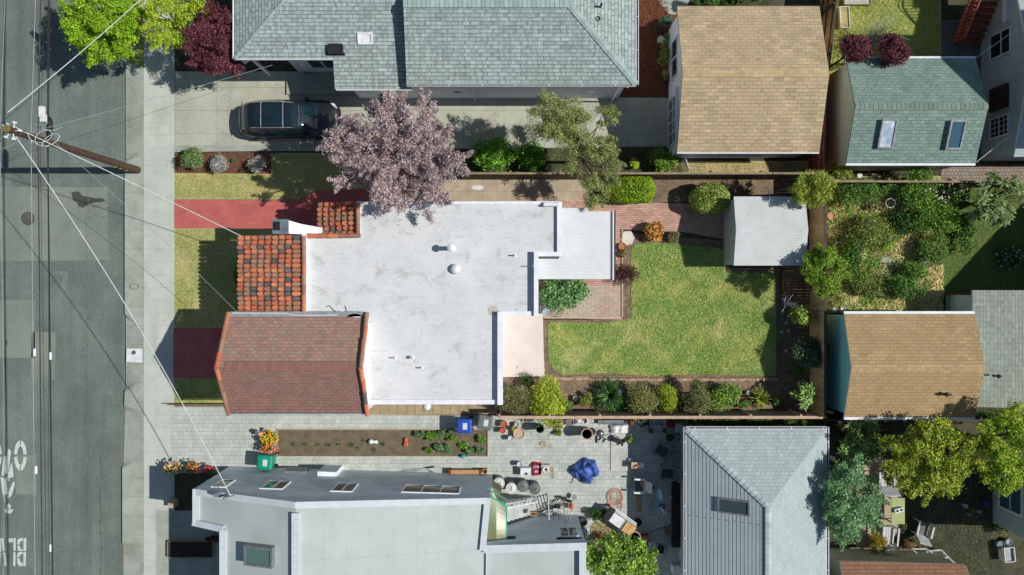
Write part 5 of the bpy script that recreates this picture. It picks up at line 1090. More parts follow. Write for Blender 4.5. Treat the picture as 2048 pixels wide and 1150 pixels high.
for i,(px,py,rx,ry,lb) in enumerate([(1136,812,16,10,'low green filler plant just right of the big yellow shrub'),(1252,812,14,14,'low filler foliage between agapanthus and the brown-patched shrub'),(1312,812,14,12,'low foliage between the brown-patched and rounded yellow shrubs'),(1362,806,16,18,'low dark filler plant left of the tall oval olive shrub'),(1420,806,14,18,'low foliage touching the tall oval olive shrub, right side'),(1486,808,16,10,'low straggly plant left of the spiky flax'),(1560,806,24,10,'low shaded ground plant right of the spiky flax'),(1600,745,20,14,'low shaded plant between the dark shrub and the loquat')]):
    shrub('low_plant',lb,px,py,rx,ry,.45,MIDG+OLV[:3],900,.08,nc=12,seed=110+i,cat='plant',bias=.1)

litter('fallen_petals',rect(762,428,905,478),16,PLUM,.06,50,.005,3.912)
litter('fallen_petals',rect(752,360,925,420),40,PLUM,.06,51,.01,.03)
litter('fallen_petals',rect(640,215,930,300),9,PLUM,.06,52,.01,.035)
litter('shed_roof_leaves',rect(1540,410,1576,530),10,OLV,.05,53,.002,2.5)
# ---------------------------------------------------------------- fences
def fence(name,label,p0,p1,h,m,mrail,th=.03,posts=2.4,rail_side=1,cap=True,capw=.1,parent=None):
    a=U(*p0); e=U(*p1); L=math.hypot(e[0]-a[0],e[1]-a[1]); r=math.atan2(e[1]-a[1],e[0]-a[0]); d=(math.cos(r),math.sin(r)); n=(-d[1]*rail_side,d[0]*rail_side)
    t=thing(name,label,'fence',((a[0]+e[0])/2,(a[1]+e[1])/2,0))
    b=MB(); k=int(L/.155); rr=random.Random(int(L*10))
    for i in range(k):
        s=(i+.5)*L/k; j=rr.uniform(-.006,.006); f=rr.uniform(.8,1.12)
        b.obox(a[0]+d[0]*s+n[0]*j,a[1]+d[1]*s+n[1]*j,.02,h-rr.uniform(0,.03),L/k-.008,th,r,0,(f,f,f,1))
    b.build('board_panel',m,t)
    b=MB()
    for z in (.3,h*.5,h-.25): b.obox((a[0]+e[0])/2+n[0]*.04,(a[1]+e[1])/2+n[1]*.04,z,z+.09,L,.05,r)
    b.build('rail',mrail,t)
    if cap: b=MB(); b.obox((a[0]+e[0])/2,(a[1]+e[1])/2,h,h+.03,L,capw,r); b.build('cap_rail',mrail,t)
    s=0
    while s<=L+.01:
        b=MB(); b.obox(a[0]+d[0]*s+n[0]*.1,a[1]+d[1]*s+n[1]*.1,0,h+.02,.09,.09,r); b.build('post',mrail,t); s+=posts
    return t
M_f1=mat('weathered_boards',c(112,98,78),c(92,80,64),ns=3,fine=18,fa=.25,attr=True)
M_f1r=mat('weathered_rail',c(150,136,108),c(132,118,94),ns=4,fa=.2)
M_f2=mat('pinkish_boards',c(132,112,90),c(112,92,74),ns=3,fa=.2,attr=True); M_f2r=mat('pinkish_rail',c(196,170,146),c(176,150,126),ns=3,fa=.12)
M_f3=mat('tan_boards',c(228,190,142),c(206,168,124),ns=3,fa=.2,attr=True)
M_f4=mat('brown_fence_boards',c(206,150,92),c(172,122,74),ns=2.5,fine=14,fa=.3,attr=True)
M_f5=mat('red_fence_boards',c(208,92,66),c(184,78,58),ns=3,fa=.2,attr=True)
M_fd=mat('dark_rail',c(84,78,66),c(66,62,54),ns=3,fa=.2)
fence('board_fence','long weathered board fence behind the bright bushes, north side of the back garden',(925,357.5),(1618,357.5),1.8,M_f1,M_f1r)
fence('board_fence','board fence south of the green garage, along the overgrown yard',(1625,372),(2300,374),1.7,M_f1,M_f1r,posts=3)
fence('board_fence','pinkish-capped board fence behind the lower shrub border',(1000,823),(1618,823),1.7,M_f2,M_f2r,rail_side=1,capw=.14)
fence('board_fence','tan board fence at the right end of the back garden, with dark capped rails',(1619,360),(1619,822),1.9,M_f3,M_fd,rail_side=1,capw=.12)
fence('board_fence','tall brown board fence east of the tan garage, top of the photo',(1650,-60),(1622,188),1.95,M_f4,M_fd,rail_side=-1,capw=.08)
fence('board_fence','reddish board fence between the tan and green garages',(1621,190),(1617,356),1.9,M_f5,M_fd,rail_side=-1,capw=.06)
fence('board_fence','low dark fence below the teal garage',(1625,830),(1990,830),1.5,M_f1,M_fd,posts=2.5)
fence('side_gate','narrow wooden side fence by the front path under the plum tree',(747,358),(747,412),1.7,M_f3,M_f1r,posts=1.3)
# picket gate
t=thing('picket_gate','small white slatted gate at the lower corner of the tan garage','gate',U(1362,334)); b=MB()
for i in range(9): x,y,_=U(1361+i*1.0,322+i*2.9); b.obox(x,y,.05,1.1,.05,.03,-1.2)
b.build('picket',M_trim,t); b=MB(); a=U(1361,322); e=U(1369,346)
for z in (.25,.95): b.tube([(a[0],a[1],z),(e[0],e[1],z)],.025,4)
b.build('rail',M_trim,t)
# slatted bench frame in the right bed
t=thing('slat_pergola','low dark slatted timber frame in the bed right of the back lawn','slatted frame',U(1582,566)); b=MB()
for i in range(8): x0,y0,_=U(1565,545.6+i*5.6); x1,y1,_=U(1605,544.4+i*5.6); b.box(x0,y0,.42,x1,y1,.46)
b.build('slat',M_f1r,t); b=MB(); b.box(*U(1564,588)[:2],.0,*U(1562,540)[:2],.42); b.box(*U(1606,588)[:2],.0,*U(1604,540)[:2],.42); b.build('side_board',M_woodb,t)
M_step=mat('white_stone',c(190,196,200),c(160,168,172),fa=.1)
for i,(px,py) in enumerate([(1570,585),(1567,599),(1571,612),(1565,625),(1574,646),(1564,664),(1578,661),(1573,702),(1578,632)]):
    x,y,_=TU(px,py,.1); b=MB(); b.lathe(x,y,[(.07,.01),(.085,.05),(.05,.09),(.01,.1)],9,sy=1.15); b.build('white_stone',M_step,smooth=True,label='round pale stone in the line of stones in the dark bed right of the lawn',cat='stone',group='pale stones in the right bed',loc=(x,y,0))
# ---------------------------------------------------------------- utility pole and wires
x,y,_=U(275,340); pt=thing('utility_pole','tall brown wooden utility pole leaning out over the street in view','utility pole',(x,y,0))
TOPZ=9.9; b=MB(); b.tube([(x,y,-.05),(x,y,3),(x,y,6),(x,y,TOPZ)],[.185,.165,.15,.125],14); b.build('pole',M_polew,pt)
b=MB()
for i,z in enumerate((1.0,1.5,2.0)): b.box(x-.12+.0,y-.19,z,x+.02,y-.155,z+.05)
b.build('reflector',mat('yellow_tag',c(220,190,60)),pt)
M_wire=mat('cable_black',c(40,42,44),c(52,54,54)); M_wirew=mat('cable_white',c(212,216,216),c(190,196,196),ns=5); M_wireg=mat('cable_grey',c(150,164,162),c(130,146,146)); M_wireb=mat('cable_brown',c(84,70,64),c(60,54,52))
b=MB()
for z in (7.27,7.85,8.3): b.lathe(x-.15,y,[(.09,z-.07),(.09,z+.07)],10); b.tube([(x-.3,y,z),(x+.1,y,z)],.03,6)
b.build('cable_bracket',M_grey,pt)
b=MB(); b.lathe(x,y,[(.15,9.85),(.13,9.95)],10); b.build('pole_cap',mat('pole_top',c(120,104,70)),pt)
b=MB(); 
for a in (0,1.2,2.6,4,5): b.tube([(x,y,9.5),(x+.3*math.cos(a),y+.3*math.sin(a),9.55)],.02,5); b.lathe(x+.32*math.cos(a),y+.32*math.sin(a),[(.05,9.5),(.05,9.62)],8)
b.build('insulator',M_trim,pt)
b=MB()
lp=[(x+.25,y,9.3)]
for k in range(22): a=k*.6; lp.append((x+.7+.4*math.cos(a+3)+k*.02,y-.05+.28*math.sin(a*1.05+3)-k*.012,9.1-.01*k))
b.tube(lp,.012,5,cap=False); b.build('wire_loops',M_wirew,pt)
def cable(name,label,pts,r,m,sag=0,n=24,cat='cable',loc=None):
    P=[]
    for (a,e) in zip(pts[:-1],pts[1:]):
        A=Vector(a);E=Vector(e)
        for i in range(n):
            t=i/n; q=A.lerp(E,t); q.z-=sag*4*t*(1-t); P.append(q)
    P.append(Vector(pts[-1])); b=MB(); b.tube(P,r,5,cap=False)
    return b.build(name,m,label=label,cat=cat,loc=pts[0])
def W(px,py,h): return TU(px,py,h)
cable('telephone_cable','thick black cable running the length of the street, nearest the kerb',[W(101,-420,7.3),W(97,0,7.27),W(95,270,7.27),W(105,1150,7.25),W(110,1600,7.3)],.03,M_wire)
cable('telephone_cable','second thinner black cable beside the thick one over the street',[W(103,-420,7.3),W(101,0,7.27),W(97,270,7.27),W(98,1150,7.2),W(98,1600,7.3)],.011,M_wire)
cable('telephone_cable','dark reddish-brown twisted cable over the street',[W(78,-420,7.85),W(81,0,7.85),W(76,270,7.85),W(84,1150,7.8),W(86,1600,7.85)],.026,M_wireb)
cable('telephone_cable','hair-thin dark wire beside the reddish-brown cable',[W(88,-420,7.8),W(90,0,7.8),W(80,270,7.8),W(93,1150,7.7),W(93,1600,7.8)],.008,M_wire)
cable('power_line','pale grey-white power line left of the reddish-brown cable over the street',[W(72,-420,8.3),W(71,0,8.3),W(62,270,8.3),W(70,1150,8.2),W(73,1600,8.3)],.014,M_wireg)
cable('power_line','thin pale wire at the far left over the street',[W(14,-420,8.8),W(10,0,8.8),W(0,270,8.8),W(8,800,8.7),W(8,1600,8.8)],.01,M_wireg)
cable('service_drop','thick white service cable from the pole to the tiled corner of the white-roofed house',[W(13,246,9.3),W(482,472,3.7)],.017,M_wirew,.25)
cable('service_drop','thick white service cable from the pole to the mast on the lower house',[W(13,246,9.3),W(460,990,5.25)],.018,M_wirew,.75)
cable('service_drop','thick white service cable from the pole up across the street tree',[W(15,225,9.3),W(280,0,6.5),W(560,-240,5)],.016,M_wirew,.1)
cable('drop_wire','thin dark wire from the pole to the white porch post of the upper house',[W(0,300,8.9),W(70,262,8.2),W(545,130,4.0)],.008,M_wireg,.1)
cable('drop_wire','thin wire from the pole across the path to the tile-roofed house corner',[W(95,272,7.3),W(480,630,4.3)],.009,M_wireg,.4)
cable('string_wire','thin wire with small white clips between the purple bush and the paved yard',[W(1800,72,2.2),W(1888,104,2.2)],.01,M_wireg,.05)
cable('string_wire','white wire from the green garage corner up to the stucco house window',[W(1950,117,3),W(2038,55,3.4)],.012,M_trim,.02)
cable('string_wire','white wire from the green garage lower corner to the stucco house eave',[W(1952,325,2.9),W(2032,262,3.0)],.012,M_trim,.02)
t=thing('cable_amplifier','pale grey amplifier boxes strapped on the overhead cable beside the pole','amplifier',W(81,225,7.85)); b=MB()
x,y,z=W(82,223,7.85); b.box(x-.05,y-.22,z-.1,x+.12,y+.2,z+.08); x,y,z=W(86,236,7.85); b.box(x-.1,y-.15,z-.1,x+.1,y+.15,z+.05); b.build('housing',M_white,t)
b=MB(); x,y,z=W(80,243,7.85); b.tube([(x,y,z),(x+.1,y-.3,z-.05),(x+.35,y-.3,z-.3),(x+.6,y-.1,z-.5)],.015,5); b.tube([(x-.2,y-.1,z),(x+.2,y-.2,z),(x+.3,y,z)],.02,5); b.build('lead',M_wireg,t)
t=thing('splice_case','black cylindrical splice case hanging on the thickest overhead cable','splice case',W(99,256,7.2)); b=MB(); x,y,z=W(99,258,7.2)
b.tube([(x,y-.5,z),(x,y-.42,z),(x,y-.3,z),(x,y+.32,z),(x,y+.42,z),(x,y+.5,z)],[.03,.09,.12,.12,.08,.03],12); b.build('case',M_dark,t); b=MB(); b.tube([(x,y-.35,z),(x+.15,y-.5,z),(x+.2,y-.7,z-.1),(x,y-.6,z)],.015,5); b.build('lead',M_wire,t)
for i,(px,py,h) in enumerate([(62,276,8.3),(74,281,7.85),(95,286,7.27),(101,712,7.27),(69,705,8.25),(72,940,8.2),(101,1096,7.25)]):
    x,y,z=W(px,py,h); b=MB(); b.tube([(x,y-.16,z),(x,y-.13,z),(x,y+.13,z),(x,y+.16,z)],[.02,.05,.05,.02],8); b.build('wire_clamp',M_trim,label='small white clamp clipped on one of the overhead street cables',cat='clamp',group='clamps on the overhead cables',loc=(x,y,z))
# ---------------------------------------------------------------- car
def car():
    cx,cy,_=U(589,245); t=thing('parked_car','black SUV with a glass roof parked in the upper driveway','car',(cx,cy,.02)); z0=.02
    Lh=2.45; M_car=mat('car_paint',c(30,34,36),c(27,31,33),fa=.03,rough=.22,bump=0,spec=.7); M_cg=mat('car_glass',c(24,46,56),c(20,38,46),fa=.03,rough=.05,bump=0,spec=1)
    # stations x (rear=-) : half width, sill z, belt z, centre z (bonnet/deck)
    st=[(-2.42,.55,.45,.62,.66),(-2.36,.66,.34,.80,.84),(-2.2,.8,.3,.92,.97),(-1.7,.92,.28,1.0,1.06),(-1.0,.95,.27,1.0,1.06),(0,.955,.27,.98,1.04),(.7,.95,.27,.95,1.03),(1.1,.94,.28,.93,1.03),(1.5,.93,.29,.9,.99),(1.9,.9,.3,.84,.92),(2.2,.82,.32,.76,.82),(2.38,.66,.36,.66,.7),(2.46,.4,.42,.56,.6)]
    def sect(hw,zs,zb,zc): return [(-hw*.9,zs),(-hw,zs+(zb-zs)*.35),(-hw*.995,zs+(zb-zs)*.8),(-hw*.93,zb),(-hw*.7,zb+(zc-zb)*.6),(-hw*.35,zc*.995),(0,zc),(hw*.35,zc*.995),(hw*.7,zb+(zc-zb)*.6),(hw*.93,zb),(hw*.995,zs+(zb-zs)*.8),(hw,zs+(zb-zs)*.35),(hw*.9,zs)]
    def loft(S_,name,m,par,caps=True):
        b=MB(); vs=[];fs=[]; n=len(S_[0][1])
        for X,pp in S_: vs+=[(cx+X,cy+yy,z0+zz) for yy,zz in pp]
        for i in range(len(S_)-1):
            for k in range(n-1): fs.append((i*n+k,(i+1)*n+k,(i+1)*n+k+1,i*n+k+1))
        if caps: fs.append(tuple(range(n))); fs.append(tuple(range(len(S_)*n-1,(len(S_)-1)*n-1,-1)))
        b.add(vs,fs); o=b.build(name,m,par,smooth=True); md=o.modifiers.new('s','SUBSURF'); md.levels=1; md.render_levels=2; return o
    bd=loft([(s[0],sect(*s[1:])) for s in st],'body',M_car,t)
    # greenhouse: glass band then roof panel
    gh=[(-2.28,.5,.92,1.02),(-2.05,.64,.95,1.34),(-1.75,.73,.97,1.53),(-1.2,.74,.98,1.62),(-.4,.74,.98,1.66),(.3,.72,.97,1.62),(.75,.69,.96,1.45),(1.2,.66,.97,1.14),(1.4,.6,.95,1.0)]
    loft([(X,[(-.87*hw/.74,zb),(-hw*.93,zb+(zt-zb)*.75),(-hw*.8,zt-.02),(-hw*.4,zt+.0),(0,zt+.01),(hw*.4,zt),(hw*.8,zt-.02),(hw*.93,zb+(zt-zb)*.75),(.87*hw/.74,zb)]) for X,hw,zb,zt in gh],'window_band',M_cg,t,False)
    def patch(name,X0,X1,w0,w1,m,off=.012,nx=6,par=t):
        P=[]
        def top(X):
            for i in range(len(gh)-1):
                if gh[i][0]<=X<=gh[i+1][0]:
                    f=(X-gh[i][0])/(gh[i+1][0]-gh[i][0]); return gh[i][3]+f*(gh[i+1][3]-gh[i][3])
            return gh[-1][3]
        b=MB(); vs=[]
        for i in range(nx+1):
            X=X0+(X1-X0)*i/nx; w_=w0+(w1-w0)*i/nx
            for q in (-1,-.5,0,.5,1): vs.append((cx+X+(.06*(1-q*q) if X1>1 else 0),cy+q*w_,z0+top(X)+off+.012*(1-q*q)))
        b.add(vs,[(i*5+k,(i+1)*5+k,(i+1)*5+k+1,i*5+k+1) for i in range(nx) for k in range(4)]); return b.build(name,m,par,smooth=True)
    patch('roof_panel',-1.72,.5,.62,.6,M_car,.006,10); patch('roof_glass',-1.5,-1.18,.52,.52,M_cg,.02); patch('roof_glass',-1.02,-.12,.52,.52,M_cg,.02); patch('roof_glass',.02,.42,.52,.5,M_cg,.02)
    for s in (-1,1):
        b=MB(); b.tube([(cx-1.65,cy+s*.6,z0+1.6),(cx-1,cy+s*.62,z0+1.7),(cx-.2,cy+s*.62,z0+1.72),(cx+.4,cy+s*.6,z0+1.63)],.02,6); b.build('roof_rail',M_grey,t)
        b=MB(); b.box(cx+.82,cy+s*.93-.09,z0+.98,cx+1.0,cy+s*.93+.09,z0+1.12); b.build('side_mirror',M_car,t,bevel=.04)
        b=MB(); b.add([(cx+1.98,cy+s*.86,z0+.80),(cx+2.2,cy+s*.74,z0+.78),(cx+2.36,cy+s*.5,z0+.73),(cx+2.2,cy+s*.56,z0+.81),(cx+2.02,cy+s*.74,z0+.85)],[(0,1,2,3,4)]); b.build('headlight',M_glassw,t)
        b=MB(); b.add([(cx-2.3,cy+s*.84,z0+.86),(cx-2.4,cy+s*.6,z0+.82),(cx-2.36,cy+s*.5,z0+.9),(cx-2.24,cy+s*.74,z0+.97)],[(0,1,2,3)]); b.build('tail_light',mat('tail_red',c(110,20,20)),t)
        for X in (-1.5,1.5):
            b=MB(); vs=[]; 
            for yy,rr_ in ((.74,.3),(.74,.36),(.94,.36),(.95,.3)):
                for k in range(20): a=k*math.pi/10; vs.append((cx+X+rr_*math.cos(a),cy+s*yy,z0+.36+rr_*math.sin(a)))
            b.add(vs,[(i*20+k,i*20+(k+1)%20,(i+1)*20+(k+1)%20,(i+1)*20+k) for i in range(3) for k in range(20)]+[tuple(range(20))]); wh=b.build('wheel',M_black,t)
            b=MB(); b.add([(cx+X+.25*math.cos(k*math.pi/8),cy+s*.955,z0+.36+.25*math.sin(k*math.pi/8)) for k in range(16)],[tuple(range(16))]); b.build('rim',M_grey,wh)
    for X in (-1.12,-.07): b=MB(); b.tube([(cx+X,cy-.6,z0+1.7),(cx+X,cy-.3,z0+1.73),(cx+X,cy+.3,z0+1.73),(cx+X,cy+.6,z0+1.7)],.03,6); b.build('roof_bar',M_grey,t)
    b=MB(); b.tube([(cx+.62,cy-.5,z0+1.54),(cx+.66,cy,z0+1.55),(cx+.62,cy+.5,z0+1.54)],.012,5); b.build('windscreen_trim',M_grey,t)
    b=MB(); b.tube([(cx+1.32,cy-.55,z0+1.1),(cx+1.25,cy-.05,z0+1.13)],.012,4); b.tube([(cx+1.34,cy+.0,z0+1.1),(cx+1.2,cy+.5,z0+1.14)],.012,4); b.build('wiper',M_black,t)
    b=MB(); b.box(cx-2.46,cy-.26,z0+.6,cx-2.43,cy+.26,z0+.72); b.build('number_plate',M_white,t)
    b=MB(); b.tube([(cx-2.35,cy-.66,z0+.86),(cx-2.42,cy-.4,z0+.88),(cx-2.45,cy,z0+.89),(cx-2.42,cy+.4,z0+.88),(cx-2.35,cy+.66,z0+.86)],.02,5); b.build('bumper_trim',M_grey,t)
car()
# ---------------------------------------------------------------- bins
def wbin(px,py,rot,col,label,lid_open=0):
    m=mat('bin_'+label.split()[0],col,tuple(v*.85 for v in col[:3])+(1,),fa=.05,rough=.45,bump=.05); x,y,_=TU(px,py,1.0); t=thing('wheelie_bin',label,'bin',(x,y,.02))
    ca,sa=math.cos(rot),math.sin(rot)
    def R(a,b_): return (x+a*ca-b_*sa,y+a*sa+b_*ca)
    def loft(levels,b):
        vs=[]
        for (hx,hy,z,ox) in levels: vs+=[(*R(ox+sx*hx,sy*hy),z) for sx,sy in ((-1,-.85),(-.85,-1),(.85,-1),(1,-.85),(1,.85),(.85,1),(-.85,1),(-1,.85))]
        n=8; b.add(vs,[(i*n+k,i*n+(k+1)%n,(i+1)*n+(k+1)%n,(i+1)*n+k) for i in range(len(levels)-1) for k in range(n)]+[tuple(range(7,-1,-1)),tuple(range((len(levels)-1)*n,len(levels)*n))])
    b=MB(); loft([(.24,.24,.06,.0),(.33,.31,.98,0),(.35,.33,1.0,0)],b); bo=b.build('bin_body',m,t)
    b=MB(); loft([(.37,.35,1.0,-.02),(.37,.35,1.04,-.02),(.3,.29,1.09,-.03)],b); ld=b.build('lid',m,t)
    b=MB(); b.add([(*R(-.08,-.16),1.094),(*R(.14,-.16),1.094),(*R(.14,.16),1.094),(*R(-.08,.16),1.094)],[(0,1,2,3)]); b.build('label_patch',mat('label_white',c(215,225,228),c(170,185,192),ns=26,fa=.1,lo=.45,hi=.55),ld)
    b=MB(); b.tube([(*R(.4,-.28),1.0),(*R(.44,-.26),1.02),(*R(.44,.26),1.02),(*R(.4,.28),1.0)],.018,6); b.build('handle',m,t)
    for s in (-1,1):
        b=MB(); q=R(.3,s*.3); vs=[]
        for yy in (-.03,.03):
            for k in range(14): a=k*math.pi/7; w_=R(.28+.12*math.cos(a),s*.3+yy); vs.append((*w_,.13+.12*math.sin(a)))
        b.add(vs,[(k,(k+1)%14,14+(k+1)%14,14+k) for k in range(14)]+[tuple(range(13,-1,-1)),tuple(range(14,28))]); b.build('wheel',M_black,t)
    return t
wbin(929,852,-.02,c(44,78,178),'blue wheeled recycling bin beside the strip bed')
wbin(971,845,-.18,c(112,118,116),'grey wheeled bin right of the blue one')
wbin(530,925,-.08,c(24,148,118),'green wheeled bin against the lower house wall')
# ---------------------------------------------------------------- round things: pots, buckets, drums
def pot(name,label,px,py,r,h,col,cat='pot',inside=None,rim=None,n=18,taper=.8,plant=None,lid=False,closed=False,z0=.02,pz=None):
    x,y,_=TU(px,py,h+z0); t=thing(name,label,cat,(x,y,z0)); m=mat(name+'_m',col,tuple(v*.82 for v in col[:3])+(1,),ns=6,fa=.12,rough=.6); Z=z0
    b=MB(); b.lathe(x,y,[(r*taper,Z),(r*.97,Z+h-.04),(r,Z+h-.03),(r,Z+h)]+([] if closed else [(r*.86,Z+h),(r*.84,Z+h-.05)]),n,cap=True); b.build('pot_body' if cat!='bucket' else 'bucket_body',m,t)
    if not closed:
        b=MB(); b.lathe(x,y,[(r*.85,Z+h-.07),(r*.3,Z+h-.055),(.01,Z+h-.06)],n); b.build('contents',inside or M_soil,t)
    if rim: b=MB(); b.lathe(x,y,[(r*1.03,Z+h-.02),(r*1.05,Z+h+.01),(r*.93,Z+h+.012),(r*.92,Z+h-.02)],n); b.build('rim',rim,t)
    if plant:
        cl=clumps(x,y,Z+h+.08,r*.5,r*.5,.1,6,r*.6,3); foliage('foliage',t,cl,160,.08,plant,None,.5,.5)
    return t
TC=c(176,104,74)
pot('plant_pot','terracotta pot with teal inside, top of the pot group by the grey bin',1007.5,848,.17,.35,TC,inside=mat('teal_in',c(60,100,90)))
pot('plant_pot','orange-red pot below the teal-lined one',1005,861.5,.14,.4,c(206,92,62),inside=mat('pale_in',c(200,150,130)))
pot('plant_pot','small brown pot left of the lilac bucket',1025,857,.11,.2,c(120,90,74),plant=YEL)
pot('bucket','lilac-grey bucket above the round beige tub',1033,849.5,.12,.28,c(178,168,178),cat='bucket',inside=mat('lil_in',c(130,112,130)))
pot('bucket','white bucket below the round beige tub',1021,877,.13,.4,c(200,206,212),cat='bucket',inside=mat('bl_in',c(110,116,130)))
pot('round_tub','wide round beige tub in the pot group by the fence',1038,867,.29,.3,c(196,168,146),cat='tub',inside=mat('tub_in',c(198,172,152),c(160,130,112),ns=6))
t=pot('glazed_pot','dark green glazed pot right of the round beige tub',1080,858,.2,.75,c(38,74,62),inside=mat('dk_in',c(34,50,40)),rim=mat('green_rim',c(60,110,86)))
pot('round_tub','tall brown barrel tub standing alone on the pavers right of the planter box',1174,868,.27,.9,c(150,120,100),cat='tub',inside=mat('barrel_in',c(136,100,74),c(90,66,50),ns=4),rim=mat('barrel_rim',c(190,160,146)))
pot('bucket','pale blue bucket left of the white chest',1039,929,.13,.4,c(190,204,214),cat='bucket',inside=M_white)
for i,(px,py,col,lb) in enumerate([(998,967,c(206,208,206),'white-lidded drum nearest the lower house wall'),(1022.5,977,c(212,214,212),'second white-lidded drum beside the stair rail'),(1046,973,c(112,122,120),'dark grey lidded bin between two other drums'),(1069.5,978,c(104,114,112),'dark grey lidded bin at the end of the drum row')]):
    x,y,_=TU(px,py,.85); t=thing('drum',lb,'drum',(x,y,.02)); m=mat('drum_m',col,tuple(v*.8 for v in col[:3])+(1,),ns=5,fa=.1,rough=.5)
    b=MB(); b.lathe(x,y,[(.22,.02),(.25,.3),(.26,.82)],22); b.build('drum_body',M_grey if i<2 else m,t)
    b=MB(); b.lathe(x,y,[(.275,.8),(.28,.85),(.25,.86),(.24,.84),(.1,.875),(.02,.875)],22); l_=b.build('lid',m,t)
    b=MB(); a=.5+i; b.tube([(x-.12*math.cos(a),y-.12*math.sin(a),.87),(x,y,.92),(x+.12*math.cos(a),y+.12*math.sin(a),.87)],.012,5); b.build('handle',M_dark,l_)
pot('plant_pot','round terracotta bowl in the bed by the white stepping stone, upper one',1245,493,.2,.2,c(176,120,84),inside=mat('rust_in',c(150,104,66)))
pot('plant_pot','round stone-coloured bowl just below the terracotta one by the brick path',1247,507,.2,.2,c(160,140,116),inside=mat('rust_in2',c(128,108,80)),plant=OLV)
pot('plant_pot','brown pot at the left foot of the orange-leaved shrub',1293,475,.19,.25,c(150,112,84))
pot('plant_pot','white round pot in the lower border beside the yellow shrub',1151,797,.13,.25,c(214,206,196),inside=mat('pot_in3',c(150,140,124)))
pot('plant_pot','pinkish lamp-like pot beside the spiky flax',1497,785.5,.1,.2,c(214,200,190),closed=True)
for i,(px,py,r,col,lb) in enumerate([(1322,78,.17,c(206,212,200),'white pot under the leggy shrub by the tan garage'),(1332,73,.13,c(90,96,90),'dark pot right of the white pot by the tan garage'),(1330,145,.14,c(170,150,110),'tan pot at the lower end of the tan garage wall row'),(1330,155,.15,c(80,90,84),'dark green pot, lowest in the row by the tan garage wall'),(1319,60,.14,c(60,70,66),'dark pot at the upper end of the tan garage row')]):
    pot('plant_pot',lb,px,py,r,.3,col,plant=OLV if i%2 else None)
pot('plant_pot','terracotta pot on dry grass by the right fence of the overgrown yard',1663,432,.2,.25,c(186,140,96),inside=M_soil)
t=pot('wood_barrel','round wooden barrel open at the top, by the cardboard-covered table',1270,1074,.27,.7,c(150,140,120),cat='barrel',inside=mat('barrel_dark',c(44,34,28)),rim=M_woodpale)
pot('plant_pot','black pot in the shade near the folding table',1277,1045,.18,.3,c(30,34,36))
pot('plant_pot','dark round pot by the grass mound near the lower house wing',1167,1044,.2,.45,c(60,70,72))
# planter box with a plant
def cratebox(name,label,px,py,lx,ly,h,rot,m,cat,inside=None,th=.03,z0=.02,plant=None):
    x,y,_=TU(px,py,h+z0); t=thing(name,label,cat,(x,y,z0)); ca,sa=math.cos(rot),math.sin(rot); b=MB()
    for (ox,oy,ax,ay) in ((0,ly/2,lx,th),(0,-ly/2,lx,th),(lx/2,0,th,ly),(-lx/2,0,th,ly)): b.obox(x+ox*ca-oy*sa,y+ox*sa+oy*ca,z0,z0+h+(.001 if ax==lx else 0),ax,ay,rot)
    b.build('frame',m,t); b=MB(); b.obox(x,y,z0,z0+h*.75,lx-th,ly-th,rot); b.build('contents',inside or M_soil,t)
    if plant: foliage('foliage',t,clumps(x,y,z0+h,lx*.3,ly*.3,.1,8,.12,4),240,.09,plant,None,.5,.5)
    return t
cratebox('planter_box','pinkish square planter box with a yellowing plant against the lower fence',1119,849,.3,.38,.35,0,mat('pink_wood',c(206,176,160)),'planter',plant=YEL+OLV)
cratebox('planter_box','weathered square planter box in the overgrown yard',1744,410,.48,.42,.35,.05,M_f1r,'planter',plant=OLV)
cratebox('raised_bed','white-framed raised bed against the tall brown fence',1690,34,.45,1.05,.25,.05,M_white,'planter',inside=M_dry)
cratebox('raised_bed','pale-framed raised bed at the very top edge of the upper right lawn',1716,-6,1.3,.7,.25,0,M_tanconc,'planter',inside=M_drive)
t=cratebox('birdhouse','small yellow wooden box with a round hole on the stair railing',1067.5,1028,.32,.17,.2,0,M_plank,'wooden box',z0=.9); x,y,_=TU(1067.5,1028,1.1)
b=MB(); b.lathe(x,y,[(.035,1.05),(.035,1.12)],10); b.build('hole',M_black,t)
# chest, sack, boxed burner
def blob(name,label,cat,px,py,lx,ly,h,m,rot=0,seed=1,z0=.02,rough=.12,nx=14,ny=14,sq=3.,amp=1.,parent=None,lab=None):
    """crumpled cloth or sack: a closed pillow shape with folds"""
    x,y,_=TU(px,py,h*.6); r=np.random.default_rng(seed); ca,sa=math.cos(rot),math.sin(rot); vs=[];fs=[]
    ph=r.uniform(0,6.28,8); fr=r.uniform(3,9,8); dr=r.uniform(0,6.28,8)
    for i in range(ny+1):
        for j in range(nx+1):
            u=-1+2*j/nx; v=-1+2*i/ny; e=(1-abs(u)**sq)*(1-abs(v)**sq); z=h*max(e,0)**.5
            w_=sum(math.sin(fr[k]*(u*math.cos(dr[k])+v*math.sin(dr[k]))+ph[k]) for k in range(8))/4
            z=max(0,z*(1+rough*2*w_*amp)); uu=u*(1+.06*math.sin(3*v+ph[0])); vv=v*(1+.06*math.sin(3*u+ph[1]))
            a,b_=uu*lx/2,vv*ly/2; vs.append((x+a*ca-b_*sa,y+a*sa+b_*ca,z0+z))
    n=nx+1
    for i in range(ny):
        for j in range(nx): fs.append((i*n+j,i*n+j+1,(i+1)*n+j+1,(i+1)*n+j))
    b=MB(); b.add(vs,fs)
    if parent: return b.build(name,m,parent)
    return b.build(name,m,label=label,cat=cat,loc=(x,y,z0),smooth=False)
t=thing('cooler_chest','white lidded chest with a dark print, beside the red sack','chest',TU(1051,943,.4)); x,y,_=TU(1051,944,.4)
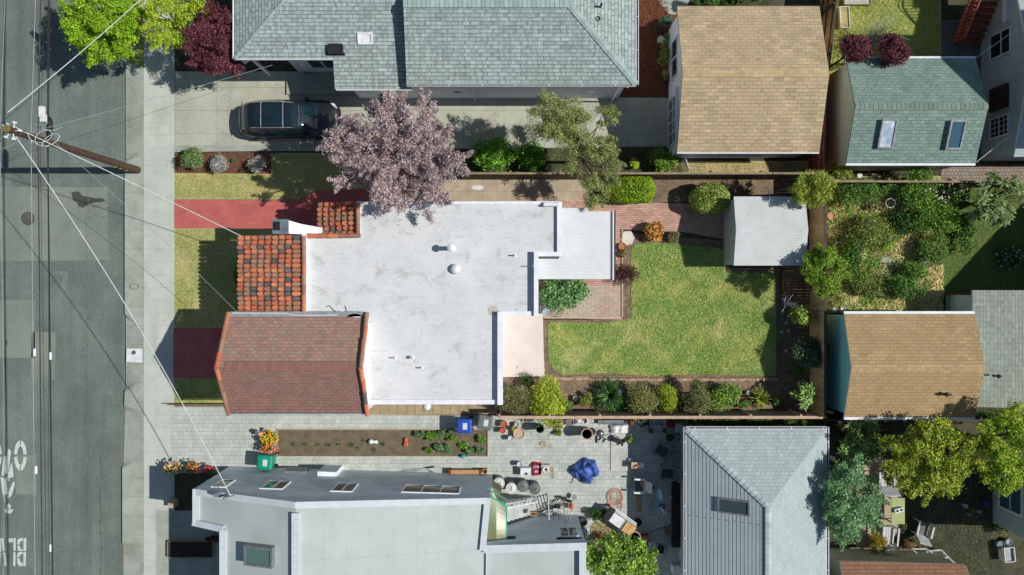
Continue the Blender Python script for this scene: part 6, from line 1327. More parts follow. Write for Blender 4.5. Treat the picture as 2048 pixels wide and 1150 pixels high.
b=MB(); b.obox(x,y,.02,.4,.5,.4); b.build('chest_body',M_white,t,bevel=.03); b=MB(); b.obox(x,y,.402,.45,.52,.42); l_=b.build('lid',M_white,t,bevel=.02)
b=MB(); b.obox(x+.03,y-.1,.4505,.4535,.2,.06); b.obox(x+.03,y-.06,.4506,.4536,.1,.1); b.build('print',mat('navy_print',c(50,60,110)),l_)
x,y,_=TU(1073,938,.25); t=thing('sack','red printed sack lying between the white chest and the boxed burner','sack',(x,y,.02))
blob('sack_body','','',1073,938,.46,.68,.2,mat('red_sack',c(168,44,52),c(140,36,44),ns=3,fa=.1,rough=.5),parent=t,seed=4)
b=MB(); b.obox(x-.02,y+.12,.243,.25,.3,.14,.05); b.obox(x-.02,y-.12,.243,.25,.24,.12,.05); b.build('print',mat('sack_print',c(206,180,190),c(110,40,70),ns=12,lo=.45,hi=.55),t)
t=thing('boxed_burner','beige box with a dark round opening and straw beside the red sack','box',TU(1091,940,.35)); x,y,_=TU(1091,940,.35)
b=MB(); b.obox(x,y,.02,.35,.42,.5,0); b.build('box_body',mat('beige_box',c(196,188,172),c(178,168,150)),t); b=MB(); b.lathe(x,y+.03,[(.15,.35),(.15,.42),(.11,.42),(.1,.36)],18); b.build('ring',M_white,t); b=MB(); b.lathe(x,y+.03,[(.105,.35),(.01,.372)],16); b.build('opening',mat('maroon_dark',c(50,30,34)),t)
litter('straw',[(1100,930),(1108,930),(1108,956),(1100,956)],900,G((196,180,140),(170,150,110)),.05,9)
# blue tarp
x,y,_=TU(1170,944,.4); t=thing('blue_tarp','crumpled blue tarpaulin heaped in the middle of the paver yard','tarpaulin',(x,y,.02))
M_tarp=mat('tarp_blue',c(66,98,172),c(52,80,150),ns=2,fa=.1,rough=.5,spec=.4,stain=(c(130,150,190),3,.56,.7,.5))
b=MB(); r=np.random.default_rng(12); n=34; vs=[];fs=[]
ph=r.uniform(0,6.28,9); fr=r.uniform(3,12,9); dr=r.uniform(0,6.28,9)
out=[1.05,.96,1.08,.9,.98,.82,.8,.92,1.12,.98,.86,.8,1.02,1.1,.8,1.1]
for i in range(17):
    q=i/16
    for k in range(48):
        a=k*2*math.pi/48; o=out[int(k/3)%16]*(1-(k%3)/3)+out[(int(k/3)+1)%16]*((k%3)/3); R_=q*o*(.72 if abs(math.sin(a))>.7 else .7); X=R_*math.cos(a); Y=R_*math.sin(a)*.92
        w_=sum(abs(math.sin(fr[m_]*(X*math.cos(dr[m_])+Y*math.sin(dr[m_]))+ph[m_])) for m_ in range(9))/9
        rg=1-abs(math.sin(3.1*X+1.9*Y+.8+.9*math.sin(2.3*Y))); r2=1-abs(math.sin(-2.2*X+4.7*Y+2.1)); r3=1-abs(math.sin(6.5*X-2.4*Y+1.3*math.sin(4*Y))); z=.02+((.2*(1-q**2)+.05)+(.28*rg**2+.2*r2**3+.13*r3**2)*(1-.7*q**3)+.05*w_)*(1 if q<.97 else .05); vs.append((x+X,y+Y,z))
for i in range(16):
    for k in range(48): fs.append((i*48+k,i*48+(k+1)%48,(i+1)*48+(k+1)%48,(i+1)*48+k))
b.add(vs,fs); b.build('sheet',M_tarp,t); b=MB(); b.add([(x-.1,y-.62,.05),(x+.45,y-.72,.03),(x+.62,y-.42,.16),(x+.2,y-.45,.2),(x-.2,y-.5,.14)],[(0,1,2,3,4)]); b.build('underside',mat('tarp_silver',c(176,182,190),c(130,140,150),ns=5),t)
b=MB(); b.tube([(x-.55,y-.35,.04),(x-.62,y-.62,.03),(x-.75,y-.6,.03)],.02,5); b.build('cord',M_black,t)
# bench, broom, rake
t=thing('long_bench','long low wooden bench against the north wall of the lower house','bench',TU(931,944,.4)); x,y,_=TU(931,944,.4)
b=MB(); b.obox(x,y,.36,.41,1.5,.2); b.build('seat',M_plank,t)
for dx in (-.78,.72): b=MB(); b.obox(x+dx,y,.02,.42,.12,.26); b.build('leg',M_woodred,t)
cratebox('small_crate','small open wooden crate at the right end of the long bench',970,943,.2,.2,.3,0,M_plank,'crate',inside=M_dark)
t=thing('push_broom','long-handled broom leaning against the north wall of the lower house','broom',TU(840,940,.8)); b=MB(); b.tube([TU(811,943,.3),TU(852,936,.05)],.015,5); b.build('handle',M_f1r,t); b=MB(); p=TU(860,934.5,.05); b.obox(p[0],p[1],.02,.1,.4,.07,.16); b.build('head',M_dark,t)
b=MB(); b.tube([TU(854,962,1.9),TU(858,940,.05)],.014,5); b.build('garden_stake',M_f1r,label='thin wooden stake leaning on the lower house wall above the wide window',cat='stake',loc=TU(856,950,0))
# things in the strip bed
x,y,_=TU(745,884,.25); t=thing('stone_ornament','white stone animal ornament in the bare part of the strip bed','ornament',(x,y,.03)); b=MB(); b.lathe(x-.1,y,[(.1,.03),(.13,.15),(.08,.28),(.01,.3)],10); b.lathe(x+.14,y-.03,[(.09,.03),(.11,.1),(.04,.18),(.01,.19)],10); b.tube([(x-.1,y,.15),(x+.14,y-.03,.12)],.07,8); b.build('figure',M_white,t,smooth=True)
x,y,_=TU(811,885,.2); t=thing('clay_ornament','orange terracotta ornament in the middle of the strip bed','ornament',(x,y,.03)); b=MB(); b.lathe(x,y-.1,[(.1,.03),(.13,.14),(.07,.22),(.06,.18)],12); b.lathe(x+.02,y+.12,[(.09,.03),(.1,.16),(.05,.2)],12); b.build('pots',mat('clay_o',c(206,110,72)),t)
x,y,_=TU(926,914,.3); t=thing('watering_can','small turquoise watering can on the pavers at the end of the strip bed','watering can',(x,y,.02)); b=MB(); b.lathe(x,y,[(.09,.02),(.09,.24),(.07,.26)],12); b.build('can_body',mat('turq',c(60,160,170)),t); b=MB(); b.tube([(x+.08,y,.08),(x+.25,y+.03,.26)],.02,6); b.tube([(x-.09,y,.2),(x-.18,y,.18),(x-.09,y,.06)],.012,5); b.build('spout',mat('turq2',c(60,160,170)),t)
x,y,_=TU(518,868,.6); t=thing('pink_umbrella','closed pale pink garden umbrella leaning by the flower clump','umbrella',(x,y,.02)); b=MB(); b.tube([(x-.16,y-.1,.3),(x-.05,y-.03,.5),(x+.12,y+.06,.75),(x+.2,y+.12,.85)],[.01,.09,.12,.02],10); b.build('canopy',mat('pale_pink',c(214,170,156)),t); b=MB(); b.tube([(x+.2,y+.1,.02),(x-.2,y-.13,.25)],.012,5); b.build('pole',M_grey,t)
# white slab in the yard and what lies on it
b=MB(); b.slab([TU(1222,850),TU(1260,850),TU(1259,941),TU(1221,941)],.03); 
for i in range(len(b.v)): b.v[i]=(b.v[i][0],b.v[i][1],b.v[i][2]+.06)
b.build('concrete_slab',mat('slab_white',c(192,194,188),c(176,178,170),ns=1,stain=(c(120,118,104),1.6,.56,.7,.7)),label='pale concrete slab strip with a dark stain in the paver yard',cat='slab',loc=TU(1240,895))
blob('plastic_sheet','crumpled white plastic sheet on the concrete slab by the fence','plastic sheet',1238,858,.9,.45,.22,M_white,seed=9,z0=.06)
x,y,_=TU(1232,880,.3); t=thing('hand_truck','dark folded hand truck lying across the concrete slab','hand truck',(x,y,.06)); b=MB(); b.obox(x+.1,y-.04,.12,.24,.6,.22,-.35); b.build('box',M_dark,t); b=MB(); b.tube([(x-.45,y+.1,.2),(x-.1,y+.25,.3),(x+.15,y+.12,.3)],.02,6); b.tube([(x-.4,y-.08,.2),(x-.05,y+.05,.3)],.02,6); b.build('handle',M_dark,t)
for s in (-1,1): b=MB(); b.lathe(x+.36+s*.05,y-.15+s*.1,[(.05,.22),(.06,.28),(.02,.29)],10); b.build('wheel',M_black,t)
x,y,_=TU(1200.5,867,.5); t=thing('kettle_grill','small round grey kettle grill left of the hand truck','grill',(x,y,.02)); b=MB(); b.lathe(x,y,[(.02,.3),(.15,.36),(.2,.45),(.19,.5),(.13,.57),(.02,.6)],18); b.build('bowl',mat('grill_metal',c(120,126,130),rough=.25,metal=.6,bump=0,fa=.03),t,smooth=True)
for a in (0,2.1,4.2): b=MB(); b.tube([(x+.1*math.cos(a),y+.1*math.sin(a),.36),(x+.2*math.cos(a),y+.2*math.sin(a),.02)],.012,5); b.build('leg',M_dark,t)
b=MB(); x,y,_=TU(1194,879,.1); b.obox(x,y,.02,.1,.06,.36); b.build('steel_bar',M_dark,label='short dark steel bar below the kettle grill',cat='bar',loc=(x,y,.02))
b=MB(); x,y,_=TU(1204.5,880,.1); b.tube([(x-.16,y-.02,.05),(x-.05,y+.12,.06),(x+.16,y+.06,.05),(x+.05,y-.12,.06)],.035,6); b.build('steel_bracket',M_dark,label='bent dark steel bracket between grill and hand truck',cat='bracket',loc=(x,y,.02))
# along the fence
t=thing('wire_cage','long dark wire cage lying along the foot of the lower fence','cage',TU(1222,843,.2)); x,y,_=TU(1222,843,.2); b=MB(); 
for z in (.05,.32): 
    for dy in (-.1,.1): b.tube([(x-.68,y+dy,z),(x+.68,y+dy,z)],.014,4)
for i in range(9):
    X=x-.68+i*.17; b.tube([(X,y-.1,.05),(X,y-.1,.32),(X,y+.1,.32),(X,y+.1,.05)],.009,4)
b.build('wire_frame',M_dark,t); b=MB(); b.obox(x,y,.03,.22,1.3,.17); b.build('panel',M_grey,t)
blob('cloth_bundle','crumpled white cloth at the foot of the fence right of the planter box','cloth',1163,843,.62,.28,.2,M_white,seed=21)
blob('cloth_bundle','dark maroon cloth beside the crumpled white cloth','cloth',1170,842,.22,.3,.22,mat('maroon_cloth',c(90,44,56)),seed=22)
t=pot('plant_pot','red-orange flowering pot at the top of the concrete slab',1263,843,.15,.3,c(176,80,56),plant=G((206,70,50),(190,110,70),(90,130,60)))
blob('blue_bag','dark blue bag by the fence in the shade','bag',1290,846,.5,.45,.3,mat('navy_bag',c(50,66,110),c(36,46,84),fa=.1),seed=23)
cratebox('plastic_basin','white rectangular basin by the fence, between blue and red bags',1319,846,.5,.32,.2,-.05,M_white,'basin',inside=M_grey)
blob('red_bag','red bag by the fence beside the white basin','bag',1343,849,.4,.32,.25,mat('red_bag',c(186,60,52),c(150,50,46)),seed=24)
x,y,_=TU(1366,855,.3); t=thing('patio_cushion','pale cushion on a stool at the corner of the hip-roofed garage','cushion',(x,y,.02)); b=MB(); b.prism([(x-.42,y-.25),(x+.4,y-.18),(x+.32,y+.26),(x-.38,y+.22)],.3,.42); b.build('cushion_pad',mat('cush',c(186,190,186),c(170,176,172)),t,bevel=.04); b=MB(); b.obox(x,y,.02,.3,.6,.3); b.build('stool',M_woodred,t)
pot('plant_pot','dark red pot in the shade above the first plastic armchair',1340,876,.18,.3,c(110,50,40),plant=DKG)
pot('bucket','pale bucket in the shade under the garage eave',1356,876,.16,.35,c(140,150,150),cat='bucket')
# resin armchairs
M_resin=mat('resin_grey',c(130,142,146),c(114,126,132),fa=.05,rough=.5); M_resind=mat('resin_seat',c(70,82,86),c(60,70,76),fa=.05)
def armchair(px,py,rot,label,mf,ms,name='garden_armchair',slat=False,w_=.62,d_=.6,group=None):
    x,y,_=TU(px,py,.45); t=thing(name,label,'chair',(x,y,.02),group); ca,sa=math.cos(rot),math.sin(rot)
    R=lambda a,e,z:(x+a*ca-e*sa,y+a*sa+e*ca,z)
    def bx(a0,a1,e0,e1,z0,z1,b): b.prism([R(a0,e0,0)[:2],R(a1,e0,0)[:2],R(a1,e1,0)[:2],R(a0,e1,0)[:2]],z0,z1)
    # faces -a direction (front), back at +a
    if slat:
        b=MB()
        for i in range(6): e0=-w_/2+.07+i*(w_-.14)/6; bx(-d_/2,d_/2-.02,e0,e0+(w_-.14)/6-.02,.36,.39,b)
        b.build('seat',ms,t); b=MB()
        for i in range(6):
            e0=-w_/2+.07+i*(w_-.14)/6; e1=e0+(w_-.14)/6-.02; b.add([R(d_/2-.04,e0,.38),R(d_/2-.04,e1,.38),R(d_/2+.26,e1,.95),R(d_/2+.26,e0,.95),R(d_/2,e0,.38),R(d_/2,e1,.38),R(d_/2+.3,e1,.95),R(d_/2+.3,e0,.95)],[(0,1,2,3),(4,7,6,5),(0,4,5,1),(1,5,6,2),(2,6,7,3),(3,7,4,0)])
        bk=b.build('backrest',mf,t)
    else:
        b=MB(); bx(-d_/2,d_/2,-w_/2+.06,w_/2-.06,.37,.41,b); b.build('seat',ms,t,bevel=.02); b=MB()
        n=7
        for i in range(n):
            f=-1+2*i/(n-1); e0=f*w_*.36; g0=f*w_*.52; hz=.9-.1*f*f
            b.add([R(d_/2-.02,e0-.025,.4),R(d_/2-.02,e0+.025,.4),R(d_/2+.24-.05*f*f,g0+.045,hz),R(d_/2+.24-.05*f*f,g0-.045,hz)],[(0,1,2,3),(3,2,1,0)])
        for (q,hh) in ((.0,.42),(.25,.9)):
            b.tube([R(d_/2+q-.07*f*f,f*w_*(.4+.16*(q>0)),hh-.1*f*f*(q>0)) for f in [-1+i/5 for i in range(11)]],.022,5)
        b.build('backrest',mf,t)
    for s in (-1,1):
        b=MB(); bx(-d_/2-.04,d_/2,s*w_/2-.045,s*w_/2+.045,.6,.64,b); b.build('armrest',mf,t,bevel=.01)
        for a in (-d_/2+.02,d_/2-.04): b=MB(); bx(a-.025,a+.025,s*w_/2-.025,s*w_/2+.025,.02,.6,b); b.build('leg',mf,t)
    return t
armchair(1325,902,-.55,'grey plastic fan-back armchair, the upper of two beside the hip-roofed garage',M_resin,M_resind)
armchair(1336,947,-.05,'grey plastic fan-back armchair, the lower of two beside the hip-roofed garage',M_resin,M_resind)
t=armchair(1279,971,-.05,'white tubular folding chair standing at the edge of the shade',M_trim,M_resind,name='folding_chair',slat=True,w_=.66,d_=.5)
t=thing('wood_plank','yellowish wooden plank lying on the pavers below the white folding chair','plank',TU(1277,1005)); x,y,_=TU(1277,1003); b=MB(); b.obox(x,y,.02,.06,.22,.95,.1); b.build('board',M_plank,t)
x,y,_=TU(1284,970,.5); b=MB(); b.obox(x+.05,y,.4,.43,.2,.3,.4); b.build('wood_offcut',M_plank,label='small wood offcut lying on the white folding chair',cat='wood',loc=(x,y,.4))
# folding table with tools
t=thing('folding_table','pale blue folding table in the shade with tools on it','table',TU(1321,1003,.7)); x,y,_=TU(1321,1003,.7)
M_ft=mat('table_blue',c(150,170,178),c(132,152,162),fa=.08)
b=MB(); b.prism([(x-.24,y+.02),(x+.28,y+.02),(x+.3,y+.64),(x-.22,y+.64)],.68,.72); b.build('tabletop',M_ft,t,bevel=.02); b=MB(); b.prism([(x-.3,y-.66),(x+.24,y-.6),(x+.27,y-.0),(x-.26,y-.0)],.66,.7); b.build('tabletop',M_ft,t,bevel=.02)
for (dx,dy) in ((-.2,.55),(.24,.55),(-.22,-.55),(.18,-.5)): b=MB(); b.tube([(x+dx,y+dy,.02),(x+dx,y+dy,.67)],.015,6); b.build('leg',M_grey,t)
b=MB(); b.obox(x-.02,y+.35,.73,.82,.16,.5,.2); b.build('white_box',M_white,label='narrow white box on the folding table',cat='box',loc=(x,y+.35,.73))
b=MB(); b.obox(x+.1,y-.42,.73,.8,.13,.42,.45); b.build('saw_blade',M_white,label='pale flat tool lying across the lower half of the folding table',cat='tool',loc=(x,y-.4,.72))
b=MB(); b.tube([(x-.05,y-.2,.74),(x+.1,y-.12,.8),(x+.2,y-.22,.76),(x+.1,y-.32,.8),(x-.05,y-.2,.74)],.03,6); b.build('power_tool',M_dark,label='dark power tool on the lower half of the folding table',cat='tool',loc=(x,y-.2,.72))
b=MB(); a=TU(1334,1021,.1); b.tube([a,(a[0]+.75,a[1]+.42,.3)],.022,5); b.tube([(a[0],a[1],.1),(a[0]+.45,a[1]-.3,.2)],.022,5); b.build('wood_sticks',M_plank,label='two crossed wooden sticks right of the folding table',cat='sticks',loc=a)
pot('bucket','pale bucket right of the folding table, against the garage wall',1350,985,.11,.25,c(170,180,184),cat='bucket'); pot('bucket','small pale bucket just below the other one by the garage wall',1347,996,.1,.2,c(186,190,192),cat='bucket')
x,y,_=TU(1355,1030,.3); b=MB(); b.obox(x,y,.02,.35,.5,3.2); b.build('storage_bench',mat('dk_bench',c(56,48,42),c(44,38,34)),label='long dark storage bench along the hip-roofed garage wall',cat='bench',loc=(x,y,0))
b=MB(); 
for k in range(4): b.tube([TU(1347+k*5,885,.3+k*.1),TU(1343+k*5,935,.3+k*.05)],.02,5)
b.build('metal_rods',M_grey,label='bundle of metal rods leaning beside the armchairs',cat='rods',loc=TU(1350,910,0))
# small table of clutter at the slab end
x,y,_=TU(1274,931,.5); t=thing('side_stool','small wooden stool with pale clutter at the lower end of the slab','stool',(x,y,.02)); b=MB(); b.obox(x,y,.45,.5,.55,.3,-.05); b.build('seat',M_woodpale,t)
for dx,dy in ((-.2,-.1),(.2,-.1),(-.2,.1),(.2,.1)): b=MB(); b.obox(x+dx,y+dy,.02,.45,.05,.05); b.build('leg',M_woodpale,t)
b=MB(); b.lathe(x+.02,y+.0,[(.05,.5),(.06,.62),(.03,.66)],8); b.lathe(x-.1,y-.06,[(.04,.5),(.05,.58)],8); b.build('clay_cups',mat('clay_cup',c(196,120,84)),label='small clay cups on the wooden stool',cat='cups',loc=(x,y,.5))
b=MB(); b.obox(x+.22,y+.02,.5,.56,.22,.26,.1); b.build('white_tray',M_white,label='white tray on the wooden stool at the slab end',cat='tray',loc=(x+.22,y,.5))
x,y,_=TU(1262,921,.2); b=MB(); b.lathe(x,y,[(.1,.02),(.12,.2),(.1,.2),(.09,.1)],14); b.build('glass_jar',M_glassw,label='clear glass bowl beside the wooden stool',cat='bowl',loc=(x,y,.02))
x,y,_=TU(1252,1000,.0)
# hose coil
t=thing('garden_hose','loosely coiled orange-pink hose on the pavers','hose',TU(1230,998)); b=MB(); x,y,_=TU(1229,997); P=[]
rr=random.Random(3)
for k in range(230):
    a=k*.26; R_=.33+.08*math.sin(k*.11)+rr.uniform(-.008,.008); P.append((x+R_*math.cos(a)*1.0+.06*math.sin(k*.05),y+.1+R_*math.sin(a)*1.05-(.42 if k>150 else 0)*min(1,(k-150)/20 if k>150 else 0),.03+.012*math.sin(k*.9)**2+.0006*(k%50)))
P.append((x+.3,y-1.0,.03)); b.tube(P,.013,5,cap=False); b.build('coil',mat('hose_orange',c(206,160,136),c(190,140,116)),t)
# stairs, landing, canopy, railings of the lower house
t=thing('side_stair','grey outdoor stair with white railing climbing to the green-canopied door of the lower house','stairs',U(1050,990))
M_tread=mat('stair_tread',c(196,200,196),c(176,182,180),ns=3,fa=.06,wave=(6,.85,HP))
b=MB(); n=9; th__=.1
for i in range(n):
    xs=1076-i*9.2/1; z=.2+i*.2; a=T(1076-i*7.8,1000+i*2.0,0)
    X0,X1=1070-i*8.2,1070-(i+1)*8.2; y0_=991-i*.8; y1_=1026
    b.prism([U(X0,y0_)[:2],U(X0,y1_)[:2],U(X1,y1_)[:2],U(X1,y0_)[:2]],0,z)
b.build('tread',M_tread,t)
b=MB(); b.prism([U(x,y)[:2] for x,y in ((996,984),(996,1026),(982,1026),(983,950),(1004,962))],0,2.0); b.build('landing',mat('landing_g',c(110,112,92),c(96,100,84)),t)
b=MB(); R0=U(1072,992,1.1); R1=U(1000,985,2.95); R2=U(986,951,2.95)
b.tube([R0,R1,R2],.03,6); b.tube([(R0[0],R0[1],.6),(R1[0],R1[1],2.45),(R2[0],R2[1],2.45)],.02,5)
for i in range(10): f=i/9; p=Vector(R0).lerp(Vector(R1),f); b.tube([(p.x,p.y,p.z-1.0),(p.x,p.y,p.z)],.014,5)
b.build('railing',M_trim,t)
b=MB()
for f in (.35,.7):
    p=Vector(R0).lerp(Vector(R1),f)
    for k in range(10): a=k*math.pi/5; b.tube([(p.x+.1*math.cos(a),p.y,p.z-.4+.1*math.sin(a)),(p.x+.1*math.cos(a+.63),p.y,p.z-.4+.1*math.sin(a+.63))],.012,4)
b.build('scroll',M_dark,t)
t2=thing('door_canopy','curved yellow-green translucent canopy over the side door of the lower house','canopy',U(990,1000,0)); b=MB()
M_can=mat('canopy_plastic',c(116,108,68),c(88,110,76),ns=1.1,fine=20,fa=.08,rough=.3,spec=.6); M_cane=mat('canopy_edge',c(80,172,136),c(66,150,120),rough=.3)
cols=[]; vs=[]
for i in range(9):
    f=i/8; z=3.45+.25*math.sin(f*math.pi/2); 
    p=T(973+0*f,988+(1080-988)*f,z); q=T(1013,1012+(1075-1012)*f+ (0 if f>.1 else 0),z-.25)
    vs+=[U(*p,z),U((p[0]+q[0])/2,(p[1]+q[1])/2,z-.06),U(*q,z-.25)]
fs=[]
for i in range(8):
    for k in range(2): fs.append((i*3+k,i*3+k+1,(i+1)*3+k+1,(i+1)*3+k))
b.add(vs,fs); b.build('canopy_sheet',M_can,t2); b=MB(); b.tube([vs[0],vs[1],vs[2]],.05,6); b.tube([(vs[0][0],vs[0][1]+.25,vs[0][2]-.15),(vs[2][0],vs[2][1]+.25,vs[2][2]-.1)],.03,6); b.tube([vs[2+3*i] for i in range(9)],.03,6); b.build('canopy_edge',M_cane,t2)
# leaning garden tools
tl=[((1116,998),(1120,1047),.5,'shovel'),((1137,1000),(1124,1038),.5,'x'),((1143,990),(1137,1052),.9,'shovel'),((1155,996),(1140,1040),.9,'x'),((1132,996),(1132,1048),.9,'x')]
def tool(kind,label,pa,za,pb,zb,hm):
    A=TU(*pa,za); B_=TU(*pb,zb); t=thing(kind,label,kind.replace('_',' '),(A[0],A[1],0)); b=MB(); b.tube([A,B_],.016,6); b.build('handle',hm,t); b=MB()
    r=math.atan2(B_[1]-A[1],B_[0]-A[0])
    if kind=='shovel': 
        b.prism([(A[0]+.1*math.cos(k)*1.2,A[1]+.15*math.sin(k)) for k in [i*.785 for i in range(8)]],A[2]-.0,A[2]+.03)
    elif kind=='rake':
        b.obox(A[0],A[1],A[2]-.02,A[2]+.02,.36,.04,r+HP)
        for i in range(7): b.tube([(A[0]-.17+i*.055,A[1],A[2]),(A[0]-.17+i*.055,A[1]+.03,A[2]+.1)],.008,4)
    else: b.obox(A[0],A[1],A[2]-.05,A[2]+.07,.28,.12,r+HP)
    b.build('head',M_grey if kind=='shovel' else M_dark,t); return t
tool('shovel','round-bladed shovel, rightmost of the tools leaning on the lower house wing',(1149,994),.3,(1137,1052),1.5,M_woodpale)
tool('spade','square-bladed spade leaning on the lower house wing, left of the shovel',(1127,996),.3,(1130,1050),1.4,M_f1r)
tool('rake','dark rake leaning at the wing wall left of the spade',(1105,1012),.1,(1107,1040),1.3,M_dark)
tool('rake','second dark rake leaning at the wing wall, nearest the birdhouse',(1117,1016),.1,(1118,1040),1.3,M_dark)
tool('hoe','hoe with a pale handle between the spade and the shovel',(1138,1002),.2,(1132,1056),1.5,M_woodpale)
t=thing('railing_shadow_bars','dark bars added for the railing shadow at the foot of the stair','rack',TU(1096,1014)); b=MB()
for i in range(6): b.tube([TU(1073+i*6,1024-i*1.2,.1),TU(1090+i*6,1004-i*2.,.75)],.02,5)  # dark rods added to stand for the stair railing's shadow bars
b.tube([TU(1070,1026,.1),TU(1108,1015,.1)],.02,5); b.tube([TU(1086,1006,.75),TU(1124,996,.75)],.02,5); b.build('bars',M_dark,t); b=MB(); b.tube([TU(1097,1001,.9),TU(1098,1040,1.3)],.022,6); b.build('post',M_trim,t)
pot('plant_pot','orange terracotta pot among the leaning tools',1143,1014,.13,.3,c(210,110,60),plant=G((214,120,60),(230,150,70))); pot('plant_pot','white pot left of the orange pot among the tools',1125,1016,.12,.35,c(210,208,206))
pot('plant_pot','red pot beside the end of the lower house wing',1162,1052,.12,.3,c(190,70,52),plant=OLV); pot('bucket','white bucket at the corner of the lower house wing',1170,1062,.13,.3,c(206,210,212),cat='bucket'); pot('plant_pot','pale pot by the citrus tree',1176,1086,.13,.3,c(226,226,226),closed=True)
pot('plant_pot','small grey pot beside the white bucket at the wing corner',1165,1070,.12,.25,c(120,120,120),plant=MIDG)
# dry mound with a fence of stakes
x,y,_=TU(1215,1060); b=MB(); b.slab([TU(*p,.05) for p in ((1182,1052),(1196,1038),(1222,1050),(1250,1078),(1262,1098),(1245,1112),(1200,1110),(1180,1080))],.05); b.build('dry_plot',mat('dry_plot_m',c(176,164,130),c(150,140,104),ns=3,fa=.3,bump=.8),kind='structure')
litter('straw',[(1184,1052),(1196,1042),(1222,1054),(1256,1090),(1240,1108),(1190,1108)],500,G((190,176,136),(160,150,100),(120,140,70)),.07,10,.1)
shrub('dead_plant','brown dried plant at the edge of the dry plot by the citrus tree',1200,1075,16,10,.5,G((110,66,40),(140,90,56)),500,.1,cat='plant',nc=8,seed=90)
shrub('shaded_plants','dark plants in the shade beside the lower house wing',1196,1030,24,14,.6,DKG,1500,.1,cat='plant',nc=14,seed=91)
# work table
x,y,_=TU(1240,1042,.75); t=thing('work_table','long work table covered with a white board and cardboard, set at an angle','table',(x,y,.02)); ca=-.62
b=MB(); b.obox(x,y,.7,.74,1.6,.62,ca); b.build('tabletop',M_grey,t)
for (a,e) in ((-.7,-.25),(.7,-.25),(-.7,.25),(.7,.25)):
    b=MB(); b.obox(x+a*math.cos(ca)-e*math.sin(ca),y+a*math.sin(ca)+e*math.cos(ca),.02,.7,.05,.05,ca); b.build('leg',M_grey,t)
def RT(a,e): return (x+a*math.cos(ca)-e*math.sin(ca),y+a*math.sin(ca)+e*math.cos(ca))
b=MB(); q=RT(-.15,-.06); b.obox(q[0],q[1],.75,.78,.62,.5,ca); b.build('white_board',M_white,label='white board lying on the work table',cat='board',loc=(*q,.75))
b=MB(); q=RT(.42,-.06); b.obox(q[0],q[1],.75,.8,.26,.52,ca); q=RT(.7,-.04); b.obox(q[0],q[1],.75,.82,.28,.5,ca); b.build('cardboard',mat('cardboard',c(206,170,116),c(190,150,98),ns=4),label='two flat pieces of cardboard on the work table',cat='cardboard',loc=(*q,.75))
b=MB(); q=RT(-.62,.02); b.obox(q[0],q[1],.75,.82,.28,.6,ca); b.build('window_frame',M_dark,label='dark framed pane on the upper end of the work table',cat='frame',loc=(*q,.75))
b=MB(); q=RT(.1,.28); b.obox(q[0],q[1],.76,.8,1.3,.05,ca); q=RT(.1,.36); b.obox(q[0],q[1],.7,.74,1.3,.05,ca); b.build('white_rails',M_trim,label='white rails along the far edge of the work table',cat='rails',loc=(*q,.7))
pot('red_can','small red can at the upper tip of the work table',1218,1012,.07,.2,c(180,50,50),cat='can',closed=True)
t=thing('brown_box','reddish-brown box with a white ball on its corner, right of the barrel','box',TU(1291,1081,.4)); x,y,_=TU(1291,1082,.4); b=MB(); b.obox(x,y,.02,.4,.46,.5,.15); b.build('box_body',mat('redbrown',c(140,96,90),c(124,84,78)),t); b=MB(); b.lathe(x+.2,y-.1,[(.01,.4),(.06,.43),(.06,.49),(.01,.53)],10); b.build('ball',M_white,t,smooth=True)
armchair(1321,1098,1.3,'white chair half in shade at the bottom by the citrus tree',M_resin,M_dark,name='garden_chair',w_=.5,d_=.45)
x,y,_=TU(1355,1140,.4); b=MB(); b.obox(x,y,.02,.5,.5,.4); b.build('appliance_box',M_white,label='white box at the bottom edge by the hip-roofed garage',cat='box',loc=(x,y,.02),bevel=.03)
# patio bits by main house
t=thing('coil_rack','black wire coil rack on the brick patio under the glossy shrub','rack',TU(1114,622,.3)); x,y,_=TU(1114,620,.3); b=MB()
for k in range(6):
    R_=.34-k*.05; b.tube([(x+R_*math.cos(a),y+.06*k+R_*math.sin(a),.3) for a in [math.pi+i*math.pi/10 for i in range(11)]],.01,4)
for a in (3.6,4.7,5.8): b.tube([(x+.34*math.cos(a),y+.34*math.sin(a),.02),(x+.34*math.cos(a),y+.34*math.sin(a),.3)],.01,4)
b.build('wire',M_black,t)
b=MB(); b.slab([TU(1080,612,.1),TU(1097,612,.1),TU(1097,628,.1),TU(1080,628,.1)],.06); b.build('doormat',mat('pale_mat',c(170,190,200),c(150,174,184)),label='pale blue mat by the back door under the red hose hook',cat='mat',loc=TU(1088,620))
x,y,_=TU(1080,621,1.2); b=MB(); b.tube([(x-.06,y+.1,1.2),(x+.06,y+.1,1.2),(x+.1,y,1.2),(x+.06,y-.1,1.2),(x-.06,y-.1,1.2)],.035,7); b.tube([(x-.15,y,1.2),(x+.08,y,1.2)],.02,5); b.build('hose_hook',mat('dark_red',c(120,50,46)),label='dark red hose hook on the rear wall of the white-roofed house',cat='hook',loc=(x,y,1.2))
b=MB(); b.prism([TU(1247,463)[:2],TU(1262,462)[:2],TU(1269,474)[:2],TU(1264,488)[:2],TU(1252,491)[:2],TU(1240,480)[:2]],.01,.07); b.build('stepping_stone',mat('cream_stone',c(220,212,204),c(206,198,188)),label='large cream stepping stone in the bed corner by the brick path',cat='stone',loc=TU(1255,476),bevel=.02)
b=MB(); x,y,_=TU(955,375); b.lathe(x,y,[(.3,.022),(.25,.026),(.01,.028)],12,sy=.4); b.build('paint_spill',M_white,kind='structure')
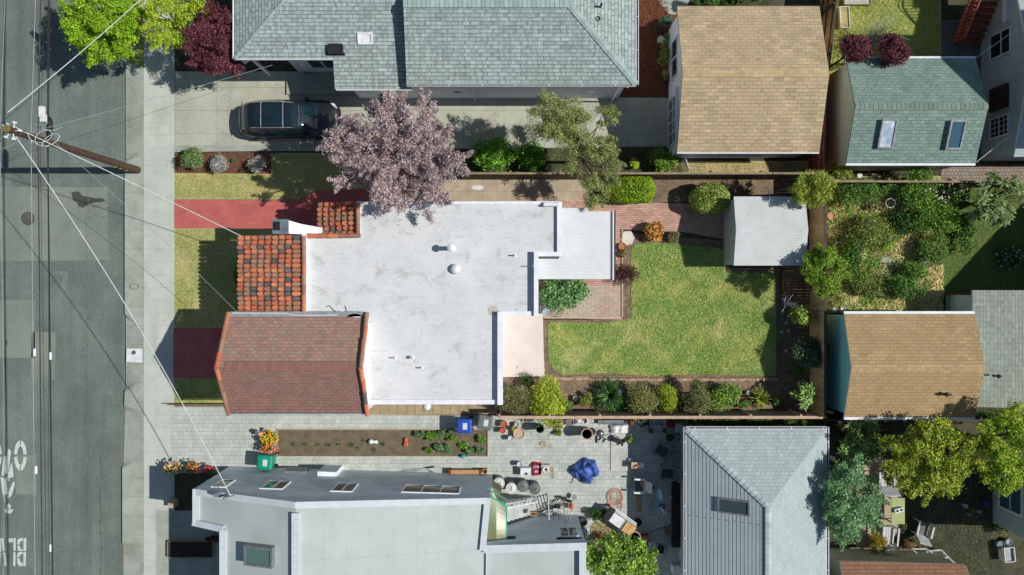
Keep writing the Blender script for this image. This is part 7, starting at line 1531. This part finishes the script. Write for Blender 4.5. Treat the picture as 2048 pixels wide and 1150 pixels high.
# overgrown yard
t=thing('ring_frame','white weathered square ring frame lying at the edge of the overgrown yard','frame',TU(1678,502,.2)); x,y,_=TU(1678,502,.2); b=MB(); P=[(-.4,-.3),(-.1,.45),(.42,.36),(.4,-.35),(.0,-.42)]
b.tube([(x+a,y+e,.15+.04*(i%2)) for i,(a,e) in enumerate(P)],.06,7); b.build('ring',M_white,t)
t=thing('hoop','white wire hoop among the bushes of the overgrown yard','hoop',TU(1781,406,.5)); x,y,_=TU(1781,406,.8); b=MB(); b.tube([(x+.24*math.cos(a),y+.22*math.sin(a),.8) for a in [i*math.pi/9 for i in range(19)]],.018,5); b.tube([(x+.24,y,.8),(x+.24,y,.02)],.012,4); b.tube([(x-.24,y,.8),(x-.24,y,.02)],.012,4); b.build('wire',M_trim,t)
t=thing('broken_boards','silvery broken boards lying on the dry grass in the overgrown yard','boards',TU(1773,530,.2)); x,y,_=TU(1773,530,.2); b=MB()
for k in range(5): b.obox(x-.05+k*.09,y-.12,.03+.02*k,.07+.02*k,.06,.75,-.35+.02*k)
b.prism([(x-.2,y+.12),(x+.3,y+.1),(x+.35,y+.35),(x+.05,y+.52),(x-.25,y+.4)],.06,.12); b.build('boards',mat('silver_wood',c(176,178,172),c(150,152,146),ns=5),t)
x,y,_=TU(1849,518,.5); t=thing('garden_lantern','white square-topped lantern in the overgrown yard','lantern',(x,y,.02)); b=MB(); b.obox(x,y,.02,.45,.3,.3,.4); b.build('lantern_body',M_dark,t); b=MB(); b.obox(x,y,.45,.5,.42,.42,.4); b.obox(x,y,.5,.54,.22,.22,.4); b.build('top',M_trim,t)
cable('loose_rope','pale cord curving over the ground to the left of the lantern',[TU(1790,548,.1),TU(1812,543,.12),TU(1830,530,.12)],.012,M_woodpale,0)
t=thing('timber_pile','pile of old boards and a white bucket between green garage and fence','timber pile',TU(1730,352,.3)); b=MB(); rr=random.Random(2)
for k in range(22): 
    a=TU(rr.uniform(1710,1790),rr.uniform(346,358),.2); b.tube([a,(a[0]+rr.uniform(-.8,.8),a[1]+rr.uniform(-.2,.2),rr.uniform(.1,.5))],.025,4)
b.build('boards',M_f1r,t)
pot('bucket','white bucket in the timber pile below the green garage',1720,351,.13,.3,c(220,220,220),cat='bucket',closed=True)
# junk beyond the teal garage's north wall
for i,(px,py) in enumerate(((1671,618),(1686,619))): pot('bucket',['white bucket left of the other at the upper corner of the teal garage','pale bucket right of the other at the upper corner of the teal garage'][i],px,py,.13,.3,c(190,190,190),cat='bucket')
# lower right patio furniture
x,y,_=TU(1796,1022,.75); t=thing('patio_table','pale green rectangular table on the concrete patio at the lower right','table',(x,y,.02)); b=MB(); b.obox(x,y,.72,.76,.66,1.28); b.build('tabletop',mat('green_table',c(168,178,128),c(156,166,118),fa=.06),t)
for dx in (-.28,.28):
    for dy in (-.58,.58): b=MB(); b.obox(x+dx,y+dy,.02,.72,.05,.05); b.build('leg',M_f1r,t)
q=TU(1799,1021,.95); b=MB(); 
b.obox(q[0],q[1],.76,.95,.42,.2,.25); b.build('cinder_block',M_white,label='pale cinder block lying on the green patio table',cat='block',loc=(q[0],q[1],.76))
b=MB()
for s in (-.1,.1): b.obox(q[0]+s*math.cos(.25),q[1]+s*math.sin(.25),.9505,.953,.13,.11,.25)
b.build('cavity',M_dark,bpy.data.objects['cinder_block'])
M_slatw=mat('white_slats',c(206,206,210),c(186,188,194),ns=5,fa=.06)
armchair(1776,960,-HP,'white slatted chair above the green patio table',M_slatw,M_slatw,name='slatted_chair',slat=True,w_=.95,d_=.75)
armchair(1738,1020,math.pi,'white slatted chair half under the tree left of the green table',M_slatw,M_slatw,name='slatted_chair',slat=True,w_=.95,d_=.6)
armchair(1778,1072,-HP-.1,'white slatted chair below the green patio table with a plant over it',M_slatw,M_slatw,name='slatted_chair',slat=True,w_=.75,d_=.85)
armchair(1848,1058,-HP-.25,'grey slatted chair with white arms standing in the shade right of the table',M_slatw,mat('grey_slats',c(120,124,112),c(100,104,94)),name='slatted_chair',slat=True,w_=.72,d_=.7)
t=thing('old_window_frames','stack of old window frames leaning by the brown-roofed building','window frames',TU(1880,1112,.5))
b=MB(); 
for k,(sx,sz) in enumerate(((0,.3),(.25,.5))):
    A=[TU(1822+k*30,1098+k*5,.3),TU(1852+k*30,1098+k*2,.3),TU(1884+k*28,1122+k*8,.7),TU(1856+k*28,1124+k*8,.7)]
    for i in range(4): b.tube([A[i],A[(i+1)%4]],.035,4)
    m1=Vector(A[0]).lerp(Vector(A[3]),.5); m2=Vector(A[1]).lerp(Vector(A[2]),.5); b.tube([m1,m2],.03,4)
b.build('frame',M_white,t)
for i,(px,py,r,col,lb) in enumerate([(1933,1013,.1,c(190,196,196),'pale pot in the dark yard, left of the clutter'),(1946,1022,.12,c(120,110,50),'mustard pot in the dark yard'),(1960,1024,.1,c(150,160,180),'bluish pot in the dark yard'),(1940,1030,.08,c(170,150,140),'small tan pot in the dark yard'),(2002,1090,.2,c(110,130,140),'grey-blue tub in the dark yard by the teal wall'),(2018,1084,.16,c(150,160,160),'pale tub beside the grey-blue one')]): pot('plant_pot',lb,px,py,r,.3,col)
t=thing('timber_trellis','weathered timber frame against the brown-roofed building','trellis',TU(1760,1112,1)); b=MB()
for k in range(5): a=TU(1712+k*26,1112,1.6); e=TU(1700+k*26,1096,.9); b.tube([a,e],.03,4)
b.tube([TU(1700,1096,.9),TU(1830,1100,.9)],.03,4); b.build('bars',M_f1r,t)
b=MB(); x,y,_=TU(1974,1008,.4); b.obox(x,y,.02,.5,.18,.4); b.build('blue_drum',mat('blue_thing',c(50,70,120)),label='small blue canister in the dark yard near the teal wall',cat='canister',loc=(x,y,.02),bevel=.04)
x,y,_=TU(2020,1110,.6); cratebox('white_crate','pale crate at the lower right edge of the dark yard',2020,1110,.5,.7,.5,.1,M_white,'crate',inside=M_grey)
# redwood deck and stair at the upper right
t=thing('redwood_stair','red-brown timber deck stair with slatted railing at the top right','stairs',U(1940,40)); M_rw=mat('redwood',c(150,84,66),c(126,70,56),ns=3,fa=.2,wave=(5,.7,HP)); M_rwl=mat('redwood_rail',c(200,110,84),c(180,96,74),ns=3,fa=.12)
b=MB()
for i in range(8):
    z=.25+i*.2; y0=92-i*9.5; b.box(*U(1905,y0)[:2],z-.05,*U(1958,y0-11)[:2],z)
b.build('tread',M_rw,t); b=MB(); b.box(*U(1890,16)[:2],1.75,*U(1960,-120)[:2],1.82); b.build('deck_board',M_rw,t)
b=MB(); b.tube([U(1903,90,1.1),U(1903,16,2.7),U(1903,-100,2.7)],.06,4); b.tube([U(1895,90,.7),U(1887,16,2.5),U(1885,-100,2.5)],.035,4); b.build('rail',M_rwl,t)
b=MB()
for i in range(16): y_=90-i*6; z=min(2.6,1.1+(90-y_)/74*1.6); b.obox(*U(1899,y_)[:2],z-1.0,z,.06,.04)
b.build('baluster',M_rwl,t)

cratebox('raised_bed','dark timber-framed bed in the shaded lower driveway',380,1099,2.25,.8,.22,0,M_f1r,'planter',inside=mat('dark_bed',c(50,48,38)))
shrub('red_plant','dark red plant beside the timber-framed bed in the shade',424,1076,16,9,.7,G((120,50,40),(90,40,34),(60,80,50)),700,.09,cat='plant',nc=8,seed=95)
x,y,_=TU(342,1009,.5); b=MB(); b.obox(x,y,0,.5,.3,.36); b.build('gate_pier',M_tanconc,label='short pale pier at the corner of the lower front garden',cat='pier',loc=(x,y,0))
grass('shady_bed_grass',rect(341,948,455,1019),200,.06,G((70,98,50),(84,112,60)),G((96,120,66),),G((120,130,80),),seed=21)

cratebox('plastic_crate','small grey crate against the fence between planter box and white cloth',1140,845,.35,.25,.25,.1,M_grey,'crate')
blob('paper_scraps','small heap of tan paper scraps on the pavers left of the tall barrel tub','scraps',1086,887,.4,.2,.05,mat('paper_tan',c(190,170,140),c(150,130,104),ns=12),seed=31)
pot('bucket','small black bucket in the shade between the folding chair and armchairs',1303,975,.12,.25,c(60,66,70),cat='bucket')
pot('plant_pot','faded orange pot in the shade at the foot of the lower fence',1302,862,.12,.25,c(170,100,70),plant=MIDG)
pot('plant_pot','grey pot with grass in the shade beside the plastic basin',1330,862,.11,.25,c(120,124,120),plant=DKG)
cratebox('wood_crate','low wooden crate beside the dark storage bench',1338,1062,.4,.3,.25,.2,M_f1r,'crate')
x,y,_=TU(1268,952,.1); b=MB(); b.obox(x,y,.02,.05,.7,.12,1.2); b.build('loose_board',M_woodpale,label='pale loose board on the pavers above the white folding chair',cat='board',loc=(x,y,.02))
x,y,_=TU(1316,1068,.3); b=MB(); b.tube([(x-.4,y,.05),(x+.3,y+.25,.05)],.02,5); b.build('metal_pipe',M_grey,label='short metal pipe lying on the shaded pavers near the brown box',cat='pipe',loc=(x,y,.05))
